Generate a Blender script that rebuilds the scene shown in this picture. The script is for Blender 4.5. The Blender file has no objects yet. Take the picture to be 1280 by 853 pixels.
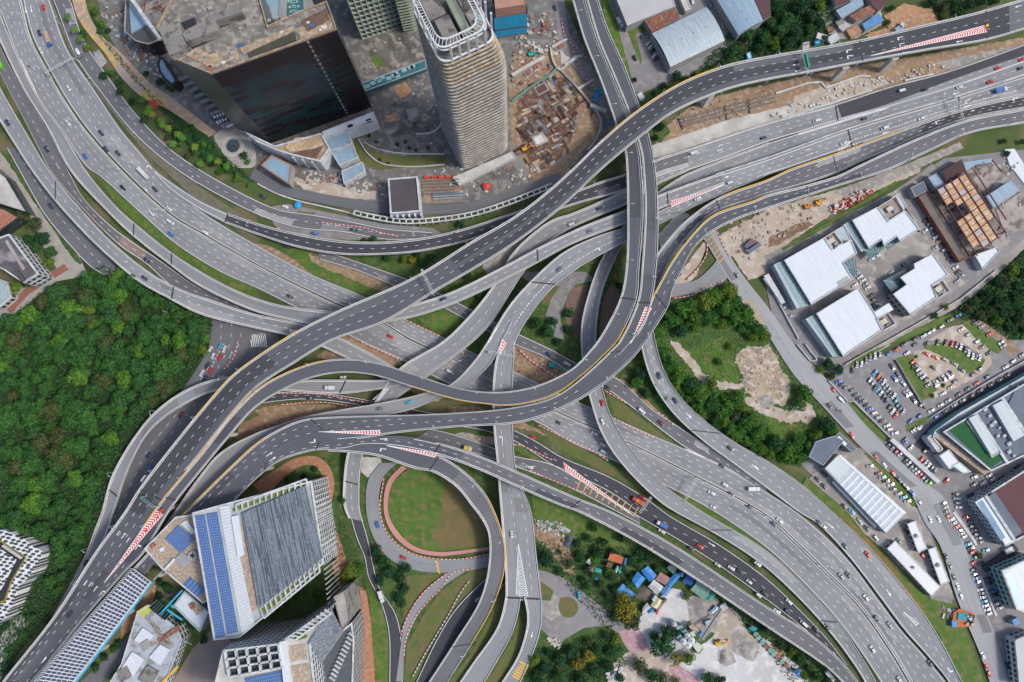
import bpy, bmesh, math, random
from mathutils import Vector, Matrix
R_ = math.radians
random.seed(7)
S = bpy.context.scene
C = S.collection
# ---------------------------------------------------------------- camera
F_PX = 853.33; TILT = R_(6.29); CH = 427.0
cam = bpy.data.cameras.new('camera'); cam.sensor_width = 36.0; cam.lens = 24.0
cam.clip_start = 1.0; cam.clip_end = 8000.0
camo = bpy.data.objects.new('camera', cam); C.objects.link(camo)
camo.location = (0, 0, CH); camo.rotation_euler = (TILT, 0, 0); S.camera = camo
# ---------------------------------------------------------------- light (soft, slightly hazy day)
SUN_EL, SUN_AZ = 50.0, 100.0        # azimuth clockwise from +Y (the top of the picture)
W = bpy.data.worlds.new('World'); S.world = W; W.use_nodes = True
nt = W.node_tree; nt.nodes.clear()
sky = nt.nodes.new('ShaderNodeTexSky'); sky.sky_type = 'NISHITA'; sky.sun_disc = False
sky.sun_elevation = R_(SUN_EL); sky.sun_rotation = R_(SUN_AZ)
sky.air_density = 1.0; sky.dust_density = 3.0
bgn = nt.nodes.new('ShaderNodeBackground'); bgn.inputs[1].default_value = 0.118
wo = nt.nodes.new('ShaderNodeOutputWorld')
nt.links.new(sky.outputs[0], bgn.inputs[0]); nt.links.new(bgn.outputs[0], wo.inputs[0])
sl = bpy.data.lights.new('sun', 'SUN'); sl.energy = 1.75; sl.angle = R_(10); sl.color = (1.0, 0.95, 0.88)
so = bpy.data.objects.new('sun', sl); C.objects.link(so)
_a = R_(SUN_AZ); _e = R_(SUN_EL)
sd = Vector((math.sin(_a)*math.cos(_e), math.cos(_a)*math.cos(_e), math.sin(_e)))
so.rotation_euler = sd.to_track_quat('Z', 'Y').to_euler(); so.location = sd*600
S.view_settings.view_transform = 'Standard'; S.view_settings.look = 'None'
S.view_settings.gamma = 1.0; S.view_settings.use_curve_mapping = False
S.view_settings.exposure = 0.72
try: S.cycles.max_bounces = 4; S.cycles.diffuse_bounces = 2
except Exception: pass

# ---------------------------------------------------------------- surveying: photo pixel (1280x853) at height z -> world
_ct, _st = math.cos(TILT), math.sin(TILT)
def P(px, py, z=0.0):
    x = (px-640)/F_PX; y = -(py-426.5)/F_PX
    wy = y*_ct + _st; wz = y*_st - _ct
    k = (z-CH)/wz
    return Vector((x*k, wy*k, z))
def PX(v):                                   # world -> photo pixel
    dx, dy, dz = v[0], v[1], v[2]-CH
    cy = dy*_ct + dz*_st; cz = -dy*_st + dz*_ct
    return (640 + F_PX*dx/-cz, 426.5 - F_PX*cy/-cz)

# ---------------------------------------------------------------- materials
MATS = {}
def mat(name, c1, c2=None, scale=0.2, rough=0.85, spec=0.3, metal=0.0, detail=6, c3=None, s3=1.5, kind='noise', bump=0.0, lo=.35, hi=.65, ang=0):
    if name in MATS: return MATS[name]
    m = bpy.data.materials.new(name); m.use_nodes = True; n = m.node_tree; N = n.nodes; Lk = n.links
    b = N['Principled BSDF']; b.inputs['Roughness'].default_value = rough
    b.inputs['Specular IOR Level'].default_value = spec; b.inputs['Metallic'].default_value = metal
    if c2 is None: c2 = tuple(v*0.8 for v in c1)
    g = N.new('ShaderNodeNewGeometry') if kind != 'uv' else N.new('ShaderNodeUVMap')
    mp = N.new('ShaderNodeMapping'); Lk.new(g.outputs[0], mp.inputs[0])
    mp.inputs['Rotation'].default_value = (0, 0, ang)
    if kind == 'uv': mp.inputs['Scale'].default_value = (1.0, 0.03, 1)
    if kind == 'streak': mp.vector_type = 'TEXTURE'; mp.inputs['Scale'].default_value = (14, .6, 1)
    t = N.new('ShaderNodeTexNoise'); t.inputs['Scale'].default_value = scale; t.inputs['Detail'].default_value = detail
    t.inputs['Roughness'].default_value = 0.62
    Lk.new(mp.outputs[0], t.inputs['Vector'])
    r = N.new('ShaderNodeValToRGB'); r.color_ramp.elements[0].position = lo; r.color_ramp.elements[1].position = hi
    r.color_ramp.elements[0].color = (*c1, 1); r.color_ramp.elements[1].color = (*c2, 1)
    Lk.new(t.outputs['Fac'], r.inputs['Fac']); out = r.outputs['Color']
    t2 = N.new('ShaderNodeTexNoise'); t2.inputs['Scale'].default_value = s3; t2.inputs['Detail'].default_value = 5
    Lk.new(g.outputs[0] if kind != 'uv' else N.new('ShaderNodeNewGeometry').outputs[0], t2.inputs['Vector'])
    if c3 is not None:
        r2 = N.new('ShaderNodeValToRGB'); r2.color_ramp.elements[0].position = .5; r2.color_ramp.elements[1].position = .62
        r2.color_ramp.elements[0].color = (0, 0, 0, 1); r2.color_ramp.elements[1].color = (1, 1, 1, 1)
        Lk.new(t2.outputs['Fac'], r2.inputs['Fac'])
        mx = N.new('ShaderNodeMixRGB'); Lk.new(r2.outputs['Color'], mx.inputs[0]); Lk.new(out, mx.inputs[1]); mx.inputs[2].default_value = (*c3, 1)
        out = mx.outputs[0]
    else:
        mx = N.new('ShaderNodeMixRGB'); mx.blend_type = 'MULTIPLY'; mx.inputs[0].default_value = 0.35
        Lk.new(out, mx.inputs[1])
        r2 = N.new('ShaderNodeValToRGB'); r2.color_ramp.elements[0].position = .3; r2.color_ramp.elements[1].position = .7
        r2.color_ramp.elements[0].color = (.55, .55, .55, 1); Lk.new(t2.outputs['Fac'], r2.inputs['Fac']); Lk.new(r2.outputs['Color'], mx.inputs[2])
        out = mx.outputs[0]
    if kind == 'stripe':        # ribbed sheet
        w = N.new('ShaderNodeTexWave'); w.inputs['Scale'].default_value = 0.7; w.inputs['Distortion'].default_value = 0.1
        Lk.new(mp.outputs[0], w.inputs['Vector'])
        mx2 = N.new('ShaderNodeMixRGB'); mx2.blend_type = 'MULTIPLY'; mx2.inputs[0].default_value = 0.3
        Lk.new(out, mx2.inputs[1]); Lk.new(w.outputs['Color'], mx2.inputs[2]); out = mx2.outputs[0]
    Lk.new(out, b.inputs['Base Color'])
    if bump:
        bp = N.new('ShaderNodeBump'); bp.inputs['Strength'].default_value = bump; bp.inputs['Distance'].default_value = 0.5
        Lk.new(t2.outputs['Fac'], bp.inputs['Height']); Lk.new(bp.outputs[0], b.inputs['Normal'])
    MATS[name] = m; return m
def asphalt(name, base, amp=0.42):
    """worn asphalt: stretched streaks along the road (uv: x = metres across, y = metres along), patches, wheel tracks"""
    if name in MATS: return MATS[name]
    m = bpy.data.materials.new(name); m.use_nodes = True; N = m.node_tree.nodes; Lk = m.node_tree.links
    b = N['Principled BSDF']; b.inputs['Roughness'].default_value = 0.8; b.inputs['Specular IOR Level'].default_value = 0.25
    uv = N.new('ShaderNodeUVMap'); mp = N.new('ShaderNodeMapping'); mp.inputs['Scale'].default_value = (1.3, 0.02, 1)
    Lk.new(uv.outputs[0], mp.inputs[0])
    t = N.new('ShaderNodeTexNoise'); t.inputs['Scale'].default_value = 1.0; t.inputs['Detail'].default_value = 5; Lk.new(mp.outputs[0], t.inputs['Vector'])
    g = N.new('ShaderNodeNewGeometry')
    t2 = N.new('ShaderNodeTexNoise'); t2.inputs['Scale'].default_value = 0.035; t2.inputs['Detail'].default_value = 7; Lk.new(g.outputs['Position'], t2.inputs['Vector'])
    t3 = N.new('ShaderNodeTexNoise'); t3.inputs['Scale'].default_value = 1.2; t3.inputs['Detail'].default_value = 4; Lk.new(g.outputs['Position'], t3.inputs['Vector'])
    w = N.new('ShaderNodeTexWave'); w.inputs['Scale'].default_value = 0.18; w.inputs['Distortion'].default_value = 2.5; w.inputs['Detail Scale'].default_value = .2; Lk.new(uv.outputs[0], w.inputs['Vector'])
    def mul(a, bb, k):
        x = N.new('ShaderNodeMath'); x.operation = 'MULTIPLY_ADD'; Lk.new(a, x.inputs[0]); x.inputs[1].default_value = k
        if isinstance(bb, float): x.inputs[2].default_value = bb
        else: Lk.new(bb, x.inputs[2])
        return x.outputs[0]
    v = mul(t.outputs['Fac'], 1.0-amp*1.75, amp*1.6)
    v = mul(t2.outputs['Fac'], v, amp*1.1); v = mul(t3.outputs['Fac'], v, amp*0.45); v = mul(w.outputs['Fac'], v, amp*0.2)
    mx = N.new('ShaderNodeVectorMath'); mx.operation = 'SCALE'
    mx.inputs[0].default_value = base; Lk.new(v, mx.inputs['Scale'])
    Lk.new(mx.outputs[0], b.inputs['Base Color']); MATS[name] = m; return m
ASP_DARK = asphalt('asphalt_dark', (.048, .050, .061))
ASP_NEW = asphalt('asphalt_new', (.082, .087, .102))
ASP_OLD = asphalt('asphalt_old', (.205, .212, .224))
ASP_MID = asphalt('asphalt_mid', (.118, .120, .132))
ASP_RED = asphalt('asphalt_reddish', (.22, .175, .165))
PINK = asphalt('pink_surface', (.42, .20, .18))
WHITE = mat('white_paint', (.85, .85, .84), (.70, .70, .69), .8)
PARA = mat('parapet_concrete', (.52, .52, .51), (.38, .38, .37), .15)
CONC = mat('concrete', (.36, .35, .33), (.22, .21, .20), .12)
CONC_L = mat('pale_concrete', (.50, .49, .46), (.33, .32, .30), .1)
CONC_D = mat('stained_concrete', (.15, .145, .135), (.24, .225, .205), .1, c3=(.08, .08, .08), s3=.2)
YEL = mat('yellow_paint', (.72, .42, .03), (.60, .34, .03), .8)
YELD = mat('faded_yellow_paint', (.50, .32, .05), (.38, .27, .08), .8)
RED = mat('red_paint', (.62, .06, .04), (.45, .05, .04), .9)
JOINT = mat('joint_rubber', (.035, .035, .04), (.05, .05, .055), .5)
STEEL = mat('galvanised_steel', (.45, .48, .48), (.34, .36, .37), .5, rough=.5)
TEALST = mat('teal_steel', (.16, .27, .28), (.20, .33, .34), .5, rough=.5)
GLASS = mat('dark_glass', (.02, .03, .04), (.035, .05, .06), .3, rough=.15, spec=.6)

# ---------------------------------------------------------------- mesh helpers
class MB:
    def __init__(s): s.v = []; s.f = []; s.mi = []; s.uv = []
    def add(s, vs, fs, m=0, uvs=None):
        o = len(s.v); s.v += [tuple(v) for v in vs]
        for k, f in enumerate(fs):
            s.f.append(tuple(i+o for i in f)); s.mi.append(m)
            s.uv.append([uvs[i] for i in f] if uvs else None)
    def quad(s, a, b, c, d, m=0, uvs=None): s.add([a, b, c, d], [(0, 1, 2, 3)], m, uvs)
    def poly(s, pts, m=0): s.add(pts, [tuple(range(len(pts)))], m)
    def prism(s, top, zb, m=0, mtop=None, cap=True, bottom=None):   # top: list of Vectors (ccw seen from above), zb: height of the foot
        n = len(top); bt = bottom or [Vector((p[0], p[1], zb)) for p in top]
        s.add(list(bt)+list(top), [(i, (i+1) % n, n+(i+1) % n, n+i) for i in range(n)], m)
        if cap: s.add(list(top), [tuple(range(n))], m if mtop is None else mtop)
    def box(s, c, sx, sy, sz, rz=0.0, m=0):                       # c = centre of the foot
        ca, sa = math.cos(rz), math.sin(rz); q = []
        for (a, b) in ((-1, -1), (1, -1), (1, 1), (-1, 1)):
            x, y = a*sx/2, b*sy/2; q.append((c[0]+x*ca-y*sa, c[1]+x*sa+y*ca))
        vs = [(x, y, c[2]) for x, y in q]+[(x, y, c[2]+sz) for x, y in q]
        s.add(vs, [(3, 2, 1, 0), (4, 5, 6, 7), (0, 1, 5, 4), (1, 2, 6, 5), (2, 3, 7, 6), (3, 0, 4, 7)], m)
    def bar(s, a, b, w, h=None, m=0):                              # a beam from a to b
        a = Vector(a); b = Vector(b); h = h or w; d = (b-a)
        if d.length < 1e-5: return
        d.normalize(); up = Vector((0, 0, 1)) if abs(d.z) < .95 else Vector((0, 1, 0))
        r = d.cross(up).normalized()*(w/2); u = r.cross(d).normalized()*(h/2)
        vs = [a-r-u, a+r-u, a+r+u, a-r+u, b-r-u, b+r-u, b+r+u, b-r+u]
        s.add(vs, [(0, 1, 2, 3), (7, 6, 5, 4), (0, 4, 5, 1), (1, 5, 6, 2), (2, 6, 7, 3), (3, 7, 4, 0)], m)
    def cyl(s, c, r, h, n=12, m=0, r2=None, cap=True):
        r2 = r if r2 is None else r2
        vs = [(c[0]+r*math.cos(2*math.pi*i/n), c[1]+r*math.sin(2*math.pi*i/n), c[2]) for i in range(n)]
        vs += [(c[0]+r2*math.cos(2*math.pi*i/n), c[1]+r2*math.sin(2*math.pi*i/n), c[2]+h) for i in range(n)]
        fs = [(i, (i+1) % n, n+(i+1) % n, n+i) for i in range(n)]
        if cap: fs += [tuple(range(n, 2*n)), tuple(reversed(range(n)))]
        s.add(vs, fs, m)
    def build(s, name, mats, parent=None, smooth=False):
        if not s.v: return None
        me = bpy.data.meshes.new(name); off = Vector((0, 0, 0))
        if parent is not None: off = Vector(parent.get('_o', (0, 0, 0)))
        me.from_pydata([(v[0]-off.x, v[1]-off.y, v[2]-off.z) for v in s.v], [], s.f)
        if not isinstance(mats, (list, tuple)): mats = [mats]
        for m in mats: me.materials.append(m)
        me.polygons.foreach_set('material_index', s.mi)
        if any(u is not None for u in s.uv):
            l = me.uv_layers.new(name='UVMap'); k = 0
            for u in s.uv:
                pass
            flat = []
            for f, u in zip(s.f, s.uv):
                for j in range(len(f)): flat += list(u[j]) if u else [0.0, 0.0]
            l.data.foreach_set('uv', flat)
        if smooth: me.polygons.foreach_set('use_smooth', [True]*len(me.polygons))
        me.validate(); me.update()
        o = bpy.data.objects.new(name, me); C.objects.link(o)
        if parent is not None: o.parent = parent
        return o
ROOTS = []
def thing(name, label, cat, loc=(0, 0, 0), group=None, rz=0.0, local=False):
    o = bpy.data.objects.new(name, None); C.objects.link(o); o.location = loc; o.rotation_euler = (0, 0, rz); o.empty_display_size = .5
    o['label'] = label; o['category'] = cat
    if group: o['group'] = group
    if not local: o['_o'] = tuple(loc)
    ROOTS.append(o); return o
def tag(o, label, cat, group=None):
    o['label'] = label; o['category'] = cat
    if group: o['group'] = group
    ROOTS.append(o); return o
def struct(o, label=None):
    o['kind'] = 'structure'
    if label: o['label'] = label
    return o
def ccw(pts):
    a = sum(pts[i][0]*pts[(i+1) % len(pts)][1]-pts[(i+1) % len(pts)][0]*pts[i][1] for i in range(len(pts)))
    return list(pts) if a > 0 else list(reversed(pts))
def cr(pts, n=None, step=3.0):            # Catmull-Rom through points, resampled by arc length
    p = [Vector((a[0], a[1])) for a in pts]
    p = [p[0]*2-p[1]]+p+[p[-1]*2-p[-2]]; out = []
    for i in range(1, len(p)-2):
        a, b, c, d = p[i-1], p[i], p[i+1], p[i+2]
        t0, t1 = 0, max((b-a).length, 1e-3)**.5; t2 = t1+max((c-b).length, 1e-3)**.5; t3 = t2+max((d-c).length, 1e-3)**.5
        K = 8
        for k in range(K):
            t = t1+(t2-t1)*k/K
            A1 = a*((t1-t)/(t1-t0))+b*((t-t0)/(t1-t0)); A2 = b*((t2-t)/(t2-t1))+c*((t-t1)/(t2-t1)); A3 = c*((t3-t)/(t3-t2))+d*((t-t2)/(t3-t2))
            B1 = A1*((t2-t)/(t2-t0))+A2*((t-t0)/(t2-t0)); B2 = A2*((t3-t)/(t3-t1))+A3*((t-t1)/(t3-t1))
            out.append(B1*((t2-t)/(t2-t1))+B2*((t-t1)/(t2-t1)))
    out.append(p[-2])
    s = [0.0]
    for i in range(1, len(out)): s.append(s[-1]+(out[i]-out[i-1]).length)
    if n is None: n = max(4, int(s[-1]/step))
    res = []; j = 0
    for k in range(n+1):
        d = s[-1]*k/n
        while j < len(s)-2 and s[j+1] < d: j += 1
        q = (d-s[j])/max(s[j+1]-s[j], 1e-6); res.append(out[j].lerp(out[j+1], min(max(q, 0), 1)))
    return res
def inpoly(x, y, poly):
    c = False; n = len(poly)
    for i in range(n):
        x1, y1 = poly[i]; x2, y2 = poly[i-1]
        if (y1 > y) != (y2 > y) and x < (x2-x1)*(y-y1)/(y2-y1)+x1: c = not c
    return c
# ================================================================ ROADS
# every road is surveyed by its two edges (photo pixels) and a height profile [(x or y pixel key point, z)] given by nearest edge point
ROADS = {}
class Road: pass
def prof(Lp, Rp, zs):
    """zs: list of (px,py,z) anchors -> z for each sample by arc position"""
    n = len(Lp); mid = [(Lp[i]+Rp[i])/2 for i in range(n)]
    s = [0.0]
    for i in range(1, n): s.append(s[-1]+(mid[i]-mid[i-1]).length)
    an = []
    for (x, y, z) in zs:
        k = min(range(n), key=lambda i: (mid[i].x-x)**2+(mid[i].y-y)**2); an.append((s[k], z))
    an.sort(); out = []
    for d in s:
        if d <= an[0][0]: out.append(an[0][1]); continue
        if d >= an[-1][0]: out.append(an[-1][1]); continue
        for (a, za), (b, zb) in zip(an, an[1:]):
            if a <= d <= b:
                t = (d-a)/max(b-a, 1e-6); t = t*t*(3-2*t); out.append(za+(zb-za)*t); break
    return out, s, mid
_lift = [0.0]
def road(key, L, R, z, m, label, name='flyover', cat='flyover', lanes=2, deck=1.6, para='LR', solid='LR', sh=0.6, dash=True,
         joints=(), elevated=True, yl=(), pier=True, lines=(), linem=None, prange=None, group=None, srange=None, extra_mats=None):
    Ls0 = cr(L); n = len(Ls0)-1; Rs0 = cr(R, n)
    r = Road(); r.key = key; r.L = Ls0; r.R = Rs0
    _lift[0] += 0.012
    if isinstance(z, (int, float)): z = [(L[0][0], L[0][1], z)]
    zz, s, mid = prof(Ls0, Rs0, z); zz = [a+_lift[0] for a in zz]; r.z = zz; r.mid = mid; r.n = n+1
    r.LW = [P(p.x, p.y, zz[i]) for i, p in enumerate(Ls0)]; r.RW = [P(p.x, p.y, zz[i]) for i, p in enumerate(Rs0)]
    r.s = [0.0]
    for i in range(1, n+1): r.s.append(r.s[-1]+((r.LW[i]+r.RW[i])/2-(r.LW[i-1]+r.RW[i-1])/2).length)
    xs = [p.x for p in Ls0+Rs0]; ys = [p.y for p in Ls0+Rs0]; r.bb = (min(xs), min(ys), max(xs), max(ys))
    r.elev = elevated; ROADS[key] = r
    b = MB(); D = deck
    N = n+1
    if elevated:
        vs = []
        for i in range(N):
            a, c = r.LW[i], r.RW[i]; z0 = max(a.z-D, min(a.z-.25, .02)); 
            vs += [a, c, Vector((c.x, c.y, z0+.5 if a.z-z0 > .8 else z0)), Vector(((c.x*.8+a.x*.2), (c.y*.8+a.y*.2), z0)), Vector((a.x*.8+c.x*.2, a.y*.8+c.y*.2, z0)), Vector((a.x, a.y, z0+.5 if a.z-z0 > .8 else z0))]
        uv = []
        for i in range(N):
            w = (r.LW[i]-r.RW[i]).length; uv += [(0, r.s[i]), (w, r.s[i])]+[(0, 0)]*4
        fs_t = [(6*i, 6*i+1, 6*i+7, 6*i+6) for i in range(N-1)]
        b.add(vs, fs_t, 0, uv)
        fo = []
        for i in range(N-1):
            for k in range(1, 6):
                k2 = (k+1) % 6; fo.append((6*i+k, 6*i+k2, 6*i+6+k2, 6*i+6+k))
        fo += [(0, 5, 4, 3, 2, 1), tuple(6*(N-1)+q for q in (0, 1, 2, 3, 4, 5))]
        b.add(vs, fo, 1)
    else:
        vs = []; uv = []
        for i in range(N):
            w = (r.LW[i]-r.RW[i]).length; vs += [r.LW[i], r.RW[i]]; uv += [(0, r.s[i]), (w, r.s[i])]
        b.add(vs, [(2*i, 2*i+1, 2*i+3, 2*i+2) for i in range(N-1)], 0, uv)
    if elevated:
        i0 = N//2; root = thing(name, label, cat, (r.LW[i0].x, r.LW[i0].y, 0), group)
        b.build('deck', [m, CONC], root)
    else:
        root = b.build('road', m); struct(root, label)
    r.root = root; mk = MB(); ym = MB(); jm = MB()
    r.dirs = []
    for i in range(N):
        a, c = max(0, i-1), min(N-1, i+1); d = (r.LW[c]+r.RW[c]-r.LW[a]-r.RW[a]); r.dirs.append(Vector((d.x, d.y, 0)).normalized())
    # parapets
    def inr(i, rg):
        return rg is None or any(a <= i/(N-1) <= b2 for a, b2 in rg)
    pr = prange or {}
    for side in para:
        E = r.LW if side == 'L' else r.RW; O = r.RW if side == 'L' else r.LW
        pb = MB(); rg = pr.get(side); hgt = .95
        for i in range(N-1):
            if not (inr(i, rg) and inr(i+1, rg)): continue
            u0 = (O[i]-E[i]).normalized()*.42; u1 = (O[i+1]-E[i+1]).normalized()*.42; H = Vector((0, 0, hgt)); B_ = Vector((0, 0, -.35))
            e0, e1 = E[i]-u0*.1, E[i+1]-u1*.1
            pb.quad(e0+H, e1+H, e1+u1+H, e0+u0+H); pb.quad(e0+B_, e1+B_, e1+H, e0+H); pb.quad(e0+u0+H, e1+u1+H, E[i+1]+u1*1.4, E[i]+u0*1.4)
        pb.build('parapet', PARA, root)
    # painted lines
    def line(mb, fn, w, i0, i1, up=.03):
        for i in range(i0, i1):
            a = r.LW[i].lerp(r.RW[i], fn(i)); c = r.LW[i+1].lerp(r.RW[i+1], fn(i+1))
            ww0 = (r.RW[i]-r.LW[i]).normalized()*w/2; ww1 = (r.RW[i+1]-r.LW[i+1]).normalized()*w/2; U = Vector((0, 0, up))
            mb.quad(a-ww0+U, c-ww1+U, c+ww1+U, a+ww0+U)
    wid = [max((r.LW[i]-r.RW[i]).length, .1) for i in range(N)]
    sr = srange or {}
    for side in solid:
        off = sh+.5 if elevated else sh
        rg = sr.get(side)
        f = (lambda i: off/wid[i]) if side == 'L' else (lambda i: 1-off/wid[i])
        for i in range(N-1):
            if inr(i, rg) and wid[i] > 2.5*off: line(mk, f, .26, i, i+1)
    def at(d):
        lo = 0
        while lo < N-2 and r.s[lo+1] < d: lo += 1
        t = (d-r.s[lo])/max(r.s[lo+1]-r.s[lo], 1e-6); return lo, t
    def dashes(mb, frac, per=7.0, ln=2.4, w=.18, rg=None):
        d = random.random()*per
        while d+ln < r.s[-1]:
            i, t = at(d); j, u = at(d+ln)
            if inr(i, rg):
                f = frac(i) if callable(frac) else frac
                a = r.LW[i].lerp(r.LW[i+1], t).lerp(r.RW[i].lerp(r.RW[i+1], t), f); c = r.LW[j].lerp(r.LW[j+1], u).lerp(r.RW[j].lerp(r.RW[j+1], u), f)
                q = (c-a); q = Vector((-q.y, q.x, 0)).normalized()*w/2; U = Vector((0, 0, .03))
                mb.quad(a-q+U, c-q+U, c+q+U, a+q+U)
            d += per
    off = sh+.5 if elevated else sh
    if dash and lanes > 1:
        for k in range(1, lanes):
            dashes(mk if linem != 'Y' else ym, (lambda i, k=k: (off+(wid[i]-2*off)*k/lanes)/wid[i]))
    for (kind, f, a, c) in lines:          # extra lines: kind, lateral fraction, from, to
        if kind == 'y': 
            for i in range(N-1):
                if a <= i/(N-1) <= c: line(ym, lambda i: f, .5, i, i+1, .035)
        elif kind == 'p':                    # yellow painted parapet top
            for i in range(N-1):
                if a <= i/(N-1) <= c: line(ym, (lambda i: (.2/wid[i]) if f == 0 else 1-.2/wid[i]), .55, i, i+1, .99)
        elif kind == 's':
            for i in range(N-1):
                if a <= i/(N-1) <= c: line(mk, lambda i: f, .3, i, i+1)
        elif kind == 'b':                    # dotted block line
            dashes(mk, f, 2.2, 1.1, .3, [(a, c)])
        elif kind == 'D': dashes(mk, f, rg=[(a, c)])
    mk.build('lane_marking', WHITE, root); ym.build('yellow_line', YEL, root)
    for (x, y) in joints:
        i = min(range(N), key=lambda i: (mid[i].x-x)**2+(mid[i].y-y)**2); d = r.dirs[i]*.55; U = Vector((0, 0, .04))
        j = MB(); a, c = r.LW[i], r.RW[i]; j.quad(a-d+U, a+d+U, c+d+U, c-d+U); j.build('expansion_joint', JOINT, root)
    r.wid = wid; r.pier = pier
    return r
def ontop(px, py, below=1e9, skip=()):
    best = None
    for k, r in ROADS.items():
        if k in skip or not (r.bb[0] <= px <= r.bb[2] and r.bb[1] <= py <= r.bb[3]): continue
        q = Vector((px, py)); i = min(range(r.n), key=lambda i: (r.mid[i]-q).length_squared)
        i = min(max(i, 0), r.n-2)
        for j in (i-1, i, i+1):
            if 0 <= j < r.n-1 and inpoly(px, py, [r.L[j], r.L[j+1], r.R[j+1], r.R[j]]):
                z = r.z[j]
                if z < below and (best is None or z > best[1]): best = (r, z, j)
                break
    return best

# ---- right-hand city highway, upper carriageway and its branches
road('HWA', [(1290,53),(1185,90),(1110,110),(1042,132),(960,154),(905,172),(855,189)], [(1290,74),(1185,111),(1107,135),(1050,150),(998,166),(960,177.5),(905,198),(862,213)],
     [(1290,63,.6),(1042,141,.8),(860,200,3)], ASP_OLD, 'highway slip carriageway along the construction strip at the right of the picture', 'road', lanes=3, elevated=False, para='L', joints=[(1045,141)])
road('HWAD', [(1290,52),(1185,89),(1110,109),(1046,131)], [(1290,66),(1200,96),(1107,131),(1052,147)], [(1290,60,.65),(1042,140,.84)], ASP_DARK, 'freshly resurfaced black lane of the upper right highway', 'road', lanes=1, elevated=False, para='', solid='')
road('HWB0', [(1290,73),(1185,110),(1107,134),(1050,151),(998,167),(960,179)], [(1290,90),(1195,120.5),(1060,161),(960,197)],
     .6, ASP_OLD, 'inner carriageway of the right highway', 'road', lanes=2, elevated=False, para='R', solid='LR')
road('HWC', [(1290,92),(1195,122.5),(1060,162.5),(960,198.5),(915,213),(895,219.5)], [(1290,117),(1200,138),(1110,169),(1046,190),(987.5,210),(959,219),(905,241)],
     [(1290,100,.7),(1060,175,2),(900,232,9)], ASP_OLD, 'lower carriageway of the right highway with a chevron gore', name='flyover', cat='highway viaduct', lanes=3, para='', pier=False, solid='LR', lines=[('b',.66,.05,.6)], joints=[(1062,174),(1197,130)])
road('K', [(860,187),(820,200),(784,217),(747,229),(700,247),(640,267),(570,289),(520,299),(470,303),(420,300.5),(362,290),(320,279),(285,267)],
     [(860,206),(821,218),(784,237),(715,257),(640,283),(592,299),(570,305.5),(520,315.5),(470,319),(420,318),(370,309),(320,293),(281,279)],
     [(860,197,3),(784,227,5),(640,275,8),(520,307,8),(370,300,5),(285,273,1.2)], ASP_DARK, 'long curved dark asphalt flyover in front of the shopping centre', lanes=2, joints=[(567,297)])
road('K2', [(285,267),(250,250.5),(215,228),(195,213),(170,186),(152,164)], [(281,279),(245,260),(212,237),(192,216),(168,189),(151,167)], [(285,273,1.2),(160,175,.3)], ASP_OLD,
     'grey slip ramp rising from the main highway to the dark curved flyover', name='ramp', cat='slip ramp', lanes=1, deck=.6, para='', prange={'L': [(0,1)]}, pier=False, joints=[(283,273)])
road('P', [(860,206),(821,219),(784,237),(715,267),(690,275.5),(665,293),(640,318),(620,352),(595,385.5),(555,426),(500.6,460),(468,504),(445,540),(434,569),(430,600),(430,631.6),(436,648)],
     [(862,213),(821,232),(784,255.5),(740,274),(702,293),(676,315),(655,340),(640,363),(615,403),(593,426),(538,468.6),(490.5,504),(465,540),(453,570),(449,606.6),(450,640),(454,652)],
     [(860,210,3),(784,246,3.5),(690,285,4),(620,370,6.5),(550,450,7),(478,504,6.5),(445,565,6),(440,640,1)], ASP_OLD, 'old grey flyover curving down across the main highway to the loop', lanes=2, joints=[(440,604)])
road('P2', [(436,640),(445,672),(455,697),(460,722),(475,752),(485,790),(486,852),(486,870)], [(450,640),(460,672),(467,705),(475,735),(495,767),(502,795),(504,852),(504,870)],
     .1, ASP_DARK, 'black asphalt road running down beside the brick path', 'road', elevated=False, para='', lanes=1)
road('HX', [(960,179),(900,201),(850,222),(805,255),(775,288),(754,320),(740,353),(727.5,400),(726,425),(729,460),(736.5,496),(753,544),(780.4,584),(820.6,624),(837,636),(900,671),(960,712),(1035,788),(1077,846),(1085,862)],
     [(960,197),(922,212),(880,232),(840,255),(805,282),(780,305),(765,333),(752,368),(746,403),(745,425),(747,460),(753,486),(763,519),(790.5,564),(833,609),(872,636),(960,690),(1010,737),(1055,788),(1094,852),(1100,865)],
     [(960,188,.6),(850,235,1),(780,300,1.4),(742,370,4),(738,440,7),(760,520,7.5),(810,590,7),(880,655,4),(960,702,1.5),(1040,785,.7)], ASP_OLD, 'old two lane ramp sweeping over the main highway to the lower right', name='flyover', lanes=2, joints=[(900,668),(1042,772)])
road('L2', [(905,216),(890,220.5),(821,245.5),(784,262),(727.5,284),(667.5,313),(640,328),(570,363),(535,375.5),(480,388),(412,389),(357.5,383),(320,373),(275,353),(219,319),(172,282),(145,258),(107,213),(75,160),(50,127),(22,72),(0,18),(-10,-10)],
     [(905,230),(838,256),(784,279),(715,305.5),(675,327),(640,345.5),(570,379),(515,397),(470,404),(430,407),(387,405.5),(360,400),(320,390),(250,358),(211,330),(164,293),(130,260),(88,213),(60,160),(30,112),(0,50),(-18,10)],
     [(905,222,9),(800,262,11.5),(640,337,11.5),(500,393,11.5),(412,398,9),(320,381,7),(172,287,4),(50,120,2.5),(0,35,2)], ASP_OLD, 'long old flyover passing under the dark one and beside the grass strip', lanes=2, joints=[(671,320),(835,250),(215,325),(168,287)], dash=False, lines=[('D',.5,0,.45)])
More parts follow.
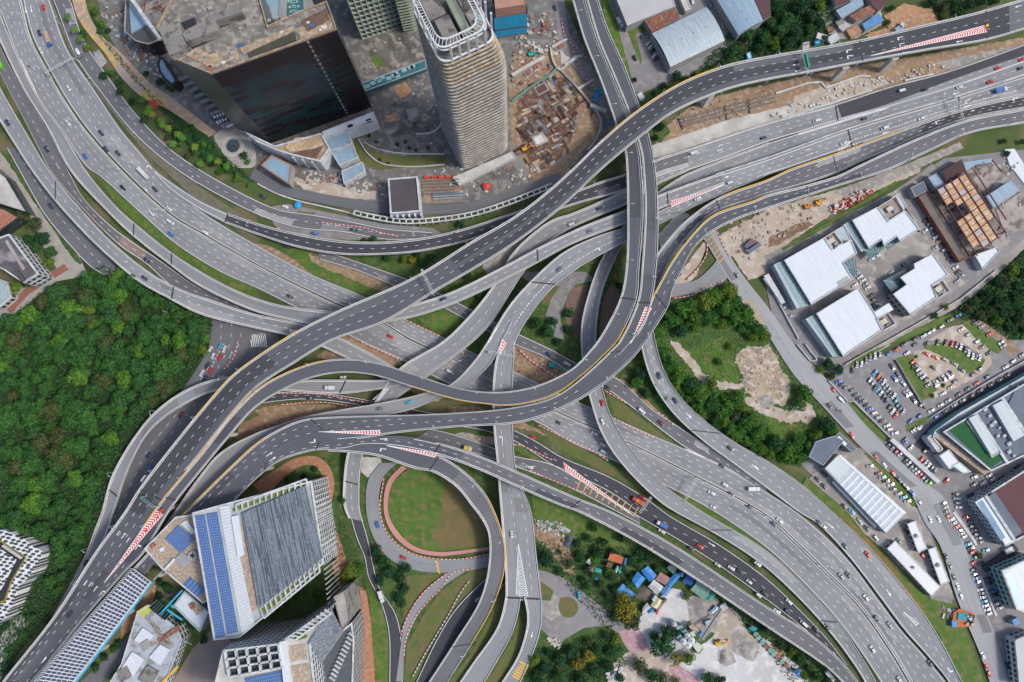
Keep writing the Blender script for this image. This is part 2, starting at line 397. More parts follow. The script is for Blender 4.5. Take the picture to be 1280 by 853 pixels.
road('M', [(905,230),(838,258),(783,284),(747.5,295.5),(705,315.5),(670,345.5),(640,378),(622,405),(609,428)], [(959,219),(877,254),(824,280.5),(782.5,302),(747.5,320.5),(715,340.5),(687.5,363),(660,398),(645,425),(641,440)],
     [(930,225,9),(800,290,12),(700,335,12),(628,430,12)], ASP_OLD, 'old three lane flyover curving from the right highway towards the centre', lanes=3, joints=[(679,354),(832,268)], lines=[('b',.66,.4,.9)])
road('M1', [(627,424),(619,455),(616,486),(617,534),(621,576.5),(626,640),(630,690),(632,725),(632,750)], [(643,428),(641,480),(641,534),(645,585),(655,615),(664,640),(670,690),(674,725),(677,752)],
     [(630,430,12),(630,500,12),(632,570,11),(650,700,7),(655,750,5)], ASP_OLD, 'old grey flyover running straight down the middle under the upper decks', lanes=2, joints=[(653,747)], dash=False, lines=[('D',.4,.0,1),('D',.75,.5,1)])
road('M2', [(620,408),(609,428),(590,455),(563,481),(528,492.5),(470.5,505),(428,512),(377,522),(345,533),(320,542),(276,566),(246,601),(223,634),(205,660)], [(640,402),(629,424),(614,453.6),(581,484),(551,497.5),(508,514),(470,521),(428,525),(378,533),(345,547),(320,560),(296,580),(265,610),(240,640),(222,662)],
     [(625,425,12),(570,480,12.5),(480,512,12),(345,540,11),(230,640,8)], ASP_OLD, 'narrow grey ramp with blue car, squeezed between two dark flyovers', lanes=1)
road('Y1', [(632,745),(628,765),(620,787),(590,830),(568,862)], [(651,748),(647,770),(640,792),(615,837),(598,865)], [(640,747,5),(600,840,1)], ASP_OLD, 'left grey exit ramp below the centre chevron', name='ramp', cat='slip ramp', lanes=1, deck=1.2)
road('Y2', [(655,746),(659,770),(657,790),(647,820),(632,845),(620,862)], [(677,750),(677,775),(672,800),(656,840),(645,864)], [(665,747,5),(640,850,1)], ASP_OLD, 'right grey exit ramp with yellow bars below the centre chevron', name='ramp', cat='slip ramp', lanes=1, deck=1.2)
road('VW', [(512,466),(495.5,473.6),(428,475),(390,475),(362.6,476),(330,472),(286,471),(238,485),(195.6,514),(165.5,551),(140,596.5),(128,639),(120,660),(107,695),(80,747),(60,785)],
     [(500,482),(480,486),(428,492.5),(390,492),(357.6,489),(320,490),(271,489),(225.7,509),(185.6,541),(160.5,586.5),(143,639),(135,665),(118,700),(95,745),(75,785)],
     [(505,472,7),(390,483,7.5),(210,510,7),(150,600,3.5),(120,680,.6)], ASP_OLD, 'old grey ramp bending around the forest edge at left', lanes=1, joints=[(428,483),(140,617)])
road('T2', [(-12,128),(0,150),(20,182),(40,213),(75,258),(125,310.5),(175,353),(212.5,374),(250,393),(320,411),(360,420),(400,433),(440,452),(480,475)], [(-8,92),(0,110),(30,162),(61,213),(100,260.5),(135,298),(180,335.5),(217.5,358),(275,379),(320,393),(382,406),(420,420),(455,437),(495,460)],
     [(0,130,5),(175,344,7.5),(320,402,7.5),(400,425,4),(470,455,.4)], ASP_OLD, 'outermost grey flyover along the forest at the upper left', lanes=2, joints=[(67,238),(215,366)])
# ---- E1 / J
road('E1', [(1290,117),(1200,138),(1110,169),(1046,192),(987.5,212),(959,225),(897.5,248),(855,278),(835,300),(822,317),(808,345),(800,380),(799,410),(802,436),(815.5,478.7),(840.6,516),(875.7,549),(920,582),(960,611.6),(998,640),(1022,655),(1060,695),(1100,747),(1130,787),(1155,815),(1178,842),(1188,856)],
     [(1290,134),(1210,149),(1150,170),(1110,188),(1072,204),(1047,216),(1000,232),(960,243),(940,250),(890,268),(858,298),(838,325),(826,350),(818,375),(815,400),(819,426),(828,458.6),(848,493.7),(880.7,526),(920,554),(960,577),(1002.6,606.6),(1040,640),(1080,677.5),(1135,742),(1172,795),(1202,852),(1210,865)],
     [(1290,125,.75),(1100,180,2.2),(1000,220,7),(870,278,10),(815,340,10),(808,420,9),(850,505,5),(960,594,1.2),(1100,720,.5)], ASP_OLD, 'grey road with yellow kerb dipping under the dark deck then following the highway', lanes=3, pier=True,
     lines=[('p',0,.14,.33)], joints=[(900,259),(884,538),(1042,202)])
# ---- the newest dark decks: E2, C, F, B, A
crR = [(815,373),(806,400),(790,425),(775,442),(740,475),(697,503),(640,519),(560,526),(500,530),(453,534),(420,538),(390,541),(360,549),(335,563),(310,582),(252,640),(192,705),(145,757),(75,840),(45,872)]
E2R = [(453,548),(420,551),(390,554),(362,561),(338,574),(315,594),(262,652),(205,712),(160,765),(90,850),(62,880)]
road('E2', [(1290,133),(1280,136),(1210,150),(1150,172),(1110,190),(1070,209),(1047,220),(1000,234),(960,244),(940,252),(890,270),(860,300),(840,327),(827,350)]+crR[:11]+[(420,538),(390,541),(360,549),(335,563),(310,582),(252,640),(192,705)],
     [(1290,151),(1280,154),(1210,167.5),(1160,190),(1110,213),(1060,229),(1010,245),(960,261.5),(925,273),(890,290.5),(865,313),(852,338),(840,363),(835,383),(815,415.5),(808,426),(790.5,448.6),(750,484),(703,511),(665,525),(640,530),(571,534),(500.6,541)]+E2R[:8],
     [(1290,142,8),(1070,218,12),(900,280,17),(825,380,20),(640,525,20),(420,545,18.5),(320,585,17.5),(195,708,14)], ASP_NEW, 'dark flyover with white edge curving in from the right edge of the picture', lanes=2, para='LR', prange={'L': [(0,.46)], 'R': [(0,.765)]}, srange={'L': [(0,.46)], 'R': [(0,.78)]},
     dash=False, lines=[('D',.5,0,.45),('D',.02,.53,1),('p',0,.27,.44)], joints=[(1009,241),(828,376)])
road('C', [(731,-8),(733,0),(748,50),(767,95),(787,145),(801,190),(803.5,213),(806,263),(802,333),(797,376),(774,427),(767,435),(730,470),(692,497),(640,510),(545.7,517.5),(453,520),(420,521),(378,525),(345,539),(320,555),(293.4,579),(233,639),(180,697),(130,750),(60,828),(30,862)],
     [(745,-8),(747.5,0),(760,37.5),(780,82.5),(799,132.5),(810,167),(819,212),(822.5,275),(820.5,333)]+crR,
     [(738,0,10),(790,130,13),(812,230,19),(815,330,20.5),(640,515,20),(420,530,18.5),(320,565,17.5),(60,840,12)], ASP_NEW, 'dark S-bend flyover from the top edge, outer carriageway', lanes=1, para='LR', prange={'R': [(0,.35)]}, solid='LR', srange={'R': [(0,.35)]},
     lines=[('p',0,.68,.8),('D',.5,.55,1)], joints=[(808,378),(398,530),(770,440)])
road('F', [(1080,862),(1072,852),(1052,827),(1010,790),(960,759),(840,680),(765,640),(723,623),(640,586.5),(600,570),(553,555),(500,545)]+E2R,
     [(1060,862),(1052,852),(1030,832),(960,785),(880,731),(795,677.5),(722.5,640),(698,631),(640,606),(600,588),(547,569),(485,557.5),(450,557),(430,562),(397.7,562.7),(370,569),(345,579),(320,599),(290,630),(240,685),(203,714),(150,775),(92,852),(70,882)],
     [(1066,852,7),(960,771,12),(800,668,16),(640,596,19),(450,552,18.6),(320,596,17.5),(80,850,12)], ASP_NEW, 'long dark flyover running from the lower right to the solar canopy', lanes=2, prange={'L': [(0,.5)], 'R': [(0,.5),(.6,1)]}, srange={'L': [(0,.52)]},
     joints=[(720,630),(547,562),(398,558),(325,575)])
road('F1', [(415,556),(450,556),(485,558),(547,569),(583,591.5),(606,616.6),(618.4,640),(630,677.5),(630,715),(615,760),(585,812),(560,852),(554,864)], [(410,564),(440,566),(470.5,570),(520.6,586.5),(540.7,590),(570.8,609),(591,634),(597.5,642),(610,665),(611,705),(600,750),(570,800),(536,852),(528,864)],
     [(410,560,18.5),(540,578,18.2),(600,620,14),(621,690,9.5),(600,760,5.5),(545,856,2)], ASP_NEW, 'dark loop ramp circling the round lawn at bottom centre', name='flyover', lanes=1, prange={'L': [(.27,1)]}, srange={'L': [(.27,1)]}, lines=[('p',0,.45,.85)], joints=[(575,805),(543,579)])
bcAR = [(201,628),(165,680),(130,729),(90,775),(30,845),(5,875)]
road('B', [(712,-8),(715,0),(730,50),(750,100),(770,157),(781,190),(783,213),(784,263),(782.5,333),(775,373),(747.5,425.5),(735,441),(715,461),(677.6,480),(640,489),(605,490),(571,485),(515.6,467.4),(470.5,453.6),(433,449),(395,453),(352.6,468.6),(322,487),(288,521),(251,568)]+bcAR,
     [(729,-8),(731,0),(746,50),(765,95),(785,145),(799,190),(801.5,213),(804,263),(799,333),(795,375.5),(772,425.5),(765,433.5),(728,468.6),(690,495),(640,507),(605,505),(571,500),(515.6,484),(470.5,470),(433,466),(395,471),(357.6,486),(320,509),(288,544),(250,590),(213,637),(180,691),(155,717),(100,780),(45,850),(20,882)],
     [(722,0,10),(780,130,13),(793,230,19),(795,330,20.5),(640,498,21),(433,457,21),(320,498,21),(210,630,18),(60,810,12.5)], ASP_NEW, 'dark S-bend flyover from the top edge, inner carriageway with yellow parapets', lanes=1, lines=[('p',0,.58,.8),('p',1,.3,.52),('D',.5,.84,1)], prange={'L': [(0,.845)]}, srange={'L': [(0,.83)]},
     joints=[(785,374),(213,622)])
road('A', [(1290,-4),(1225,15),(1150,33),(1072,51),(1000,64),(960,71),(915,80),(876,93),(840,110),(788.7,144.5),(752,176),(715,212),(680,243),(640,273),(590,302),(515,348),(420,390),(365,418),(320,447),(290,470),(266,496),(220,552),(175.5,610),(155,642),(120,690),(67,772),(7,848),(-15,878)],
     [(1290,34),(1235,50),(1160,63),(1080,77.5),(1010,91),(960,100),(920,109),(890,119),(840,142),(800,172),(752,212),(700,261),(640,307),(590,338),(545,364),(480,403),(415,426),(368,454),(320,485.5),(290,518),(251,567)]+bcAR,
     [(1290,15,17),(1050,70,19),(780,170,22),(500,375,22),(320,465,22),(210,595,19),(60,800,12.5)], ASP_DARK, 'widest dark flyover sweeping from the upper right corner to the lower left corner', lanes=3, prange={'R': [(0,.77)]}, srange={'R': [(0,.77)]},
     joints=[(1075,64),(1232,32),(187,618),(7,848)], lines=[('p',0,.245,.345),('p',0,.625,.70),('p',0,.7,.73)])
# lighter resurfaced strips on the dark decks
def strip(rk, t0, t1, f0, f1, m, up=.013):
    r = ROADS[rk]; N = r.n; b = MB()
    for i in range(int(t0*(N-1)), int(t1*(N-1))):
        a, c = r.LW[i].lerp(r.RW[i], f0), r.LW[i].lerp(r.RW[i], f1); d, e = r.LW[i+1].lerp(r.RW[i+1], f1), r.LW[i+1].lerp(r.RW[i+1], f0); U = Vector((0, 0, up))
        w = r.wid[i]; b.quad(a+U, c+U, d+U, e+U, 0, [(w*f0, r.s[i]), (w*f1, r.s[i]), (w*f1, r.s[i+1]), (w*f0, r.s[i+1])])
    b.build('resurfaced_strip', m, r.root)
strip('A', .0, .02, .0, 1, ASP_MID); strip('A', .12, .42, .72, .97, ASP_NEW); strip('A', .50, .56, .03, .97, ASP_NEW); strip('A', .56, .66, .03, .97, ASP_NEW)
strip('A', .66, .82, .70, .97, ASP_NEW); strip('A', .42, .50, .45, .62, ASP_NEW); strip('A', .82, 1, .03, 1, ASP_NEW)
strip('K', .0, .09, .03, .97, ASP_MID); strip('E2', .0, .2, .02, .98, ASP_MID); strip('F', .0, .47, .08, .92, ASP_MID); strip('F1', .35, 1, .1, .9, ASP_MID)

# ---- ground roads
gr = dict(elevated=False, name='road', cat='road', para='')
road('R1L', [(21,-8),(25,0),(37,47),(59,90),(82,130),(107,165),(149,212),(212,270),(250,293),(320,333),(427,385.5),(475,405),(510,426),(571,454),(616,476),(660,499),(700,519),(785,556),(866,596.5),(923,626),(960,649),(992,678),(1035,720),(1072,757),(1110,810),(1135,852),(1143,868)],
     [(-16,-12),(0,15),(22,72),(50,127),(75,160),(107,208),(124,220),(177,268),(219,305),(277,341),(320,360),(385,393),(450,427),(503,451),(560,480),(620,505),(672.6,529),(715,554),(773,579),(840,611.6),(891,639),(960,687),(1010,735),(1052,782),(1100,852),(1108,866)],
     .14, ASP_OLD, 'lower carriageway of the wide main highway', lanes=4, sh=1.0, **gr)
road('R1R', [(25,-8),(28,0),(40,45),(62,88),(85,128),(110,163),(152,210),(214,268),(252,291),(322,331),(429,383),(477,403),(513,424),(573,452),(618,474),(662,497),(702,517),(787,554),(868,594.5),(925,624),(962,647),(994,676),(1037,718),(1074,755),(1112,808),(1137,850),(1145,866)],
     [(60,-8),(66,10),(85,62),(120,115),(150,160),(175,190),(205,225),(250,263),(320,306),(385,341),(457.5,372),(510,400.5),(552,420.5),(600,445),(650,468),(700,492),(765,521),(815.5,544),(860,563),(915,589),(958,615),(1000,643),(1058,697),(1098,749),(1128,789),(1153,817),(1176,844),(1187,858)],
     .16, ASP_OLD, 'upper carriageway of the wide main highway', lanes=4, sh=1.0, **gr)
road('U', [(395,310),(420,318),(470,335),(512,350),(560,372),(620,403),(650,418),(688,436),(718,452),(770.4,472),(815.5,511),(853,536),(900,568),(958,610)], [(400,325),(450,340),(492,358),(540,378),(600,410),(640,430),(682,448),(710,465),(753,484),(795.5,514),(858,561),(915,590),(958,617)],
     .08, ASP_MID, 'service road passing under all the flyovers to join the highway', lanes=2, **gr)
road('R4', [(318,492),(380,489),(440,496),(500,508),(550,517),(600,522),(640,536),(672,552),(702.7,571),(765,597),(810,624),(837,644),(900,681),(960,724),(1000,762),(1035,799),(1060,832)], [(318,506),(380,500),(440,506),(500,521),(550,531),(600,538),(640,551),(690,582),(730,605),(790,642),(850,677),(890,702),(960,752),(1005,787),(1050,828)],
     .07, ASP_DARK, 'dark ground road running between the highway and the long lower flyover', lanes=2, **gr)
road('R5', [(538,536),(561,541),(618,560),(640,569),(680,577),(705,586),(765,615),(800,640)], [(520,548),(560,560),(596,568),(640,583),(660,590),(715,612),(770,640),(800,656)], .05, ASP_MID, 'ground road with yellow bars beside the red chevrons', lanes=2, **gr)
road('T1', [(-10,70),(0,92),(25,140),(50,190),(62,213),(100,258),(150,308),(182,330),(217,360),(272,378),(300,390)], [(-8,30),(0,57),(30,115),(60,163),(85,212),(105,248),(140,283),(160,298),(200,325),(250,360),(295,378),(320,390)], .06, ASP_MID, 'ground slip road between two flyovers at upper left', lanes=2, **gr)
road('S1', [(62,-8),(68,5),(95,72),(125,115),(170,170),(221,213),(265,240),(320,268),(370,285),(430,291),(480,300),(540,299)], [(84,-8),(90,5),(105,50),(135,95),(170,142),(212,185),(252,213),(320,250),(350,262),(390,268),(440,277),(480,285),(540,290)], .09, ASP_MID, 'frontage road between the highway and the planted strip', lanes=2, **gr)
road('BB', [(262,395),(262,430),(240,470),(205,518),(172,560),(150,610),(130,650),(108,692),(80,745),(40,810)], [(318,400),(312,430),(290,475),(262,520),(225,565),(200,600),(180,640),(150,690),(120,740),(80,800)], .05, ASP_MID, 'ground road with queueing cars beside the forest', lanes=4, solid='', **gr)
road('CC', [(8,185),(30,225),(55,268),(85,305),(112,333),(130,345)], [(30,185),(48,213),(78,255),(110,290),(138,325),(150,340)], .05, ASP_MID, 'grey ground road beside the left flyover', lanes=2, solid='L', **gr)
road('S2', [(318,210),(345,226),(380,237),(430,247),(490,254),(550,256),(600,250),(650,232),(700,216)], [(312,222),(340,240),(380,250),(430,260),(490,268),(550,268),(605,262),(655,244),(706,228)], .06, ASP_MID, 'curved service road in front of the shopping centre', lanes=1, solid='', **gr)
road('Z1', [(475.5,579),(460,601.5),(458,639),(467,672),(485,697),(515,712),(560,716),(611,709),(640,700)], [(498,578),(479,597),(474,639),(485,670),(510,690),(540,699),(575,700),(611,694),(640,685)], .08, ASP_OLD, 'grey ground loop road around the round lawn', lanes=1, solid='', **gr)
road('Z2', [(562,713),(541,729),(524,747),(507,776),(502,800),(495,852)], [(590,709),(550,737),(524,767),(507,806),(504,852)], .10, ASP_OLD, 'narrow ground link road edged with red and white kerbs', lanes=1, solid='', **gr)
road('AA', [(640,700),(605,725),(570,760),(545,800),(520,852),(515,862)], [(650,712),(625,738),(600,765),(580,790),(560,825),(545,860)], .06, ASP_DARK, 'dark ground road under the loop ramp', lanes=1, **gr)
road('DD', [(878,296),(905,340),(935,388),(955,410),(967,430),(992.6,469),(1020,499),(1045,526),(1073,556),(1105,585),(1135,612),(1157,655),(1175,682),(1195,745),(1207,775),(1222,810),(1237,852),(1242,866)],
     [(895,286),(922,335),(959,383),(985,420),(1000,440),(1035,476),(1058,504),(1103,554),(1145,595),(1178,620),(1190,640),(1212,700),(1225,750),(1240,782),(1250,815),(1262,852),(1268,866)], .08, asphalt('street_asphalt', (.27, .275, .285), .3), 'industrial estate street between the hill and the factories', lanes=1, solid='', **gr)
road('EE', [(820,362),(845,356),(870,350),(888,335),(900,320)], [(826,374),(850,370),(885,362),(905,352),(915,340)], .06, ASP_OLD, 'short ground link below the curved flyover', lanes=1, solid='', **gr)
road('TAN', [(88,-8),(96,20),(110,42),(132,68),(150,95),(178,122),(200,132),(230,150),(262,172)], [(105,-8),(112,20),(128,45),(150,65),(172,88),(190,106),(215,122),(240,142),(270,165)], .05, mat('tan_paving', (.34,.24,.16), (.28,.22,.17), .05, c3=(.42,.30,.20), s3=.3), 'tan coloured service road along the planted strip', lanes=1, solid='', **gr)

TANY = mat('yellow_worn_paint', (.50,.33,.07), (.36,.25,.12), .25, c3=(.34,.26,.18), s3=.4)
strip('TAN', .17, .42, 0, .38, TANY); strip('TAN', .42, .6, 0, .45, mat('pale_pink_surface', (.40,.32,.27), (.34,.28,.24), .2)); strip('TAN', .6, .75, 0, .5, TANY)
strip('E1', 0, .12, .03, .97, ASP_DARK); strip('E1', .12, .4, .03, .97, ASP_MID); strip('T1', .62, .7, .05, .95, ASP_RED)

PA = [asphalt('asphalt_patch_dark', (.165, .168, .176)), asphalt('asphalt_patch_pale', (.26, .262, .265)), asphalt('asphalt_patch_mid', (.19, .193, .20))]
PN = [asphalt('new_patch_dark', (.060, .062, .074)), asphalt('new_patch_pale', (.10, .104, .116))]
pr_ = random.Random(99)
for k, nl, m_, n_ in (('R1L', 4, PA, 16), ('R1R', 4, PA, 16), ('E1', 3, PA, 8), ('L2', 2, PA, 6), ('M', 3, PA, 4), ('HX', 2, PA, 5), ('P', 2, PA, 5), ('HWA', 3, PA, 4), ('HWC', 3, PA, 5), ('HWB0', 2, PA, 4), ('T2', 2, PA, 5), ('VW', 1, PA, 3), ('U', 2, PA, 4), ('S1', 2, PA, 4), ('DD', 2, PA, 6), ('A', 3, PN, 6), ('B', 1, PN, 3), ('C', 1, PN, 3), ('E2', 2, PN, 3), ('K', 2, PN, 2), ('F', 2, PN, 3), ('M1', 2, PA, 3)):
    used = []
    for _ in range(n_):
        t = pr_.random()*.95; L_ = pr_.uniform(.02, .10); j = pr_.randrange(nl)
        if any(q[0] == j and t < q[2]+.01 and t+L_ > q[1]-.01 for q in used): continue
        used.append((j, t, t+L_)); strip(k, t, min(1, t+L_), .1+.8*j/nl, .1+.8*(j+1)/nl-.001, pr_.choice(m_), .021)
# ================================================================ GROUND AND ITS SURFACES
G0 = -0.40
_g = MB()
_g.quad((-3000, -2600, G0-.05), (3000, -2600, G0-.05), (3000, 3400, G0-.05), (-3000, 3400, G0-.05))
GRASS = mat('lawn_grass', (.075,.135,.022), (.05,.10,.016), .12, c3=(.125,.125,.045), s3=.25)
GRASSB = mat('brownish_grass', (.115,.11,.04), (.065,.105,.022), .08, c3=(.13,.10,.05), s3=.25)
GRASSD = mat('dark_grass', (.045,.095,.02), (.028,.060,.014), .1, c3=(.085,.10,.035), s3=.3)
FLOOR = mat('forest_floor', (.022,.035,.012), (.035,.05,.015), .1)
DIRT = mat('bare_dirt', (.25,.17,.105), (.18,.125,.08), .06, c3=(.30,.22,.15), s3=.35)
DIRTO = mat('orange_dirt', (.34,.19,.10), (.25,.15,.085), .05, c3=(.37,.25,.16), s3=.35)
SAND = mat('pale_sand', (.38,.32,.26), (.29,.24,.19), .05, c3=(.42,.38,.34), s3=.2)
CHALK = mat('white_gravel', (.46,.46,.47), (.36,.36,.36), .05, c3=(.52,.51,.50), s3=.2)
GRAV = mat('grey_gravel', (.27,.25,.23), (.20,.19,.18), .08, c3=(.32,.30,.28), s3=.3)
YARD = mat('stained_yard', (.27,.25,.23), (.18,.17,.16), .05, c3=(.33,.31,.28), s3=.15)
LOT = mat('parking_asphalt', (.20,.195,.20), (.165,.16,.165), .03, c3=(.225,.215,.215), s3=.2)
BRICK = mat('brick_paving', (.33,.15,.085), (.27,.14,.09), .15, c3=(.36,.20,.13), s3=.5)
PINKP = mat('pink_paving', (.36,.22,.24), (.28,.19,.20), .1, c3=(.40,.27,.28), s3=.4)
PLAZA = mat('plaza_paving', (.40,.38,.34), (.31,.29,.27), .15)
RUSTY = mat('rusty_scrap', (.13,.065,.045), (.07,.045,.038), .15, c3=(.20,.14,.10), s3=.3)
struct(_g.build('ground', mat('ground_soil', (.06,.095,.025), (.045,.07,.02), .02, c3=(.12,.105,.055), s3=.05)), 'grassy and bare ground under the interchange')
_pz = [G0]; _pr = random.Random(3)
def patch(name, m, pts, label=None, jit=0.0, smooth=False):
    _pz[0] += 0.004; z = _pz[0]
    q = [Vector(p) for p in pts]
    if smooth:
        q = cr(list(pts)+[pts[0]], step=3)[:-1]
    elif jit:
        o = []
        for i in range(len(q)):
            a, b = q[i], q[(i+1) % len(q)]; n = max(1, int((b-a).length/3.5))
            for k in range(n):
                o.append(a.lerp(b, k/n)+Vector((_pr.uniform(-jit, jit), _pr.uniform(-jit, jit))))
        q = o
    w = [P(p[0], p[1], z) for p in q]
    b = MB(); bm = bmesh.new(); vs = [bm.verts.new(v) for v in w]
    try:
        f = bm.faces.new(vs); f.normal_update()
        if f.normal.z < 0: f.normal_flip()
        bmesh.ops.triangulate(bm, faces=[f])
    except Exception: pass
    me = bpy.data.meshes.new(name); 
    l = bm.loops.layers.uv.new('UVMap')
    for f in bm.faces:
        for lp in f.loops: lp[l].uv = (lp.vert.co.x, lp.vert.co.y)
    bm.to_mesh(me); bm.free(); me.materials.append(m)
    o = bpy.data.objects.new(name, me); C.objects.link(o); struct(o, label); return o
pt = patch
# wooded land at the left, hill, verge
pt('forest_floor', FLOOR, [(-60,430),(20,380),(60,350),(130,330),(215,372),(272,405),(262,440),(240,480),(195,516),(160,556),(135,640),(110,690),(60,760),(20,820),(-60,900)])
pt('forest_floor', FLOOR, [(-60,180),(0,195),(40,240),(90,300),(130,335),(100,345),(40,260),(-60,230)])
pt('paved_lane', LOT, [(203,388),(214,390),(235,403),(248,420),(240,424),(222,410),(205,396)])
# upper left plaza, walks
pt('pavement', mat('plaza_pale', (.33,.31,.28), (.25,.24,.22), .15), [(-40,170),(0,190),(25,222),(60,262),(98,318),(110,345),(70,352),(20,392),(-40,440),(-40,400),(0,378),(40,345),(72,338),(55,310),(38,270),(10,228),(-40,200)])
pt('brick_walk', mat('red_roof_walk', (.26,.11,.08), (.20,.09,.07), .4), [(8,388),(30,362),(80,330),(86,337),(36,368),(14,392)])
pt('verge', GRASSD, [(8,200),(30,235),(58,275),(88,320),(100,332),(104,328),(84,300),(58,258),(35,225),(15,190)], jit=.8)
pt('junction', ASP_MID, [(250,392),(300,398),(348,412),(348,446),(320,452),(290,480),(262,474),(262,430)])
pt('lawn', GRASS, [(121,219),(148,243),(178,268),(220,306),(278,342),(322,361),(318,373),(274,352),(219,318),(172,280),(146,256)])
# central ground between the decks
pt('verge', GRASSD, [(360,300),(500,310),(620,330),(700,330),(780,330),(830,440),(890,560),(860,600),(700,560),(560,470),(430,400)])
pt('bare_earth', DIRT, [(300,300),(340,309),(380,330),(420,350),(340,330)], jit=1)
pt('lawn', GRASSB, [(352,309),(400,316),(440,330),(490,357),(512,382),(458,371),(415,352),(380,335)], jit=.6)
pt('lawn', GRASS, [(352,309),(380,312),(430,345),(500,380),(512,386),(455,371),(385,340)], jit=.6)
pt('bare_earth', DIRT, [(385,318),(420,322),(470,345),(500,368),(470,362),(420,342),(390,328)], jit=1.5)
pt('lawn', GRASSD, [(455,318),(560,318),(566,335),(540,352),(505,345),(470,328)], jit=.8)
pt('lawn', GRASS, [(548,388),(575,383),(600,402),(575,414),(552,408)], jit=.8)
pt('lawn', GRASS, [(520,396),(550,390),(560,410),(540,414)], jit=.8)
pt('bare_earth', GRAV, [(600,310),(640,290),(660,300),(640,330),(605,345)], jit=1.5)
pt('lawn', GRASSD, [(560,345),(600,330),(615,350),(600,370),(570,360)], jit=.8)
pt('bare_earth', DIRT, [(395,446),(430,420),(460,425),(490,440),(503,455),(480,462),(440,455),(415,452)], jit=1)
pt('bare_earth', DIRT, [(640,430),(665,440),(700,452),(715,468),(690,482),(655,478),(640,465)], jit=1.5)
pt('bare_earth', mat('brown_earth', (.19,.11,.07), (.13,.085,.06), .1, c3=(.24,.16,.11), s3=.4), [(640,478),(672,478),(690,470),(700,478),(660,488),(640,490)], jit=1)
pt('verge', GRASSD, [(655,395),(680,385),(700,400),(715,440),(700,446),(670,432)], jit=1)
pt('bare_earth', GRASSB, [(672,345),(700,345),(712,352),(700,390),(678,380)], jit=1)
pt('paved_lane', LOT, [(645,340),(732,340),(745,350),(720,356),(712,365),(700,395),(705,425),(690,420),(682,395),(690,372),(700,358),(660,352)])
pt('bare_earth', mat('mud_brown', (.20,.13,.10), (.15,.10,.08), .1), [(715,360),(735,355),(728,400),(722,426),(706,400),(708,375)], jit=.8)
pt('bare_earth', mat('mud_brown', (.2,.13,.1)), [(752,380),(770,340),(776,375),(760,410),(748,430)], jit=.8)
pt('gravel', CHALK, [(822,295),(850,262),(862,268),(840,295),(826,315)], jit=1)
pt('bare_earth', mat('brown_earth', (.2,.1,.07)), [(320,520),(390,510),(430,520),(400,530),(350,535),(325,545),(290,560),(300,530)], jit=1.5)
pt('bare_earth', DIRT, [(318,512),(360,505),(440,508),(470,515),(420,520),(370,517),(330,530)], jit=1.5)
pt('bare_earth', DIRT, [(480,455),(500,462),(560,495),(545,502),(490,480)], jit=1)
pt('verge', DIRT, [(560,508),(600,508),(620,520),(640,540),(600,532),(560,520)], jit=1)
pt('verge', GRAV, [(575,540),(618,548),(640,556),(600,556),(560,545)], jit=1)
pt('lawn', GRASS, [(640,555),(660,558),(706,582),(660,575),(640,567)], jit=.7)
pt('bare_earth', DIRT, [(640,534),(670,540),(700,552),(690,548),(660,530),(645,528)], jit=1)
pt('lawn', GRASSB, [(676,535),(700,545),(770,585),(812,612),(838,634),(800,612),(745,585),(695,560)], jit=.6)
pt('lawn', GRASS, [(845,615),(880,632),(930,655),(960,680),(955,690),(900,665),(868,645)], jit=.6)
pt('lawn', GRASS, [(905,648),(935,655),(985,700),(1030,745),(1052,775),(1040,770),(1005,730),(955,685)], jit=.6)
pt('lawn', GRASSB, [(757,486),(775,500),(790,515),(830,545),(856,562),(815,545),(768,520)], jit=.6)
pt('verge', DIRTO, [(763,470),(780,475),(815,506),(840,530),(845,540),(812,512),(780,482)], jit=.5)
pt('lawn', GRASSD, [(780,440),(800,440),(815,480),(840,518),(875,552),(960,614),(955,618),(860,560),(845,535),(815,505),(785,472)], jit=.6)
# bottom: loop lawn and verges
pt('verge', GRASSD, [(320,600),(440,560),(500,560),(640,560),(840,670),(1000,800),(1060,880),(300,900),(380,760),(400,640)])
pt('lawn', GRASS, [(506,590),(530,583),(565,595),(595,622),(611,655),(612,685),(545,691),(516,683),(494,662),(484,640),(489,607)], smooth=True)
pt('bare_earth', mat('tired_grass', (.14,.105,.045), (.10,.10,.035), .05, c3=(.16,.11,.05), s3=.12), [(548,588),(572,598),(600,630),(610,680),(552,688),(540,672),(552,640),(556,610)], jit=.8)
pt('lawn', GRASSB, [(509,720),(560,716),(540,732),(520,752),(503,790)], jit=.5)
pt('lawn', GRASSB, [(505,855),(509,806),(530,768),(552,738),(590,712),(612,712),(640,700),(625,725),(604,726),(572,758),(540,800),(518,855)], jit=.5)
pt('lawn', GRASSB, [(560,855),(590,815),(618,762),(632,720),(634,745),(620,785),(590,828),(570,860)], jit=.5)
pt('lawn', GRASSB, [(600,860),(618,838),(642,795),(650,770),(656,790),(640,830),(620,860)], jit=.5)
pt('lawn', GRASS, [(463,742),(478,760),(486,795),(487,860),(463,860)], jit=.4)
pt('gravel', CONC_L, [(452,571),(475,572),(480,585),(462,598),(452,590)], jit=.8)
pt('brick_path', BRICK, [(316,606),(340,590),(370,573),(396,571),(412,584),(418,604),(414,635),(420,660),(430,690),(440,725),(456,738),(461,760),(465,800),(465,870),(450,870),(450,800),(446,765),(440,748),(424,735),(412,690),(404,655),(400,625),(404,600),(394,583),(376,583),(352,600),(330,620)], smooth=True)
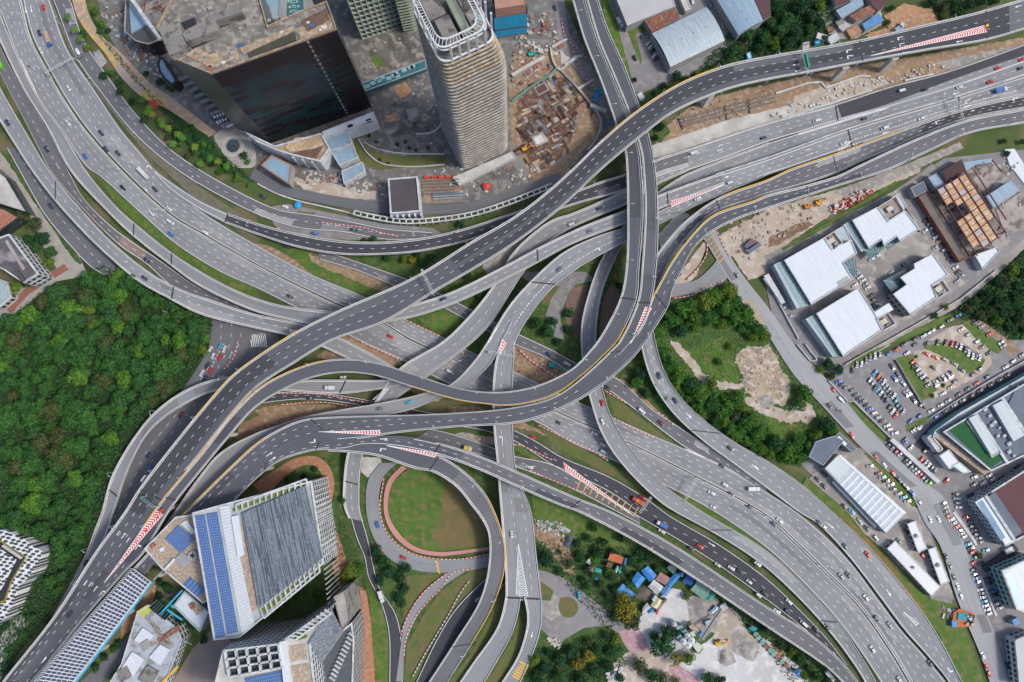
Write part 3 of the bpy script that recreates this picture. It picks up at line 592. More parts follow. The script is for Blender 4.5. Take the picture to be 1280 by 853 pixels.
# left bottom
pt('bare_earth', DIRTO, [(187,735),(197,722),(190,760),(165,785),(150,800),(152,780)], jit=.6)
pt('street', ASP_MID, [(205,745),(228,737),(236,750),(200,770),(170,800),(150,830),(110,870),(80,870),(120,835),(160,795),(190,762)])
pt('lawn', GRASSD, [(190,765),(210,745),(260,770),(290,800),(240,830),(200,800)], jit=.8)
pt('street', mat('brown_street', (.26,.21,.19), (.20,.17,.16), .1), [(215,853),(240,812),(262,790),(285,780),(300,870),(200,870)])
pt('pavement', CONC, [(0,800),(10,775),(25,768),(38,776),(20,800),(0,815)], jit=.6)
pt('bare_earth', CONC_L, [(-20,815),(0,805),(10,818),(0,850),(-20,870)], jit=.8)
# settlement and roundabout
pt('lawn', GRASS, [(664,610),(700,622),(760,648),(790,670),(800,690),(770,690),(720,680),(668,650)], jit=.6)
pt('bare_earth', DIRT, [(665,655),(700,665),(715,690),(720,720),(705,715),(690,690),(668,670)], jit=1.2)
pt('street', LOT, [(673,712),(700,720),(735,745),(768,772),(790,786),(800,800),(780,800),(760,782),(730,785),(705,800),(697,810),(685,795),(676,786)])
pt('gravel', GRAV, [(678,757),(690,744),(700,748),(702,768),(690,776),(678,768)], jit=.4)
pt('lawn', GRASSB, [(676,727),(692,738),(688,752),(677,750)], jit=.4)
pt('lawn', GRASSB, [(700,748),(710,746),(721,753),(722,765),(714,772),(703,770),(698,758)], smooth=True)
pt('pavement', PINKP, [(772,790),(795,785),(812,797),(816,815),(800,825),(785,812)], smooth=True)
pt('pavement', SAND, [(815,815),(850,828),(880,850),(880,862),(760,862),(765,830),(785,815)], jit=1)
pt('pavement', PINKP, [(835,832),(850,830),(872,845),(880,862),(850,862)], jit=.5)
pt('gravel', CHALK, [(795,780),(815,755),(840,735),(862,742),(862,770),(855,800),(870,815),(885,800),(905,790),(960,800),(1000,835),(1020,870),(890,870),(870,845),(845,830),(815,815),(805,795)], jit=1.2)
pt('gravel', GRAV, [(858,748),(880,742),(905,760),(915,765),(935,790),(915,800),(890,790),(880,800),(862,780)], jit=1.2)
pt('bare_earth', SAND, [(905,755),(922,765),(935,790),(950,805),(935,825),(905,810),(890,800)], jit=1.5)
pt('gravel', GRAV, [(912,785),(928,788),(949,815),(940,828),(915,815)], jit=.8)
pt('gravel', GRAV, [(898,812),(915,815),(920,828),(905,834),(897,826)], jit=.6)
pt('bare_earth', DIRTO, [(962,805),(972,804),(984,818),(976,822)], jit=.6)
# hill on the right
pt('hill_scrub', GRASSD, [(783,455),(822,398),(845,375),(870,368),(915,350),(930,352),(960,395),(968,430),(1000,465),(1020,500),(1050,540),(1030,560),(1003,585),(960,575),(905,540),(870,518),(835,485),(812,430),(798,455)], jit=1)
pt('lawn', GRASS, [(850,440),(880,430),(905,420),(918,450),(925,485),(890,480),(860,460)], jit=1)
pt('lawn', GRASS, [(955,520),(985,520),(1015,545),(1005,560),(970,550)], jit=1)
pt('bare_earth', SAND, [(837,426),(848,428),(856,438),(870,452),(880,468),(900,477),(930,480),(926,487),(900,486),(876,478),(862,458),(845,440)], jit=1.6)
pt('bare_earth', mat('cut_slope', (.36,.28,.19), (.20,.165,.13), .1, c3=(.42,.37,.30), s3=.25), [(922,440),(935,432),(948,434),(960,430),(972,446),(976,462),(986,474),(988,492),(980,508),(962,502),(948,506),(936,492),(926,482),(930,468),(920,456)], jit=2.2)
pt('gravel', SAND, [(925,488),(940,498),(955,503),(985,514),(1000,500),(1010,504),(1022,520),(1012,530),(1000,526),(985,530),(965,522),(950,516),(935,506)], jit=2.2); pt('gravel', GRAV, [(945,500),(955,493),(966,496),(968,506),(955,511)], jit=.8)
pt('bare_earth', SAND, [(832,372),(845,352),(858,330),(880,302),(884,306),(870,345),(842,368)], jit=1)
# construction strips top right
pt('bare_earth', mat('works_earth', (.27,.18,.11), (.20,.14,.09), .05, c3=(.32,.25,.19), s3=.3), [(818,170),(860,135),(890,122),(960,105),(1060,84),(1160,68),(1290,45),(1290,56),(1180,92),(1100,112),(1040,132),(960,155),(890,178),(822,200)], jit=1)
pt('concrete_slab', CONC_L, [(815,182),(858,168),(910,150),(962,138),(1040,118),(1100,98),(1112,104),(1040,131),(960,153),(858,186),(818,199)], jit=.3)
pt('gravel', SAND, [(990,108),(1030,100),(1080,98),(1110,100),(1100,108),(1040,125),(995,140)], jit=1)
pt('verge', GRASSD, [(1028,100),(1060,92),(1072,96),(1040,108)], jit=1)
pt('verge', GRAV, [(1170,78),(1280,55),(1285,62),(1185,88)], jit=1)
pt('lawn', GRASS, [(758,0),(762,40),(780,75),(790,100),(775,55),(782,45),(800,38),(812,40),(805,30),(780,40),(768,0)], jit=.5)
pt('woodland_floor', FLOOR, [(860,110),(900,80),(930,20),(950,-10),(1060,-10),(1040,40),(1010,60),(960,70),(910,82),(870,95)])
pt('woodland_floor', FLOOR, [(1150,-10),(1270,-10),(1225,14),(1160,30),(1170,10)])
pt('bare_earth', DIRTO, [(1105,20),(1130,5),(1165,12),(1175,28),(1130,38),(1090,48),(1080,44),(1110,35)], jit=1)
pt('yard', YARD, [(1020,10),(1060,0),(1100,10),(1105,30),(1070,48),(1040,50)], jit=1)
pt('parking_lot', LOT, [(755,-10),(900,-10),(935,55),(915,70),(790,118),(785,100),(765,40)])
pt('lawn', GRASS, [(752,-10),(760,0),(772,30),(780,62),(790,98),(785,100),(768,60),(755,20)], jit=.4)
pt('lawn', GRASS, [(782,36),(806,25),(810,40),(795,42),(803,78),(800,80),(790,55),(785,42)], jit=.4)
pt('street', LOT, [(792,112),(840,95),(905,60),(912,68),(860,95),(840,100),(800,118)])
pt('verge', GRASSD, [(796,128),(830,108),(870,92),(915,72),(960,66),(915,78),(876,91),(840,108),(803,132)], jit=.8)
# right estate
pt('construction_strip', SAND, [(905,290),(960,262),(1010,247),(1095,225),(1110,215),(1150,200),(1150,215),(1110,232),(1040,268),(977,310),(955,345),(935,350),(918,325),(895,300)], jit=1)
pt('gravel', GRAV, [(1040,240),(1110,214),(1160,194),(1200,178),(1205,185),(1160,205),(1110,228),(1060,248)], jit=.6)
pt('bare_earth', mat('brown_earth', (.2,.1,.07)), [(960,298),(985,285),(1008,276),(1018,280),(975,305),(960,310)], jit=1)
pt('estate_yard', LOT, [(955,345),(960,318),(1115,240),(1180,198),(1290,186),(1290,300),(1250,330),(1200,372),(1145,400),(1070,448),(1060,465),(1045,475),(985,430),(965,395)])
pt('parking_lot', LOT, [(1035,478),(1058,462),(1110,440),(1160,415),(1250,395),(1290,420),(1290,880),(1240,880),(1245,815),(1225,750),(1205,690),(1145,600),(1090,545),(1050,500)])
pt('parking_lot', LOT, [(1085,560),(1110,590),(1160,655),(1190,740),(1190,760),(1165,750),(1110,680),(1040,620),(1000,580),(1040,560)])
pt('yard', YARD, [(1020,590),(1060,560),(1078,560),(1100,590),(1150,640),(1165,680),(1180,740),(1120,700),(1060,650),(1010,600)], jit=.5)
pt('perimeter_lane', YARD, [(955,320),(1060,268),(1120,238),(1165,205),(1172,212),(1125,245),(1062,278),(960,332)])
pt('perimeter_lane', YARD, [(1060,452),(1140,403),(1200,370),(1240,335),(1290,290),(1290,302),(1245,345),(1205,380),(1145,412),(1066,460)])
pt('lawn', GRASS, [(977,310),(1040,275),(1120,226),(1121,230),(1042,280),(978,314)])
pt('lawn', GRASS, [(1058,462),(1145,410),(1190,392),(1170,410),(1120,428),(1070,445)], jit=.8)
pt('woodland_floor', FLOOR, [(1185,392),(1215,372),(1250,342),(1290,305),(1290,425),(1262,425),(1230,402),(1205,400)])
pt('factory_yard', YARD, [(1000,320),(1050,290),(1120,248),(1172,300),(1210,352),(1160,385),(1070,440),(1020,420)])
pt('lawn', GRASS, [(1120,448),(1141,442),(1146,465),(1155,478),(1172,486),(1163,497),(1152,501)], jit=.4)
pt('dirt_lot', SAND, [(1142,440),(1160,436),(1190,450),(1208,468),(1195,482),(1175,487),(1158,478),(1147,465)], jit=.6)
pt('dirt_lot', SAND, [(1160,425),(1190,408),(1215,405),(1235,432),(1240,455),(1228,468),(1165,500),(1160,495),(1225,460),(1230,445),(1208,432),(1180,427)], jit=.6)
pt('lawn', GRASS, [(1153,434),(1175,428),(1210,437),(1232,450),(1226,460),(1209,467),(1196,458),(1180,447)], jit=.4)
pt('lawn', GRASS, [(1202,404),(1212,400),(1232,415),(1245,425),(1258,432),(1248,443),(1238,438),(1218,422)], jit=.4)
pt('bare_earth', DIRT, [(1215,400),(1235,402),(1262,422),(1275,440),(1262,445),(1258,430),(1240,418)], jit=.6)
pt('lawn', GRASS, [(1060,503),(1066,502),(1090,525),(1114,549),(1106,553),(1080,530)])
pt('lawn', GRASS, [(1080,567),(1086,565),(1146,630),(1141,634)])
pt('lawn', GRASS, [(1132,532),(1160,520),(1162,524),(1142,538),(1133,540)], jit=.4)
pt('street', ASP_DARK, [(1142,556),(1165,529),(1205,502),(1250,474),(1290,450),(1290,466),(1200,518),(1166,548),(1158,568)])
pt('lawn', GRASS, [(1035,625),(1060,655),(1110,700),(1120,745),(1100,720),(1055,668),(1038,640)], jit=.4)
pt('lawn', GRASS, [(1008,596),(1060,640),(1090,680),(1130,722),(1160,748),(1190,755),(1200,762),(1230,852),(1236,870),(1200,870),(1175,795),(1135,742),(1080,677),(1040,640),(1003,606)], jit=.3)
pt('verge', mat('orange_scrub', (.16,.12,.03), (.10,.10,.025), .2, c3=(.22,.12,.03), s3=.5), [(1048,640),(1058,645),(1110,700),(1150,755),(1160,770),(1152,765),(1100,705)], jit=.8)
pt('bare_earth', YARD, [(1168,742),(1180,730),(1192,745),(1192,750)], jit=.3)
pt('yard', YARD, [(1080,640),(1120,655),(1160,690),(1185,725),(1192,745),(1168,745),(1120,705),(1090,670)], jit=.5)
# mall and construction site
pt('mall_apron', mat('apron', (.15,.145,.14), (.09,.088,.085), .06, c3=(.20,.19,.18), s3=.25), [(150,-10),(700,-10),(730,60),(758,110),(778,160),(748,180),(712,212),(650,235),(600,252),(500,258),(430,250),(372,238),(330,218),(300,198),(262,168),(235,148),(200,130),(178,110),(150,70),(128,30),(120,-10)])
pt('bare_earth', DIRT, [(640,70),(690,60),(720,90),(745,130),(752,165),(720,200),(690,225),(660,230),(640,200),(636,120)], jit=1.5)
pt('site_floor', RUSTY, [(648,120),(690,95),(720,105),(742,140),(730,170),(700,200),(672,215),(655,190),(645,150)], jit=2)
pt('site_floor', DIRT, [(722,115),(738,140),(738,160),(718,190),(708,222),(698,225),(702,195),(718,165)], jit=1.5)
pt('street', LOT, [(692,-10),(704,-10),(710,40),(735,75),(752,105),(768,140),(760,150),(735,105),(715,80),(698,50)])
pt('yard', CONC_L, [(700,60),(708,70),(716,75),(705,85),(702,84)], jit=.5)
pt('street', mat('mud_grey', (.22,.2,.18), (.17,.16,.15), .1), [(636,180),(645,180),(655,200),(662,225),(655,230),(645,215)])
pt('plaza', PLAZA, [(268,168),(285,160),(305,165),(318,185),(318,208),(300,210),(280,205),(270,190)], smooth=True)
pt('bare_earth', SAND, [(365,222),(400,225),(440,236),(470,240),(470,250),(420,248),(380,238)], jit=1)
pt('courtyard_garden', GRASSB, [(440,175),(465,188),(500,195),(556,196),(556,208),(500,210),(470,212),(450,200)], smooth=True)
pt('courtyard_floor', mat('black_stain', (.06,.055,.05), (.14,.13,.12), .1, c3=(.25,.23,.21), s3=.15), [(455,50),(500,38),(525,45),(532,75),(470,92)], jit=.8)
pt('courtyard_garden', mat('black_stain', (.06,.055,.05)), [(475,160),(520,145),(545,135),(550,150),(535,166),(490,172)], jit=.8)
pt('courtyard_garden', GRASS, [(462,72),(470,68),(480,80),(472,88)], jit=.5)
pt('courtyard_garden', GRASS, [(441,162),(455,157),(463,168),(445,172)], jit=.5)
pt('courtyard_garden', DIRTO, [(492,108),(505,100),(515,115),(500,124)], jit=.8)
pt('courtyard_garden', DIRTO, [(480,145),(495,140),(500,150),(485,153)], jit=.8)
pt('verge', GRASSD, [(262,168),(275,185),(285,205),(300,213),(318,222),(312,232),(280,215),(250,190),(220,160),(190,128),(165,100),(125,50),(108,15),(100,-10),(108,-10),(112,12),(132,45),(155,78),(175,100),(200,130),(235,155)], jit=.6)
pt('bare_earth', CONC, [(116,66),(124,62),(134,78),(126,86)])
pt('bare_earth', mat('gravel_median', (.16,.14,.11), (.11,.11,.07), .3), [(60,-8),(64,10),(88,65),(128,125),(180,190),(250,255),(300,290),(320,300),(320,280),(265,245),(222,214),(170,170),(124,115),(95,72),(66,5)])
pt('frontage_yard', LOT, [(330,260),(360,255),(420,268),(480,280),(540,285),(560,296),(520,300),(400,300),(345,285)])
pt('lawn', GRASSB, [(360,272),(372,264),(395,266),(385,276),(372,282),(362,280)], jit=.5)
# pink-bordered ring path and striped islands

_pz[0] += 0
pt('site_floor', DIRT, [(905,128),(960,112),(1000,100),(1060,90),(1100,82),(1100,90),(1040,104),(965,130)], jit=1.5); pt('verge', GRASSD, [(818,160),(830,150),(838,165),(826,178),(818,176)], jit=.8)
road('PINKRING', [(502,582),(484,603),(480,640),(490,666),(513,687),(545,695),(611,688)], [(508,585),(490,605),(485,640),(495,662),(516,682),(545,690),(611,684)], .03, PINK, 'pink path around the round lawn', lanes=1, solid='', **gr)
# expansion of gores: painted triangles
def gore(tip, bl, br, rk, red=True, up=.05, n=None, label=None):
    """chevron gore on road rk: tip, left and right base corners in photo pixels"""
    r = ROADS[rk]
    def W(p):
        q = Vector(p); i = min(range(r.n), key=lambda i: (r.mid[i]-q).length_squared); return P(p[0], p[1], r.z[i]+up)
    v2 = lambda p: Vector((p[0], p[1])); T, A_, B_ = v2(tip), v2(bl), v2(br); M_ = (A_+B_)/2; L = (W(M_)-W(T)).length; ww = (W(A_)-W(B_)).length
    n = n or max(5, int(L/(1.6 if red else 1.25))); b = MB(); w = MB(); U = Vector((0, 0, .02))
    for k in range(n):
        t0, t1 = k/n, (k+1)/n
        if red: b.quad(W(T.lerp(A_, t0)), W(T.lerp(A_, t1)), W(T.lerp(B_, t1)), W(T.lerp(B_, t0)))
        if k == 0: continue
        t1 = (k+(.42 if red else .3))/n; dt = .35*ww/L
        for X in (A_, B_): w.quad(W(T.lerp(X, t0))+U, W(T.lerp(X, t1))+U, W(T.lerp(M_, min(1, t1*(1+dt))))+U, W(T.lerp(M_, min(1, t0*(1+dt))))+U)
    for X in (A_, B_):
        for k in range(n):
            p, q = W(T.lerp(X, k/n)), W(T.lerp(X, (k+1)/n)); d = (q-p).normalized(); sd = Vector((-d.y, d.x, 0))*.13; w.quad(p-sd+U*1.3, q-sd+U*1.3, q+sd+U*1.3, p+sd+U*1.3)
    if red: b.build('gore_paint', RED, r.root)
    w.build('chevron_marking', WHITE, r.root)
gore((130,729), (196,637), (204,643), 'A', up=.4)
gore((402,540), (475.5,538), (476,544), 'E2', up=.08)
gore((483,557), (547,567), (544,572), 'F', up=.08)
gore((788,430), (807,383), (815,385), 'C', up=.3)
gore((1088,70), (1231,32), (1234,40), 'A', up=.09)
gore((906,231), (838,252), (839,259), 'M', up=.06); 
gore((625,445), (627,424), (633,428), 'M1', up=.08)
gore((648,680), (645,745), (660,746), 'M1', False, up=.06)
gore((1115,134), (996,163), (998,169), 'HWB0', False, up=.05)
gore((795,647), (704,578), (706,588), 'R5', up=.05)
gore((1128,764), (1146,783), (1149,780), 'E1', False)
gore((51,128), (22,72), (26,74), 'R1L', False)
gore((250,264), (217,240), (218,238), 'R1R', False)
gore((886,574), (856,561), (861,565), 'R1R', False)
gore((497,472), (466,500), (472,503), 'P', False)
gore((1065,176), (1046,188), (1048,193), 'HWC', False)
# lane arrows
def arrow(px, py, rk=None, flip=False, s=1.0, turn=0):
    h = ontop(px, py) if rk is None else None
    if rk: r = ROADS[rk]; i = min(range(r.n), key=lambda i: (r.mid[i]-Vector((px, py))).length_squared); z = r.z[i]
    elif h: r, z, i = h
    else: return
    d = r.dirs[i]*(-1 if flip else 1); c = P(px, py, z+.045); n = Vector((-d.y, d.x, 0)); b = MB()
    b.quad(c-d*2.4*s-n*.18, c+d*.6*s-n*.18, c+d*.6*s+n*.18, c-d*2.4*s+n*.18)
    if turn == 0: b.poly([c+d*.6*s-n*.6, c+d*2.4*s, c+d*.6*s+n*.6])
    else:
        m = n*turn; b.quad(c+d*.6*s-m*.18, c+d*.6*s+m*.9, c+d*1.1*s+m*.9, c+d*1.1*s-m*.18); b.poly([c+d*.2*s+m*.9, c+d*.85*s+m*2.0, c+d*1.5*s+m*.9])
    b.build('arrow_marking', WHITE, r.root)
for a in [(32,13),(39,12),(41,71,),(135,157,None,0,1,1)]: arrow(*a)
for (x, y, t) in [(100,104,1),(93,154,-1),(139,159,-1),(80,115,0),(121,172,0),(187,208,1)]: arrow(x, y, None, False, 1, t)
for (x, y, t) in [(149,665,0),(155,669,0),(161,674,0),(172,683,-1),(108,727,0),(114,729,0),(120,735,0),(128,740,-1),(49,819,0),(55,825,0),(60,829,-1)]: arrow(x, y, None, True, 1, t)
for (x, y, t) in [(992,74,0),(995,81,0),(996,89,0),(1060,63,1),(1061,70,1),(1124,47,1),(1126,55,1),(1131,66,0),(1199,52,0),(1273,8,0)]: arrow(x, y, None, False, 1, t)
for (x, y, t) in [(1008,188,0),(1012,193,0),(1018,208,0),(1107,166,0),(1195,117,0),(1208,126,1),(1209,133,0),(1214,139,1),(899,188,0),(900,182,0),(1171,152,1),(1268,123,1)]: arrow(x, y, None, False, 1, t)
for (x, y, t) in [(907,222,0),(747,311,-1),(700,330,0),(625,398,0),(601,434,0),(628,548,1),(389,543,0),(392,553,1),(480,549,0),(478,561,1),(337,568,0),(341,574,0)]: arrow(x, y, None, True, 1, t)
for (x, y, t) in [(861,520,0),(858,527,0),(943,583,0),(945,585,0),(951,579,1),(1039,658,0),(1036,665,0),(1046,653,1),(1118,735,0),(1111,741,0),(1106,748,0),(1187,839,1),(890,681,0),(665,793,0),(654,800,0)]: arrow(x, y, None, False, 1, t)
# yellow speed bars
def bars(px0, py0, px1, py1, n, ln, rk, ang=None, w=.9, m=YEL):
    r = ROADS[rk]; b = MB()
    for k in range(n):
        t = k/(n-1); x, y = px0+(px1-px0)*t, py0+(py1-py0)*t; i = min(range(r.n), key=lambda i: (r.mid[i]-Vector((x, y))).length_squared)
        c = P(x, y, r.z[i]+.05); d = r.dirs[i]
        if ang is not None: d = Matrix.Rotation(R_(ang), 3, 'Z') @ d
        nn = Vector((-d.y, d.x, 0)); b.quad(c-nn*ln/2-d*w/2, c+nn*ln/2-d*w/2, c+nn*ln/2+d*w/2, c-nn*ln/2+d*w/2)
    b.build('speed_bars', m, r.root)
bars(724,605,795,640,10,6.5,'R5',w=.6); bars(655,830,646,848,7,6,'Y2'); bars(546,704,548,714,3,3,'Z1',30)
bars(888,297,902,325,6,5,'DD',20,.8,YELD); bars(936,378,950,404,6,6,'DD',-20,.9,YELD)
b = MB()
for k in range(9):          # zebra hatching at the junction under the left flyover
    x = 318+k*2.3-6; b.quad(P(x, 418, .3), P(x+1.0, 418, .3), P(x+3.6, 434, .3), P(x+2.6, 434, .3))
b.build('hatch_marking', WHITE, ROADS['BB'].root)
# ---- piers under the decks
def pier(r, i, w=None, rel=.5):
    z = r.z[i]-1.7
    if z < 3.5: return
    c = r.LW[i].lerp(r.RW[i], rel); n = (r.RW[i]-r.LW[i]).normalized(); W2 = min(r.wid[i]*.42, 7); b = MB(); d = r.dirs[i]
    b.prism(ccw([Vector((c.x, c.y, z))-n*W2-d*1.1, Vector((c.x, c.y, z))+n*W2-d*1.1, Vector((c.x, c.y, z))+n*W2+d*1.1, Vector((c.x, c.y, z))-n*W2+d*1.1]), z-1.3, 0)
    for q in b.v[:4]: pass
    b.cyl((c.x, c.y, G0), 1.25, z-1.3-G0, 14); b.build('pier', CONC_L, r.root)
for k, r in ROADS.items():
    if not r.elev or not r.pier: continue
    step = max(6, int(30/ (r.s[-1]/(r.n-1)))); 
    for i in range(step//2, r.n-1, step):
        x, y = PX(((r.LW[i]+r.RW[i])/2)*Vector((1, 1, 0)) if False else Vector((((r.LW[i]+r.RW[i])/2).x, ((r.LW[i]+r.RW[i])/2).y, 0.2)))
        ok = True
        for rr in ROADS.values():       # no column may stand on a carriageway below
            if rr is r: continue
            for j in range(0, rr.n-1):
                if rr.z[j] < r.z[i]-1:
                    cc = (rr.LW[j]+rr.RW[j])/2; pc = (r.LW[i]+r.RW[i])/2
                    if (Vector((cc.x, cc.y))-Vector((pc.x, pc.y))).length < rr.wid[j]/2+2.5: ok = False; break
            if not ok: break
        if ok: pier(r, i)
# the big tapered outrigger piers beside the widest flyover
for (x, y, bx, by) in [(889,119,874,138),(1056,86,1046,97),(181,598,170,600),(1006,56,1004,52),(1118,74,1110,78)]:
    c = P(x, y, 15.5); h = ROADS['A']; i = min(range(h.n), key=lambda i: (h.mid[i]-Vector((x, y))).length_squared); d = h.dirs[i]
    b = MB(); n = Vector((-d.y, d.x, 0)); cc = (h.LW[i]+h.RW[i])/2; e = c; m_ = Vector((cc.x, cc.y, h.z[i]-1.7))
    e = Vector((c.x, c.y, h.z[i]-2.2)); s_ = d*2.2
    b.prism(ccw([m_-s_, e-s_, e+s_, m_+s_]), h.z[i]-4.2, 0)
    k = d*2.0; nn = (e-m_).normalized()*1.6
    b.prism(ccw([e-k-nn, e+k-nn, e+k+nn*.5, e-k+nn*.5]), G0, 0); b.build('outrigger_pier', CONC_L, h.root)
# ================================================================ VEGETATION
def leafmat(name, a, b_, var=.45):
    m = bpy.data.materials.new(name); m.use_nodes = True; N = m.node_tree.nodes; L = m.node_tree.links; b = N['Principled BSDF']
    b.inputs['Roughness'].default_value = .7; b.inputs['Specular IOR Level'].default_value = .2
    oi = N.new('ShaderNodeObjectInfo'); g = N.new('ShaderNodeNewGeometry'); t = N.new('ShaderNodeTexNoise'); t.inputs['Scale'].default_value = .45; t.inputs['Detail'].default_value = 3
    L.new(g.outputs['Position'], t.inputs['Vector'])
    mx = N.new('ShaderNodeMixRGB'); mx.inputs[1].default_value = (*a, 1); mx.inputs[2].default_value = (*b_, 1)
    ad = N.new('ShaderNodeMath'); ad.operation = 'MULTIPLY_ADD'; L.new(oi.outputs['Random'], ad.inputs[0]); ad.inputs[1].default_value = .9
    ml = N.new('ShaderNodeMath'); ml.operation = 'MULTIPLY_ADD'; L.new(t.outputs['Fac'], ml.inputs[0]); ml.inputs[1].default_value = 1.2; ml.inputs[2].default_value = -.62
    L.new(ml.outputs[0], ad.inputs[2]); L.new(ad.outputs[0], mx.inputs[0])
    rn = N.new('ShaderNodeMath'); rn.operation = 'MULTIPLY_ADD'; L.new(g.outputs['Random Per Island'], rn.inputs[0]); rn.inputs[1].default_value = var*1.3; rn.inputs[2].default_value = 1-var*.65
    vm = N.new('ShaderNodeVectorMath'); vm.operation = 'SCALE'; L.new(mx.outputs[0], vm.inputs[0]); L.new(rn.outputs[0], vm.inputs['Scale']); L.new(vm.outputs[0], b.inputs['Base Color'])
    MATS[name] = m; return m
LEAF = leafmat('leaf_green', (.009,.042,.016), (.030,.092,.022), .28)
LEAFH = leafmat('leaf_bright', (.026,.100,.014), (.080,.180,.022), .3)
LEAFM = leafmat('leaf_mid_green', (.016,.068,.018), (.042,.120,.024), .28)
LEAFY = leafmat('leaf_yellow_green', (.055,.125,.015), (.12,.175,.02), .35)
LEAFO = leafmat('leaf_olive', (.032,.055,.020), (.060,.078,.026), .3)
LEAFG = leafmat('leaf_golden', (.13,.12,.015), (.20,.17,.02))
BARK = mat('bark', (.12,.09,.06), (.08,.06,.045), 1.5)
vr = random.Random(11)
def crown_mesh(name, m, nl=7, nleaf=1300, seed=0, flat=.72, ls=.085):
    rr = random.Random(seed); b = MB(); lumps = [(0, 0, .55, .55)]
    for k in range(nl):
        a = 2*math.pi*k/nl+rr.uniform(-.35, .35); d = rr.uniform(.35, .68); r = rr.uniform(.26, .44); lumps.append((d*math.cos(a), d*math.sin(a), rr.uniform(.3, .75), r))
    for k in range(4): lumps.append((rr.uniform(-.35, .35), rr.uniform(-.35, .35), rr.uniform(.65, .95), rr.uniform(.2, .32)))
    tot = sum(l[3]**2 for l in lumps)
    for (lx, ly, lz, lr) in lumps:
        for _ in range(int(nleaf*lr*lr/tot)):
            u = rr.uniform(-.35, 1); a = rr.uniform(0, 2*math.pi); s = math.sqrt(max(0, 1-u*u)); d = Vector((s*math.cos(a), s*math.sin(a), u))
            q = lr*rr.uniform(.72, 1.08); c = Vector((lx, ly, lz))+d*q; c.z = .15+c.z*flat
            n = (d*1.0+Vector((rr.gauss(0, .45), rr.gauss(0, .45), rr.gauss(0, .45)))).normalized(); t = n.cross(Vector((rr.uniform(-1, 1), rr.uniform(-1, 1), .3))).normalized(); w = n.cross(t)
            k1 = ls*rr.uniform(.6, 1.35); k2 = k1*rr.uniform(.5, .85)
            b.quad(c-t*k1-w*k2*.3, c-t*k1*.1-w*k2, c+t*k1+w*k2*.2, c+t*k1*.1+w*k2)
    me = bpy.data.meshes.new(name); me.from_pydata([tuple(v) for v in b.v], [], b.f); me.materials.append(m); me.update(); return me
def trunk_mesh():
    b = MB(); b.cyl((0, 0, -.1), .07, .55, 7, 0, .045)
    for k in range(4):
        a = k*1.6; b.bar((0, 0, .4), (.35*math.cos(a), .35*math.sin(a), .62), .035)
    me = bpy.data.meshes.new('trunk'); me.from_pydata([tuple(v) for v in b.v], [], b.f); me.materials.append(BARK); me.update(); return me
TRUNK = trunk_mesh()
CRS = {}
for nm, m in (('g', LEAF), ('y', LEAFY), ('o', LEAFO), ('d', LEAFG), ('h', LEAFH), ('m', LEAFM)):
    CRS[nm] = [crown_mesh('crown', m, vr.randint(6, 9), 1500 if nm != 'd' else 900, 50+k*7+ord(nm), vr.uniform(.6, .8), vr.uniform(.06, .085)) for k in range(5 if nm in 'go' else 3)]
SHR = [crown_mesh('crown', m, 5, 420, 900+i, .7, .14) for i, m in enumerate((LEAF, LEAFY, LEAFO))]
TREES = []
def tree(px, py, r, kind='g', label='broadleaf tree', group='trees', cat='tree', z0=G0, h=None):
    if ontop(px, py): return
    h = h or r*1.25; c = P(px, py, z0+h*.6); o = thing('tree', label, cat, (c.x, c.y, z0), group, vr.uniform(0, 6.28), local=True)
    me = vr.choice(CRS[kind]); cr_ = bpy.data.objects.new('crown', me); C.objects.link(cr_); cr_.parent = o; cr_.location = (0, 0, h*.25); cr_.scale = (r*vr.uniform(.93, 1.07), r*vr.uniform(.93, 1.07), h*.85)
    t = bpy.data.objects.new('trunk', TRUNK); C.objects.link(t); t.parent = o; t.scale = (r*.9, r*.9, h); TREES.append((px, py, r)); return o
def shrub(px, py, r, kind=0, label='round green shrub', group='shrubs', z0=G0):
    c = P(px, py, z0+.5); o = bpy.data.objects.new('shrub', SHR[kind]); C.objects.link(o); o.location = (c.x, c.y, z0-.1); o.scale = (r, r, r); o.rotation_euler[2] = vr.uniform(0, 6); tag(o, label, 'shrub', group); return o
def scatter(poly, sp, rmin, rmax, kinds, label, group, jit=.35, edge=0, mx=999):
    xs = [p[0] for p in poly]; ys = [p[1] for p in poly]; pts = []; y = min(ys); row = 0
    while y < max(ys):
        x = min(xs)+(row % 2)*sp*.5
        while x < max(xs):
            a, b_ = x+vr.uniform(-jit, jit)*sp, y+vr.uniform(-jit, jit)*sp
            if inpoly(a, b_, poly): pts.append((a, b_))
            x += sp
        y += sp*.86; row += 1
    for (a, b_) in pts[:mx]:
        k = vr.choice(kinds); nm = {'g': 'dark green', 'y': 'yellow-green', 'o': 'olive-brown', 'd': 'golden', 'h': 'fresh green', 'm': 'mid green'}[k]
        tree(a, b_, vr.uniform(rmin, rmax), k, label.format(nm), group+' with '+nm+' crowns')
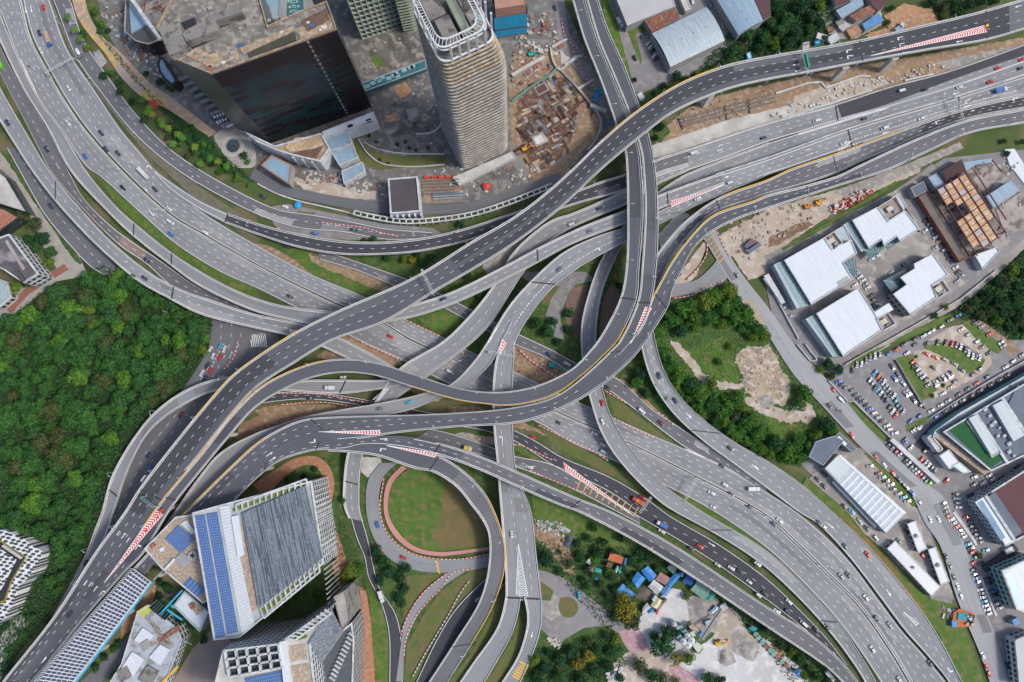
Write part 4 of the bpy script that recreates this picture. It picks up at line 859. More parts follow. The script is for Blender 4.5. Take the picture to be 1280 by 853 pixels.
# left forest: clumps differ in tone as in the photo
scatter([(0,402),(30,385),(75,365),(115,338),(150,345),(200,372),(258,398),(252,430),(225,470),(200,495),(160,520),(100,470),(60,430),(0,440)], 17, 3.4, 8.2, 'ggmmgmgohmg', '{} forest tree in the upper half of the left forest', 'upper forest trees')
scatter([(0,440),(60,430),(100,470),(160,520),(175,520),(158,548),(140,572),(125,610),(122,640),(60,600),(0,590)], 18, 3.4, 8.0, 'ggommgmghg', '{} forest tree in the middle of the left forest', 'middle forest trees')
scatter([(0,590),(60,600),(122,640),(112,660),(92,690),(72,740),(50,770),(52,740),(56,690),(30,668),(0,662)], 18, 3.4, 8.0, 'ggmmgmhggm', '{} forest tree in the lower half of the left forest', 'lower forest trees')
for (x, y, r, k) in [(150,342,5,'h'),(160,348,4,'y'),(170,356,4.4,'h'),(208,382,3.4,'y'),(218,388,3.6,'y'),(228,394,3.4,'h'),(238,402,3.6,'y'),(250,412,4,'y'),(256,424,4,'h'),(254,438,3.6,'y'),(112,388,5,'y'),(122,402,4.6,'h')]: tree(x, y, r, k, 'bright yellow-green tree on the edge of the left forest', 'bright forest edge trees')
for (x, y, r, k) in [(10,835,4,'g'),(28,795,4,'g'),(8,782,3.5,'g'),(40,772,3.5,'g'),(60,775,3,'o'),(20,760,4,'g')]: tree(x, y, r, k, 'dark tree behind the white patterned building in the lower left corner', 'trees behind the patterned building')
for (x, y, r, k) in [(45,280,4,'o'),(30,262,3.6,'g'),(55,298,4,'g'),(65,315,3.6,'g'),(62,328,2.8,'y'),(45,310,3.5,'g'),(20,360,3.5,'y'),(33,355,3,'g'),(26,272,3.5,'o'),(35,300,3.3,'g')]:
    tree(x, y, r*1.35, k, 'dense tree in the courtyard garden beside the plaza at far left', 'garden trees at far left')
# undergrowth below the forest
def undergrowth(name, poly, n, m, label, ex=(), rs=(1.0, 2.0), zt=2.2, lf=.5):
    b = MB(); xs = [p[0] for p in poly]; ys = [p[1] for p in poly]; k = 0
    while k < n:
        x, y = vr.uniform(min(xs), max(xs)), vr.uniform(min(ys), max(ys))
        if not inpoly(x, y, poly) or any(inpoly(x, y, e) for e in ex): continue
        c = P(x, y, 0); c.z = G0+zt*vr.random()**1.3; k += 1
        nrm = Vector((vr.gauss(0, .5), vr.gauss(0, .5), 1)).normalized(); t = nrm.cross(Vector((vr.uniform(-1, 1), vr.uniform(-1, 1), 0))).normalized(); w = nrm.cross(t); s = lf*vr.uniform(.5, 1.4)
        b.quad(c-t*s, c-w*s*.6, c+t*s, c+w*s*.6)
    o = b.build(name, m); o['kind'] = 'stuff'; o['label'] = label; o['category'] = 'undergrowth'; return o
undergrowth('undergrowth', [(0,402),(75,355),(130,332),(215,372),(268,404),(258,440),(236,480),(195,512),(158,553),(130,640),(110,680),(70,755),(0,850)], 26000, LEAF, 'dense dark undergrowth below the forest trees at left', zt=3.0, lf=.75)
BARE = [(922,440),(935,432),(948,434),(960,430),(972,446),(976,462),(986,474),(988,492),(980,508),(962,502),(948,506),(936,492),(926,482),(930,468),(920,456)]; BARE2 = [(925,488),(940,498),(955,503),(985,514),(1000,500),(1010,504),(1022,520),(1012,530),(1000,526),(985,530),(965,522),(950,516),(935,506)]; BARE3 = [(837,426),(848,428),(856,438),(870,452),(880,468),(900,477),(930,480),(926,487),(900,486),(876,478),(862,458),(845,440)]
undergrowth('undergrowth', [(785,455),(825,398),(880,362),(925,352),(960,400),(1010,480),(1048,540),(1005,582),(960,574),(905,540),(870,516),(838,480),(812,432)], 11000, LEAFH, 'green scrub covering the hill at right', [BARE, BARE2, BARE3], zt=1.0, lf=.45)
undergrowth('undergrowth', [(860,105),(930,15),(950,-8),(1060,-8),(1040,40),(1000,60),(915,78)], 7000, LEAF, 'dark undergrowth below the woodland at the top right', zt=2.5, lf=.7)
undergrowth('undergrowth', [(1190,392),(1250,342),(1290,305),(1290,425),(1262,425),(1230,402)], 5000, LEAF, 'dark undergrowth below the wood at the right edge', zt=2.5, lf=.7)
undergrowth('undergrowth', [(664,680),(720,668),(800,690),(900,720),(1000,800),(1040,852),(985,852),(950,800),(900,750),(850,715),(800,750),(760,790),(690,715)], 5500, LEAF, 'dark scrub between the huts and the long flyover', zt=1.2, lf=.5)
undergrowth('undergrowth', [(655,812),(700,808),(740,790),(775,800),(785,830),(760,853),(655,853)], 4000, LEAF, 'low scrub beside the roundabout', zt=1.5, lf=.5)
undergrowth('undergrowth', [(1010,598),(1060,640),(1110,690),(1160,752),(1195,765),(1225,850),(1205,850),(1175,795),(1135,742),(1080,677),(1042,640)], 3000, LEAFY, 'rough grass on the bank beside the highway at lower right', zt=.4, lf=.3)
undergrowth('undergrowth', [(410,660),(430,650),(450,700),(460,740),(440,735),(425,720)], 1500, LEAFO, 'olive scrub beside the brick path', zt=.8, lf=.4)
undergrowth('undergrowth', [(263,170),(275,190),(305,215),(318,228),(290,218),(250,190),(215,150),(165,98),(125,48),(112,12),(130,45),(158,80),(180,108),(215,140),(240,160)], 7000, LEAF, 'planted ground cover between the frontage road and the tan road', zt=1.2, lf=.5)
undergrowth('undergrowth', [(360,312),(500,325),(640,350),(775,340),(830,440),(870,540),(760,500),(640,400),(560,440),(470,400)], 5200, LEAFH, 'low green scrub on the ground between the decks', zt=.5, lf=.35)
undergrowth('undergrowth', [(640,556),(700,578),(700,545),(770,590),(838,636),(900,640),(1050,775),(1040,790),(960,690),(840,660),(660,600)], 1800, LEAFH, 'low scrub on the verges beside the main highway', zt=.4, lf=.3)
for (x, y, r) in [(374,742,4),(388,728,4),(364,752,3.2),(384,714,3.4),(352,762,2.8),(398,742,3.4)]: tree(x, y, r, 'h', 'courtyard tree between the two white towers', 'courtyard trees between the white towers')
# hill at right
HG = 'trees on the hill at right'
for (x, y, r, k) in [(822,415,5,'g'),(838,400,5,'g'),(852,388,5,'g'),(866,380,4.6,'g'),(880,378,5.4,'y'),(893,368,5,'g'),(910,362,4.6,'y'),(925,372,3,'g'),(905,385,5,'g'),(918,398,4.6,'g'),(935,400,4,'g'),(948,412,4.4,'g'),(940,385,3.6,'y'),(888,398,4.6,'g'),(868,400,4,'y'),
        (850,415,4,'g'),(828,440,4.6,'g'),(812,455,4.4,'g'),(800,468,4,'g'),(838,458,4.6,'g'),(848,472,4.8,'g'),(862,480,5,'g'),(876,492,5.5,'g'),(890,505,5,'g'),(905,515,4.5,'g'),(925,495,3.6,'g'),(890,478,4,'y'),(918,520,4,'o'),(935,530,4,'g'),(950,540,4,'g'),(968,555,4.4,'g'),(985,566,4.4,'g'),(1000,572,4,'g'),
        (1005,490,4.6,'g'),(1000,505,3.6,'g'),(1032,530,5.2,'g'),(1040,538,4,'g'),(1020,545,4,'y'),(1012,560,4,'g'),(998,550,4,'g'),(820,478,4,'g'),(828,495,3.6,'g'),(845,508,3.2,'y'),(808,492,3.4,'g'),(795,480,3.6,'g'),(850,535,2.6,'g'),(913,434,2.6,'y'),(898,452,2.2,'g')]:
    k = 'h' if k == 'g' and vr.random() < .75 else k; tree(x, y, r*1.25, k, {'h': 'fresh green', 'g': 'dark green', 'y': 'bright yellow-green', 'o': 'dry olive'}[k]+' tree on the hill left of the estate street', HG)
for q in ([(824,402),(850,385),(890,364),(925,358),(948,392),(962,420),(945,430),(925,412),(895,405),(870,412),(845,415)], [(788,462),(815,450),(832,446),(848,462),(866,484),(905,492),(925,500),(955,538),(1000,562),(1000,580),(960,572),(905,538),(872,516),(838,482),(815,442)]): scatter(q, 10.5, 2.9, 4.6, 'hhhgy', '{} tree thickening the slope beside the curved ramp', 'slope trees')
# top right wood
for (x, y, r, k) in [(935,45,6.5,'g'),(955,48,6,'g'),(925,60,5,'o'),(915,66,5,'g'),(948,60,4.6,'g'),(970,12,6,'g'),(985,25,6,'g'),(1000,10,6,'g'),(1015,22,5.5,'g'),(1025,8,4.5,'y'),(975,38,6,'g'),(995,42,6,'g'),(1012,38,5,'g'),(963,28,5,'g'),(1025,30,4,'g'),(985,55,5,'g'),(1005,55,4,'g'),(968,55,4.6,'y'),(965,3,5,'g'),(1030,48,3,'g')]:
    tree(x, y, r, k, 'big round tree in the wood behind the widest flyover at upper right', 'trees in the upper right wood')
for (x, y, r, k) in [(1165,3,4,'g'),(1180,10,4,'o'),(1195,3,5,'g'),(1212,6,5,'g'),(1230,2,4,'g'),(1245,2,3,'g'),(1200,16,3.5,'g'),(1180,22,3,'y'),(1115,10,3,'g'),(1110,28,2.6,'y')]:
    tree(x, y, r, k, 'dark tree behind the widest flyover near the top right corner', 'trees near the top right corner')
for (x, y, r, k) in [(846,96,4.6,'g'),(858,100,3,'o'),(830,108,2.6,'g'),(870,92,2.6,'y'),(890,84,2.6,'g'),(903,78,3,'g'),(818,116,2.2,'g'),(793,100,2,'g'),(826,160,3.2,'g'),(820,172,2.6,'g')]: tree(x, y, r, k, 'roadside tree between the widest flyover and the metal-roofed warehouses', 'roadside trees by the warehouses')
# right edge wood
scatter([(1195,392),(1225,370),(1255,345),(1285,318),(1285,425),(1262,420),(1232,400)], 14, 3.6, 4.8, 'gggyo', '{} tree in the small wood at the right edge', 'trees in the right edge wood')
for (x, y, r, k) in [(1182,384,2.4,'y'),(1168,395,2.6,'g'),(1035,455,4.4,'g'),(1048,462,4.6,'g'),(1040,470,3,'g'),(1026,462,3,'y'),(1224,695,2.4,'y'),(1259,47+145,2.6,'g'),(1278,178,2.6,'g'),(1255,165+12,2.2,'o')]: tree(x, y, r, k, 'small green tree inside the industrial estate', 'estate trees')
# settlement
for (x, y, r, k) in [(683,700,5.6,'g'),(725,695,4,'g'),(720,680,3.6,'g'),(735,672,3.4,'g'),(748,690,4,'g'),(755,678,3.6,'g'),(765,690,3.4,'g'),(735,712,3.4,'g'),(752,730,3.6,'o'),(765,722,3.6,'g'),(778,712,3.4,'g'),(790,700,4,'g'),(800,690,4,'g'),(812,698,4,'g'),(822,712,3.6,'g'),(790,722,3,'g'),(760,745,3.6,'o'),(802,675,3.6,'g'),(820,688,3.4,'g'),(775,673,3.2,'g'),(742,660,3,'g'),(836,705,3,'o'),(700,690,2.4,'g'),(728,725,2.8,'g'),(858,745,3,'y'),(742,702,4,'h'),(728,700,3.6,'m'),(712,705,3.6,'m'),(745,718,3.6,'m'),(770,738,3.6,'g'),(785,732,3.2,'m'),(800,706,4,'m'),(815,722,3,'h'),(832,693,3.4,'m'),(760,706+8,3,'h'),(700,735-20,3,'m'),(735,742-8,3.4,'m')]:
    tree(x, y, r, k, 'tree around the blue-roofed huts below the long flyover', 'trees around the huts')
for (x, y, r, k) in [(782,762,9.5,'d'),(778,745,5,'d'),(790,776,6,'o'),(768,772,4,'g')]: tree(x, y, r, k, 'large spreading tree between the pink paving and the roundabout', 'spreading trees by the roundabout', h=r*1.1)
for (x, y, r, k) in [(828,805,8,'g'),(845,822,5.5,'d'),(860,822,5,'y'),(835,790,5.5,'g'),(818,795,4,'g'),(872,812,3,'y'),(800,832,5.5,'o'),(815,845,5,'g'),(828,848,5,'o'),(885,848,5,'g'),(900,850,4,'g'),(845,852,3,'y')]: tree(x, y, r, k, 'tree beside the green and white silos of the batching plant', 'trees by the batching plant')
for (x, y, r, k) in [(668,825,4,'y'),(680,835,4.5,'g'),(700,825,5,'g'),(715,815,5,'g'),(722,830,5,'d'),(735,820,4.5,'d'),(745,840,5,'g'),(760,832,4.5,'g'),(765,815,4.5,'g'),(770,800,4,'y'),(758,795,3,'g'),(700,845,5,'g'),(725,850,5,'g'),(775,848,3.5,'g'),(735,803,3.4,'o'),(685,815,3,'g'),(745,812,3.4,'g'),(672,848,4,'g')]:
    tree(x, y, r, k, 'tree in the thicket below the roundabout', 'trees below the roundabout')
for (x, y, r, k) in [(975,808,3,'g'),(990,815,3,'y'),(1000,825,3,'g'),(1012,835,3,'g'),(1022,845,3.4,'g'),(945,775,3,'g'),(955,785,3,'g'),(1035,852,3,'g'),(935,765,2.6,'g'),(1005,845,3,'y')]: tree(x, y, r, k, 'bush-like tree squeezed between the gravel yard and the long flyover', 'trees along the long flyover')
# loop area
for (x, y, r, k) in [(470,690,4.6,'g'),(478,702,5,'g'),(490,695,5,'g'),(500,705,5,'g'),(485,715,5,'g'),(500,722,4.6,'g'),(508,710,4,'g'),(505,735,4,'g'),(498,748,4,'g'),(475,725,3.4,'g'),(503,755,3,'g')]: tree(x, y, r, k, 'tree in the dark clump beside the grey loop road', 'dark clump beside the loop road')
for (x, y, r, k) in [(438,712,5,'y'),(450,712,4,'y'),(430,722,4,'y'),(442,728,3.4,'y'),(445,745,2.6,'y'),(447,765,2.4,'y')]: tree(x, y, r, k, 'bright yellow-green tree beside the brick path', 'bright trees beside the brick path')
for (x, y, r, k) in [(432,600,3,'g'),(430,615,2.8,'g'),(428,625,3,'g'),(394,587,2.6,'g'),(380,595,2.6,'g'),(360,598,3,'g'),(418,700,2,'g'),(434,640,2,'y')]: tree(x, y, r, k, 'small dark tree lining the brick path', 'small trees along the brick path')
for (x, y, r, k) in [(515,325,3.6,'d'),(505,325,3,'y'),(530,328,4,'g'),(540,322,3.4,'g'),(522,318,3,'g'),(485,322,3,'g'),(576,281,3.2,'g'),(466,299,3,'g'),(455,301,2.4,'g'),(712,392,4,'g'),(713,412,3.4,'g'),(685,415,6,'g'),(672,405,4.5,'g'),(697,428,3,'g'),(690,402,3.6,'g'),(773,357,3,'g'),(768,352,2.4,'y'),(585,345,3,'g'),(590,390,2.6,'g'),(600,370,3,'g'),(768,268,3,'g')]:
    tree(x, y, r, k, 'small tree on the ground between the criss-crossing decks', 'trees among the decks')
for (x, y, r, k) in [(210,735,4,'g'),(200,728,3,'g'),(225,775,4.6,'g'),(242,780,4,'g'),(212,785,3.4,'g'),(200,745,2.6,'g'),(255,800,3,'g'),(130,822,3,'g'),(148,805,3,'g'),(142,812,2.6,'g'),(120,835,3,'g'),(232,768,3,'g')]: tree(x, y, r, k, 'tree beside the street behind the solar-roofed tower', 'trees behind the solar-roofed tower')
# planted strip
i = 0
for (x, y) in [(73,0),(84,20),(92,34),(98,50),(104,42),(110,60),(112,28),(105,15),(98,55),(122,88),(130,95),(140,92),(150,103),(140,110),(150,115),(165,128),(160,140),(175,125),(180,150),(190,165),(200,150),(205,155),(215,158),(222,165),(232,162),(240,160),(246,172),(255,180),(238,178),(225,180),(210,172),(243,190),(262,185),(252,195),(265,205),(275,215),(285,212),(297,222),(235,195),(220,178),(312,232),(280,200),(125,40),(128,30),(135,38),(118,15),(200,103),(209,110),(215,114),(183,92),(305,195),(310,203)]:
    i += 1; k = 'ghgghgyo'[i % 8]; tree(x, y, vr.uniform(2.1, 3.5), k, {'g': 'dark green', 'h': 'fresh green', 'y': 'bright green', 'o': 'olive'}[k]+' roadside tree in the planted strip along the tan road', 'roadside trees in the planted strip')
# palms
def frond(b, c, a, ln, droop):
    d = Vector((math.cos(a), math.sin(a), 0)); n = Vector((-d.y, d.x, 0)); pts = [c+d*ln*t+Vector((0, 0, ln*(.35*t-droop*t*t))) for t in (0, .35, .7, 1)]; w = [.1, .42, .34, .05]
    for i in range(3): b.quad(pts[i]-n*w[i], pts[i+1]-n*w[i+1], pts[i+1]+n*w[i+1], pts[i]+n*w[i])
def palm_meshes(s):
    rr = random.Random(s); b = MB()
    for k in range(13): frond(b, Vector((0, 0, 7)), k*2*math.pi/13+rr.uniform(-.1, .1), rr.uniform(2.6, 3.4), rr.uniform(.5, .9))
    me = bpy.data.meshes.new('fronds'); me.from_pydata([tuple(v) for v in b.v], [], b.f)
    t = MB(); t.cyl((0, 0, 0), .22, 7, 7, 0, .13); tm = bpy.data.meshes.new('trunk'); tm.from_pydata([tuple(v) for v in t.v], [], t.f); tm.materials.append(BARK); return me, tm
PM = []
for s, m in ((1, LEAFY), (2, LEAFH), (3, LEAFG)): a, t_ = palm_meshes(s); a.materials.append(m); PM.append((a, t_))
for i, (x, y) in enumerate([(100,48),(93,37),(85,21),(177,125),(187,135),(190,143),(201,150),(203,156),(222,168),(227,172),(243,184),(262,198),(272,202),(184,140),(210,160),(216,180),(250,205),(283,208)]):
    c = P(x, y, 6); me, tm = PM[i % 2 if i != 5 else 2]; o = thing('palm_tree', ('yellow-green' if i % 2 == 0 and i != 5 else 'golden' if i == 5 else 'bright green')+' palm in the planted strip along the tan road', 'palm', (c.x, c.y, G0), 'palms in the planted strip', vr.uniform(0, 6), local=True)
    for nm, q in (('fronds', me), ('trunk', tm)): u = bpy.data.objects.new(nm, q); C.objects.link(u); u.parent = o
# shrubs
for (x, y, r) in [(1145,446,1.4),(1139,461,1.0),(1179,482,1.7),(1165,495,2.0)]: shrub(x, y, r, 1, 'round bright shrub on the parking lot lawn')
for (x, y, r) in [(462,170,1.5),(470,178,1.2),(497,181,1.8),(507,178,1.6),(512,185,1.6),(493,190,1.3),(535,185,1.4),(520,188,1.4),(475,200,1.6),(485,205,1.8)]: shrub(x, y, r, 2, 'dry shrub in the mall courtyard garden')
# ================================================================ BUILDINGS
ROOFW = mat('white_metal_roof', (.60,.64,.68), (.44,.49,.54), .9, rough=.5, kind='streak', ang=R_(-59), lo=.3, hi=.72)
ROOFB = mat('blue_grey_roof', (.28,.38,.47), (.16,.24,.31), .8, rough=.5, kind='streak', ang=R_(-59), lo=.3, hi=.7)
ROOFS = mat('silver_roof', (.42,.49,.53), (.24,.30,.34), .8, rough=.45, kind='streak', ang=R_(-59), lo=.3, hi=.7)
ROOFL = mat('light_grey_roof', (.42,.42,.44), (.36,.36,.38), .05, rough=.6)
ROOFR = mat('rust_roof', (.22,.09,.06), (.13,.06,.045), .3, c3=(.28,.15,.10), s3=.6)
ROOFM = mat('maroon_roof', (.11,.05,.055), (.085,.045,.05), .05)
ROOFK = mat('dark_slab_roof', (.085,.075,.085), (.065,.06,.07), .08)
ROOFT = mat('brown_tile_roof', (.33,.26,.19), (.24,.19,.15), .25, c3=(.40,.34,.27), s3=.8)
SLATE = mat('slate_roof', (.13,.16,.20), (.10,.125,.16), .08)
BLUER = mat('bright_blue_roof', (.03,.18,.45), (.025,.13,.34), .2, rough=.5, c3=(.05,.24,.52), s3=.7)
GREENR = mat('green_roof', (.16,.30,.24), (.12,.23,.19), .2, c3=(.22,.34,.28), s3=.6)
TEALG = mat('teal_glass', (.03,.09,.11), (.05,.15,.17), .2, rough=.2, spec=.6)
TEALL = mat('pale_teal_glass', (.25,.42,.42), (.18,.32,.33), .3, rough=.3)
MARG = mat('maroon_glass', (.035,.016,.02), (.055,.022,.022), .2, rough=.3, spec=.5)
BLKG = mat('black_glass', (.018,.014,.02), (.03,.02,.028), .2, rough=.25, spec=.5)
CYAN = mat('cyan_paint', (.05,.38,.60), (.04,.32,.52), .5)
WALLW = mat('white_wall', (.50,.52,.53), (.38,.40,.41), .1, c3=(.33,.34,.35), s3=.25)
WALLG = mat('grey_wall', (.30,.31,.32), (.24,.25,.26), .15)
BEIGE = mat('beige_cladding', (.35,.32,.28), (.25,.235,.21), .08, c3=(.41,.38,.34), s3=.3)
OCHRE = mat('ochre_stain', (.33,.235,.15), (.22,.165,.12), .3, c3=(.38,.31,.23), s3=.5)
TURF = mat('green_turf', (.015,.10,.03), (.012,.08,.025), .2)
SOLAR = mat('solar_cell', (.035,.11,.30), (.05,.14,.36), .3, rough=.3, spec=.5)
SOLARD = mat('solar_cell_dark', (.045,.06,.10), (.06,.08,.13), .3, rough=.3, spec=.5)
LOUV = mat('louvre_slats', (.17,.20,.23), (.11,.135,.165), .3, c3=(.23,.26,.30), s3=.7)
def inset(p, d):
    n = len(p); out = []
    for i in range(n):
        a, b, c = p[i-1], p[i], p[(i+1) % n]; u = (b-a); v = (c-b); u = Vector((u.x, u.y, 0)).normalized(); v = Vector((v.x, v.y, 0)).normalized()
        nu = Vector((-u.y, u.x, 0)); nv = Vector((-v.y, v.x, 0)); m = nu+nv
        k = d/max(.35, (1+nu.dot(nv))/1.0)
        out.append(Vector((b.x+m.x*k, b.y+m.y*k, b.z)))
    return out
def W3(pts, z): return ccw([P(p[0], p[1], z) for p in pts])
def build(name, label, cat, px, h, wall, roof, para=.7, pw=.45, floors=0, z0=G0, win=GLASS, group=None, pm=None, winparts=True):
    p = W3(px, h); c = sum(p, Vector())/len(p); o = thing(name, label, cat, (c.x, c.y, z0), group)
    b = MB(); b.prism(p, z0, 0, cap=False); b.build('wall', wall, o)
    r = MB(); q = inset(p, .05); r.poly([v+Vector((0, 0, -.05)) for v in p]); ob = r.build('roof', roof, o)
    if para:
        m = MB(); U = Vector((0, 0, para)); q = inset(p, pw); n = len(p); out = inset(p, -.06)
        for i in range(n):
            j = (i+1) % n; m.quad(out[i]-U*.3, out[j]-U*.3, out[j]+U, out[i]+U); m.quad(out[i]+U, out[j]+U, q[j]+U, q[i]+U); m.quad(q[i]+U, q[j]+U, q[j], q[i])
        m.build('parapet', pm or wall, o)
    if floors:
        n = len(p)
        for f in range(floors):
            m = MB(); za = z0+(h-z0)*(f+.3)/floors; zb = z0+(h-z0)*(f+.8)/floors
            for i in range(n):
                a, c2 = p[i], p[(i+1) % n]; L = (c2-a).length
                if L < 4: continue
                d = (c2-a).normalized(); nn = Vector((d.y, -d.x, 0))*.06; k = max(1, int(L/3))
                for j in range(k):
                    s, e = a+d*(L*(j+.14)/k)+nn, a+d*(L*(j+.86)/k)+nn
                    m.quad(Vector((s.x, s.y, za)), Vector((e.x, e.y, za)), Vector((e.x, e.y, zb)), Vector((s.x, s.y, zb)))
            m.build('window_row', win, o)
    return o
def lay(o, name, m, px, z, th=.12, zb=None):       # slab part on a building
    b = MB(); p = W3(px, z); b.prism(p, (z-th) if zb is None else zb, 0); return b.build(name, m, o)
def rbox(o, name, m, x, y, z, sx, sy, sz, ang=0):
    b = MB(); c = P(x, y, z+sz); b.box((c.x, c.y, z), sx, sy, sz, R_(ang)); return b.build(name, m, o)
def sub(x, o):        # hang a roof fitting under the roof it stands on
    r = [c for c in o.children if c.name.split('.')[0] in ('roof', 'sheet', 'raised_roof')]
    if x and r: x.parent = r[0]
def hvac(o, pts, z, ang, m=None, s=2.0):
    for (x, y) in pts:
        k = random.uniform(.7, 1.3)*s; b = MB(); c = P(x, y, z+1.2); b.box((c.x, c.y, z), k, k*.8, 1.1, R_(ang)); b.cyl((c.x, c.y, z+1.1), k*.3, .15, 10); sub(b.build('roof_unit', m or WALLG, o), o)
def ribs(o, px4, z, n, m, name='roof_rib', w=.25, h=.12):
    """n thin ribs between side a-b and side d-c"""
    a, b_, c, d = [P(p[0], p[1], z) for p in px4]; mb = MB(); U = Vector((0, 0, h/2))
    for k in range(n+1):
        t = k/n; mb.bar(a.lerp(b_, t)+U, d.lerp(c, t)+U, w, h)
    sub(mb.build(name, m, o), o)
def solar(o, px4, z, nu, nv, m=SOLAR, gap=.1, name='solar_panel', fr=None):
    a, b_, c, d = [P(p[0], p[1], z) for p in px4]; mb = MB(); U = Vector((0, 0, .15))
    for i in range(nu):
        for j in range(nv):
            def q(u, v): return (a.lerp(b_, u)).lerp(d.lerp(c, u), v)+U
            u0, u1, v0, v1 = (i+gap/2)/nu, (i+1-gap/2)/nu, (j+gap/2)/nv, (j+1-gap/2)/nv
            mb.quad(q(u0, v0), q(u0, v1), q(u1, v1), q(u1, v0))
    f = MB(); f.quad(a+U*.5, b_+U*.5, c+U*.5, d+U*.5); fo = f.build(name+'_frame', fr or ROOFL, o); mb.build(name, m, o).parent = fo
# ---------------- shopping centre block with the dark glass front
o = build('office_block', 'abandoned office block with a vast dark glass front and stained concrete roof', 'office block', [(212,72),(264,93),(421,37),(409,3),(372,17),(335,34),(320,-20),(230,-30),(198,34)], 90, mat('grey_glass_wall', (.04,.042,.048), (.075,.075,.08), .06, rough=.3, spec=.5), mat('office_roof', (.20,.185,.165), (.10,.095,.088), .12, c3=(.27,.25,.22), s3=.3), 1.2, pm=OCHRE)
a, b_ = P(264.5,93.6,89.5), P(421,38,89.5); a0, b0 = Vector((a.x, a.y, 1)), Vector((b_.x, b_.y, 1)); n_ = Vector(((b_-a).y, -(b_-a).x, 0)).normalized()*.5
m = MB(); fr_ = MB(); rr = random.Random(5); NU, NV = 34, 26; tone = [[0]*NV for _ in range(NU)]
for j in range(NV):
    run = 0
    for i in range(NU):
        if run <= 0:
            run = rr.randint(2, 8); edge = (i > 26) or (j < 4)
            cur = rr.choice([1, 1, 2, 2, 2]) if edge else rr.choice([0, 0, 0, 3, 3, 1, 2])
        run -= 1; tone[i][j] = cur
for i in range(NU):
    for j in range(NV):
        def q(u, v): return a.lerp(b_, u).lerp(a0.lerp(b0, u), v)+n_
        u0, u1, v0, v1 = (i+.05)/NU, (i+.95)/NU, (j+.06)/NV, (j+.94)/NV
        m.quad(q(u0, v0), q(u0, v1), q(u1, v1), q(u1, v0), tone[i][j])
m.build('glass_front', [mat('deep_teal_glass', (.010,.028,.036), (.016,.040,.050), .1, rough=.25), mat('deep_maroon_glass', (.022,.011,.014), (.014,.009,.012), .1, rough=.3), mat('deep_black_glass', (.012,.010,.013), (.018,.014,.018), .1, rough=.3), mat('deep_blue_glass', (.012,.022,.034), (.018,.032,.046), .1, rough=.25)], o)
m = MB()
for j in range(20):
    v = j/20; c = a.lerp(b_, .765).lerp(a0.lerp(b0, .765), v)+n_*1.6; m.box((c.x, c.y, c.z-1.6), 1.1, .4, 2.2, math.atan2((b_-a).y, (b_-a).x))
m.build('pale_strip', CONC_D, o)
lay(o, 'raised_roof', CONC_D, [(198,35),(223,26),(234,58),(212,70)], 95, zb=90); lay(o, 'raised_roof', CONC_D, [(228,42),(296,3),(302,15),(269,26),(272,38),(233,52)], 96, zb=90)
for q in ([(236,55),(270,40),(273,47),(240,62)], [(270,27),(300,16),(304,22),(276,35)], [(222,30),(243,22),(246,30),(226,40)]): lay(o, 'roof_well_shade', mat('dark_void', (.02,.022,.03), (.03,.032,.04), .4), q, 90.4)  # flat near-black sheets paint the shade of recessed wells onto the roof
lay(o, 'water_tank', mat('green_water', (.045,.05,.035), (.06,.06,.04), .2), [(310,66),(368,40),(370,50),(313,73)], 91, zb=90)
lay(o, 'roof_slab', OCHRE, [(222,64),(264,85),(300,72),(296,62),(262,68),(240,55)], 90.3); lay(o, 'roof_slab', OCHRE, [(300,60),(368,32),(370,38),(304,68)], 90.25); lay(o, 'roof_slab', OCHRE, [(372,36),(415,18),(419,34),(376,50)], 90.2)
lay(o, 'roof_patch', mat('rust_pit', (.10,.06,.045), (.16,.10,.07), .4), [(376,26),(408,10),(412,25),(384,40)], 90.35)
for (x, y, mm, s) in [(262,84,'orange',2.2),(300,56,'blue',2.6),(262,83,'blue',1.4),(390,32,'blue',2.5),(385,28,'white',1.6),(405,34,'white',3),(401,37,'white',2),(352,40,'white',1.6),(283,72,'grey',3),(279,78,'white',2)]: rbox(o, 'roof_debris', mat('debris_'+mm, {'orange':(.5,.12,.04),'blue':(.06,.14,.32),'white':(.6,.58,.52),'grey':(.2,.2,.2)}[mm]), x, y, 90, s, s*.7, .6, 20)
hvac(o, [(250,75),(258,70),(247,65),(290,66),(336,25),(345,22),(285,20),(248,14),(262,10),(300,35),(310,30),(320,20)], 90, 20)
# concrete rooftops and scrap behind
o = build('plant_deck', 'blue-roofed plant deck beyond the stained office block roof', 'building', [(318,-25),(325,30),(350,22),(352,-25)], 70, WALLG, ROOFB, .6); ribs(o, [(322,15),(325,28),(346,20),(345,10)], 70, 5, STEEL)
o = build('glazed_wing', 'narrow teal glazed wing with pale broken panes behind the office block', 'building', [(349,-25),(355,24),(381,13),(378,-25)], 60, WALLG, TEALG, .4); 
for k in range(16): rbox(o, 'pale_pane', TEALL, 360+k % 4*3+(k//4)*1.5, -4+k//4*6+random.uniform(-1, 1), 60, 2, 1.4, .1, 20)
o = thing('scrap_roof', 'red steel frames and rubble on the broken deck at the top of the picture', 'scrap', P(175, 10, 0)); m = MB(); m.prism(W3([(168,-20),(232,-20),(222,30),(200,42),(165,5)], 12), G0, 0); m.build('slab', CONC_D, o)
for k in range(14):
    x, y = random.uniform(178, 222), random.uniform(-8, 22); m = MB(); c = P(x, y, 13); d = Vector((random.uniform(-1, 1), random.uniform(-1, 1), 0)).normalized()*random.uniform(2, 6); m.bar(c-d, c+d, .35); m.build('steel_beam', mat('red_steel', (.25,.05,.03), (.18,.04,.03), .5), o)
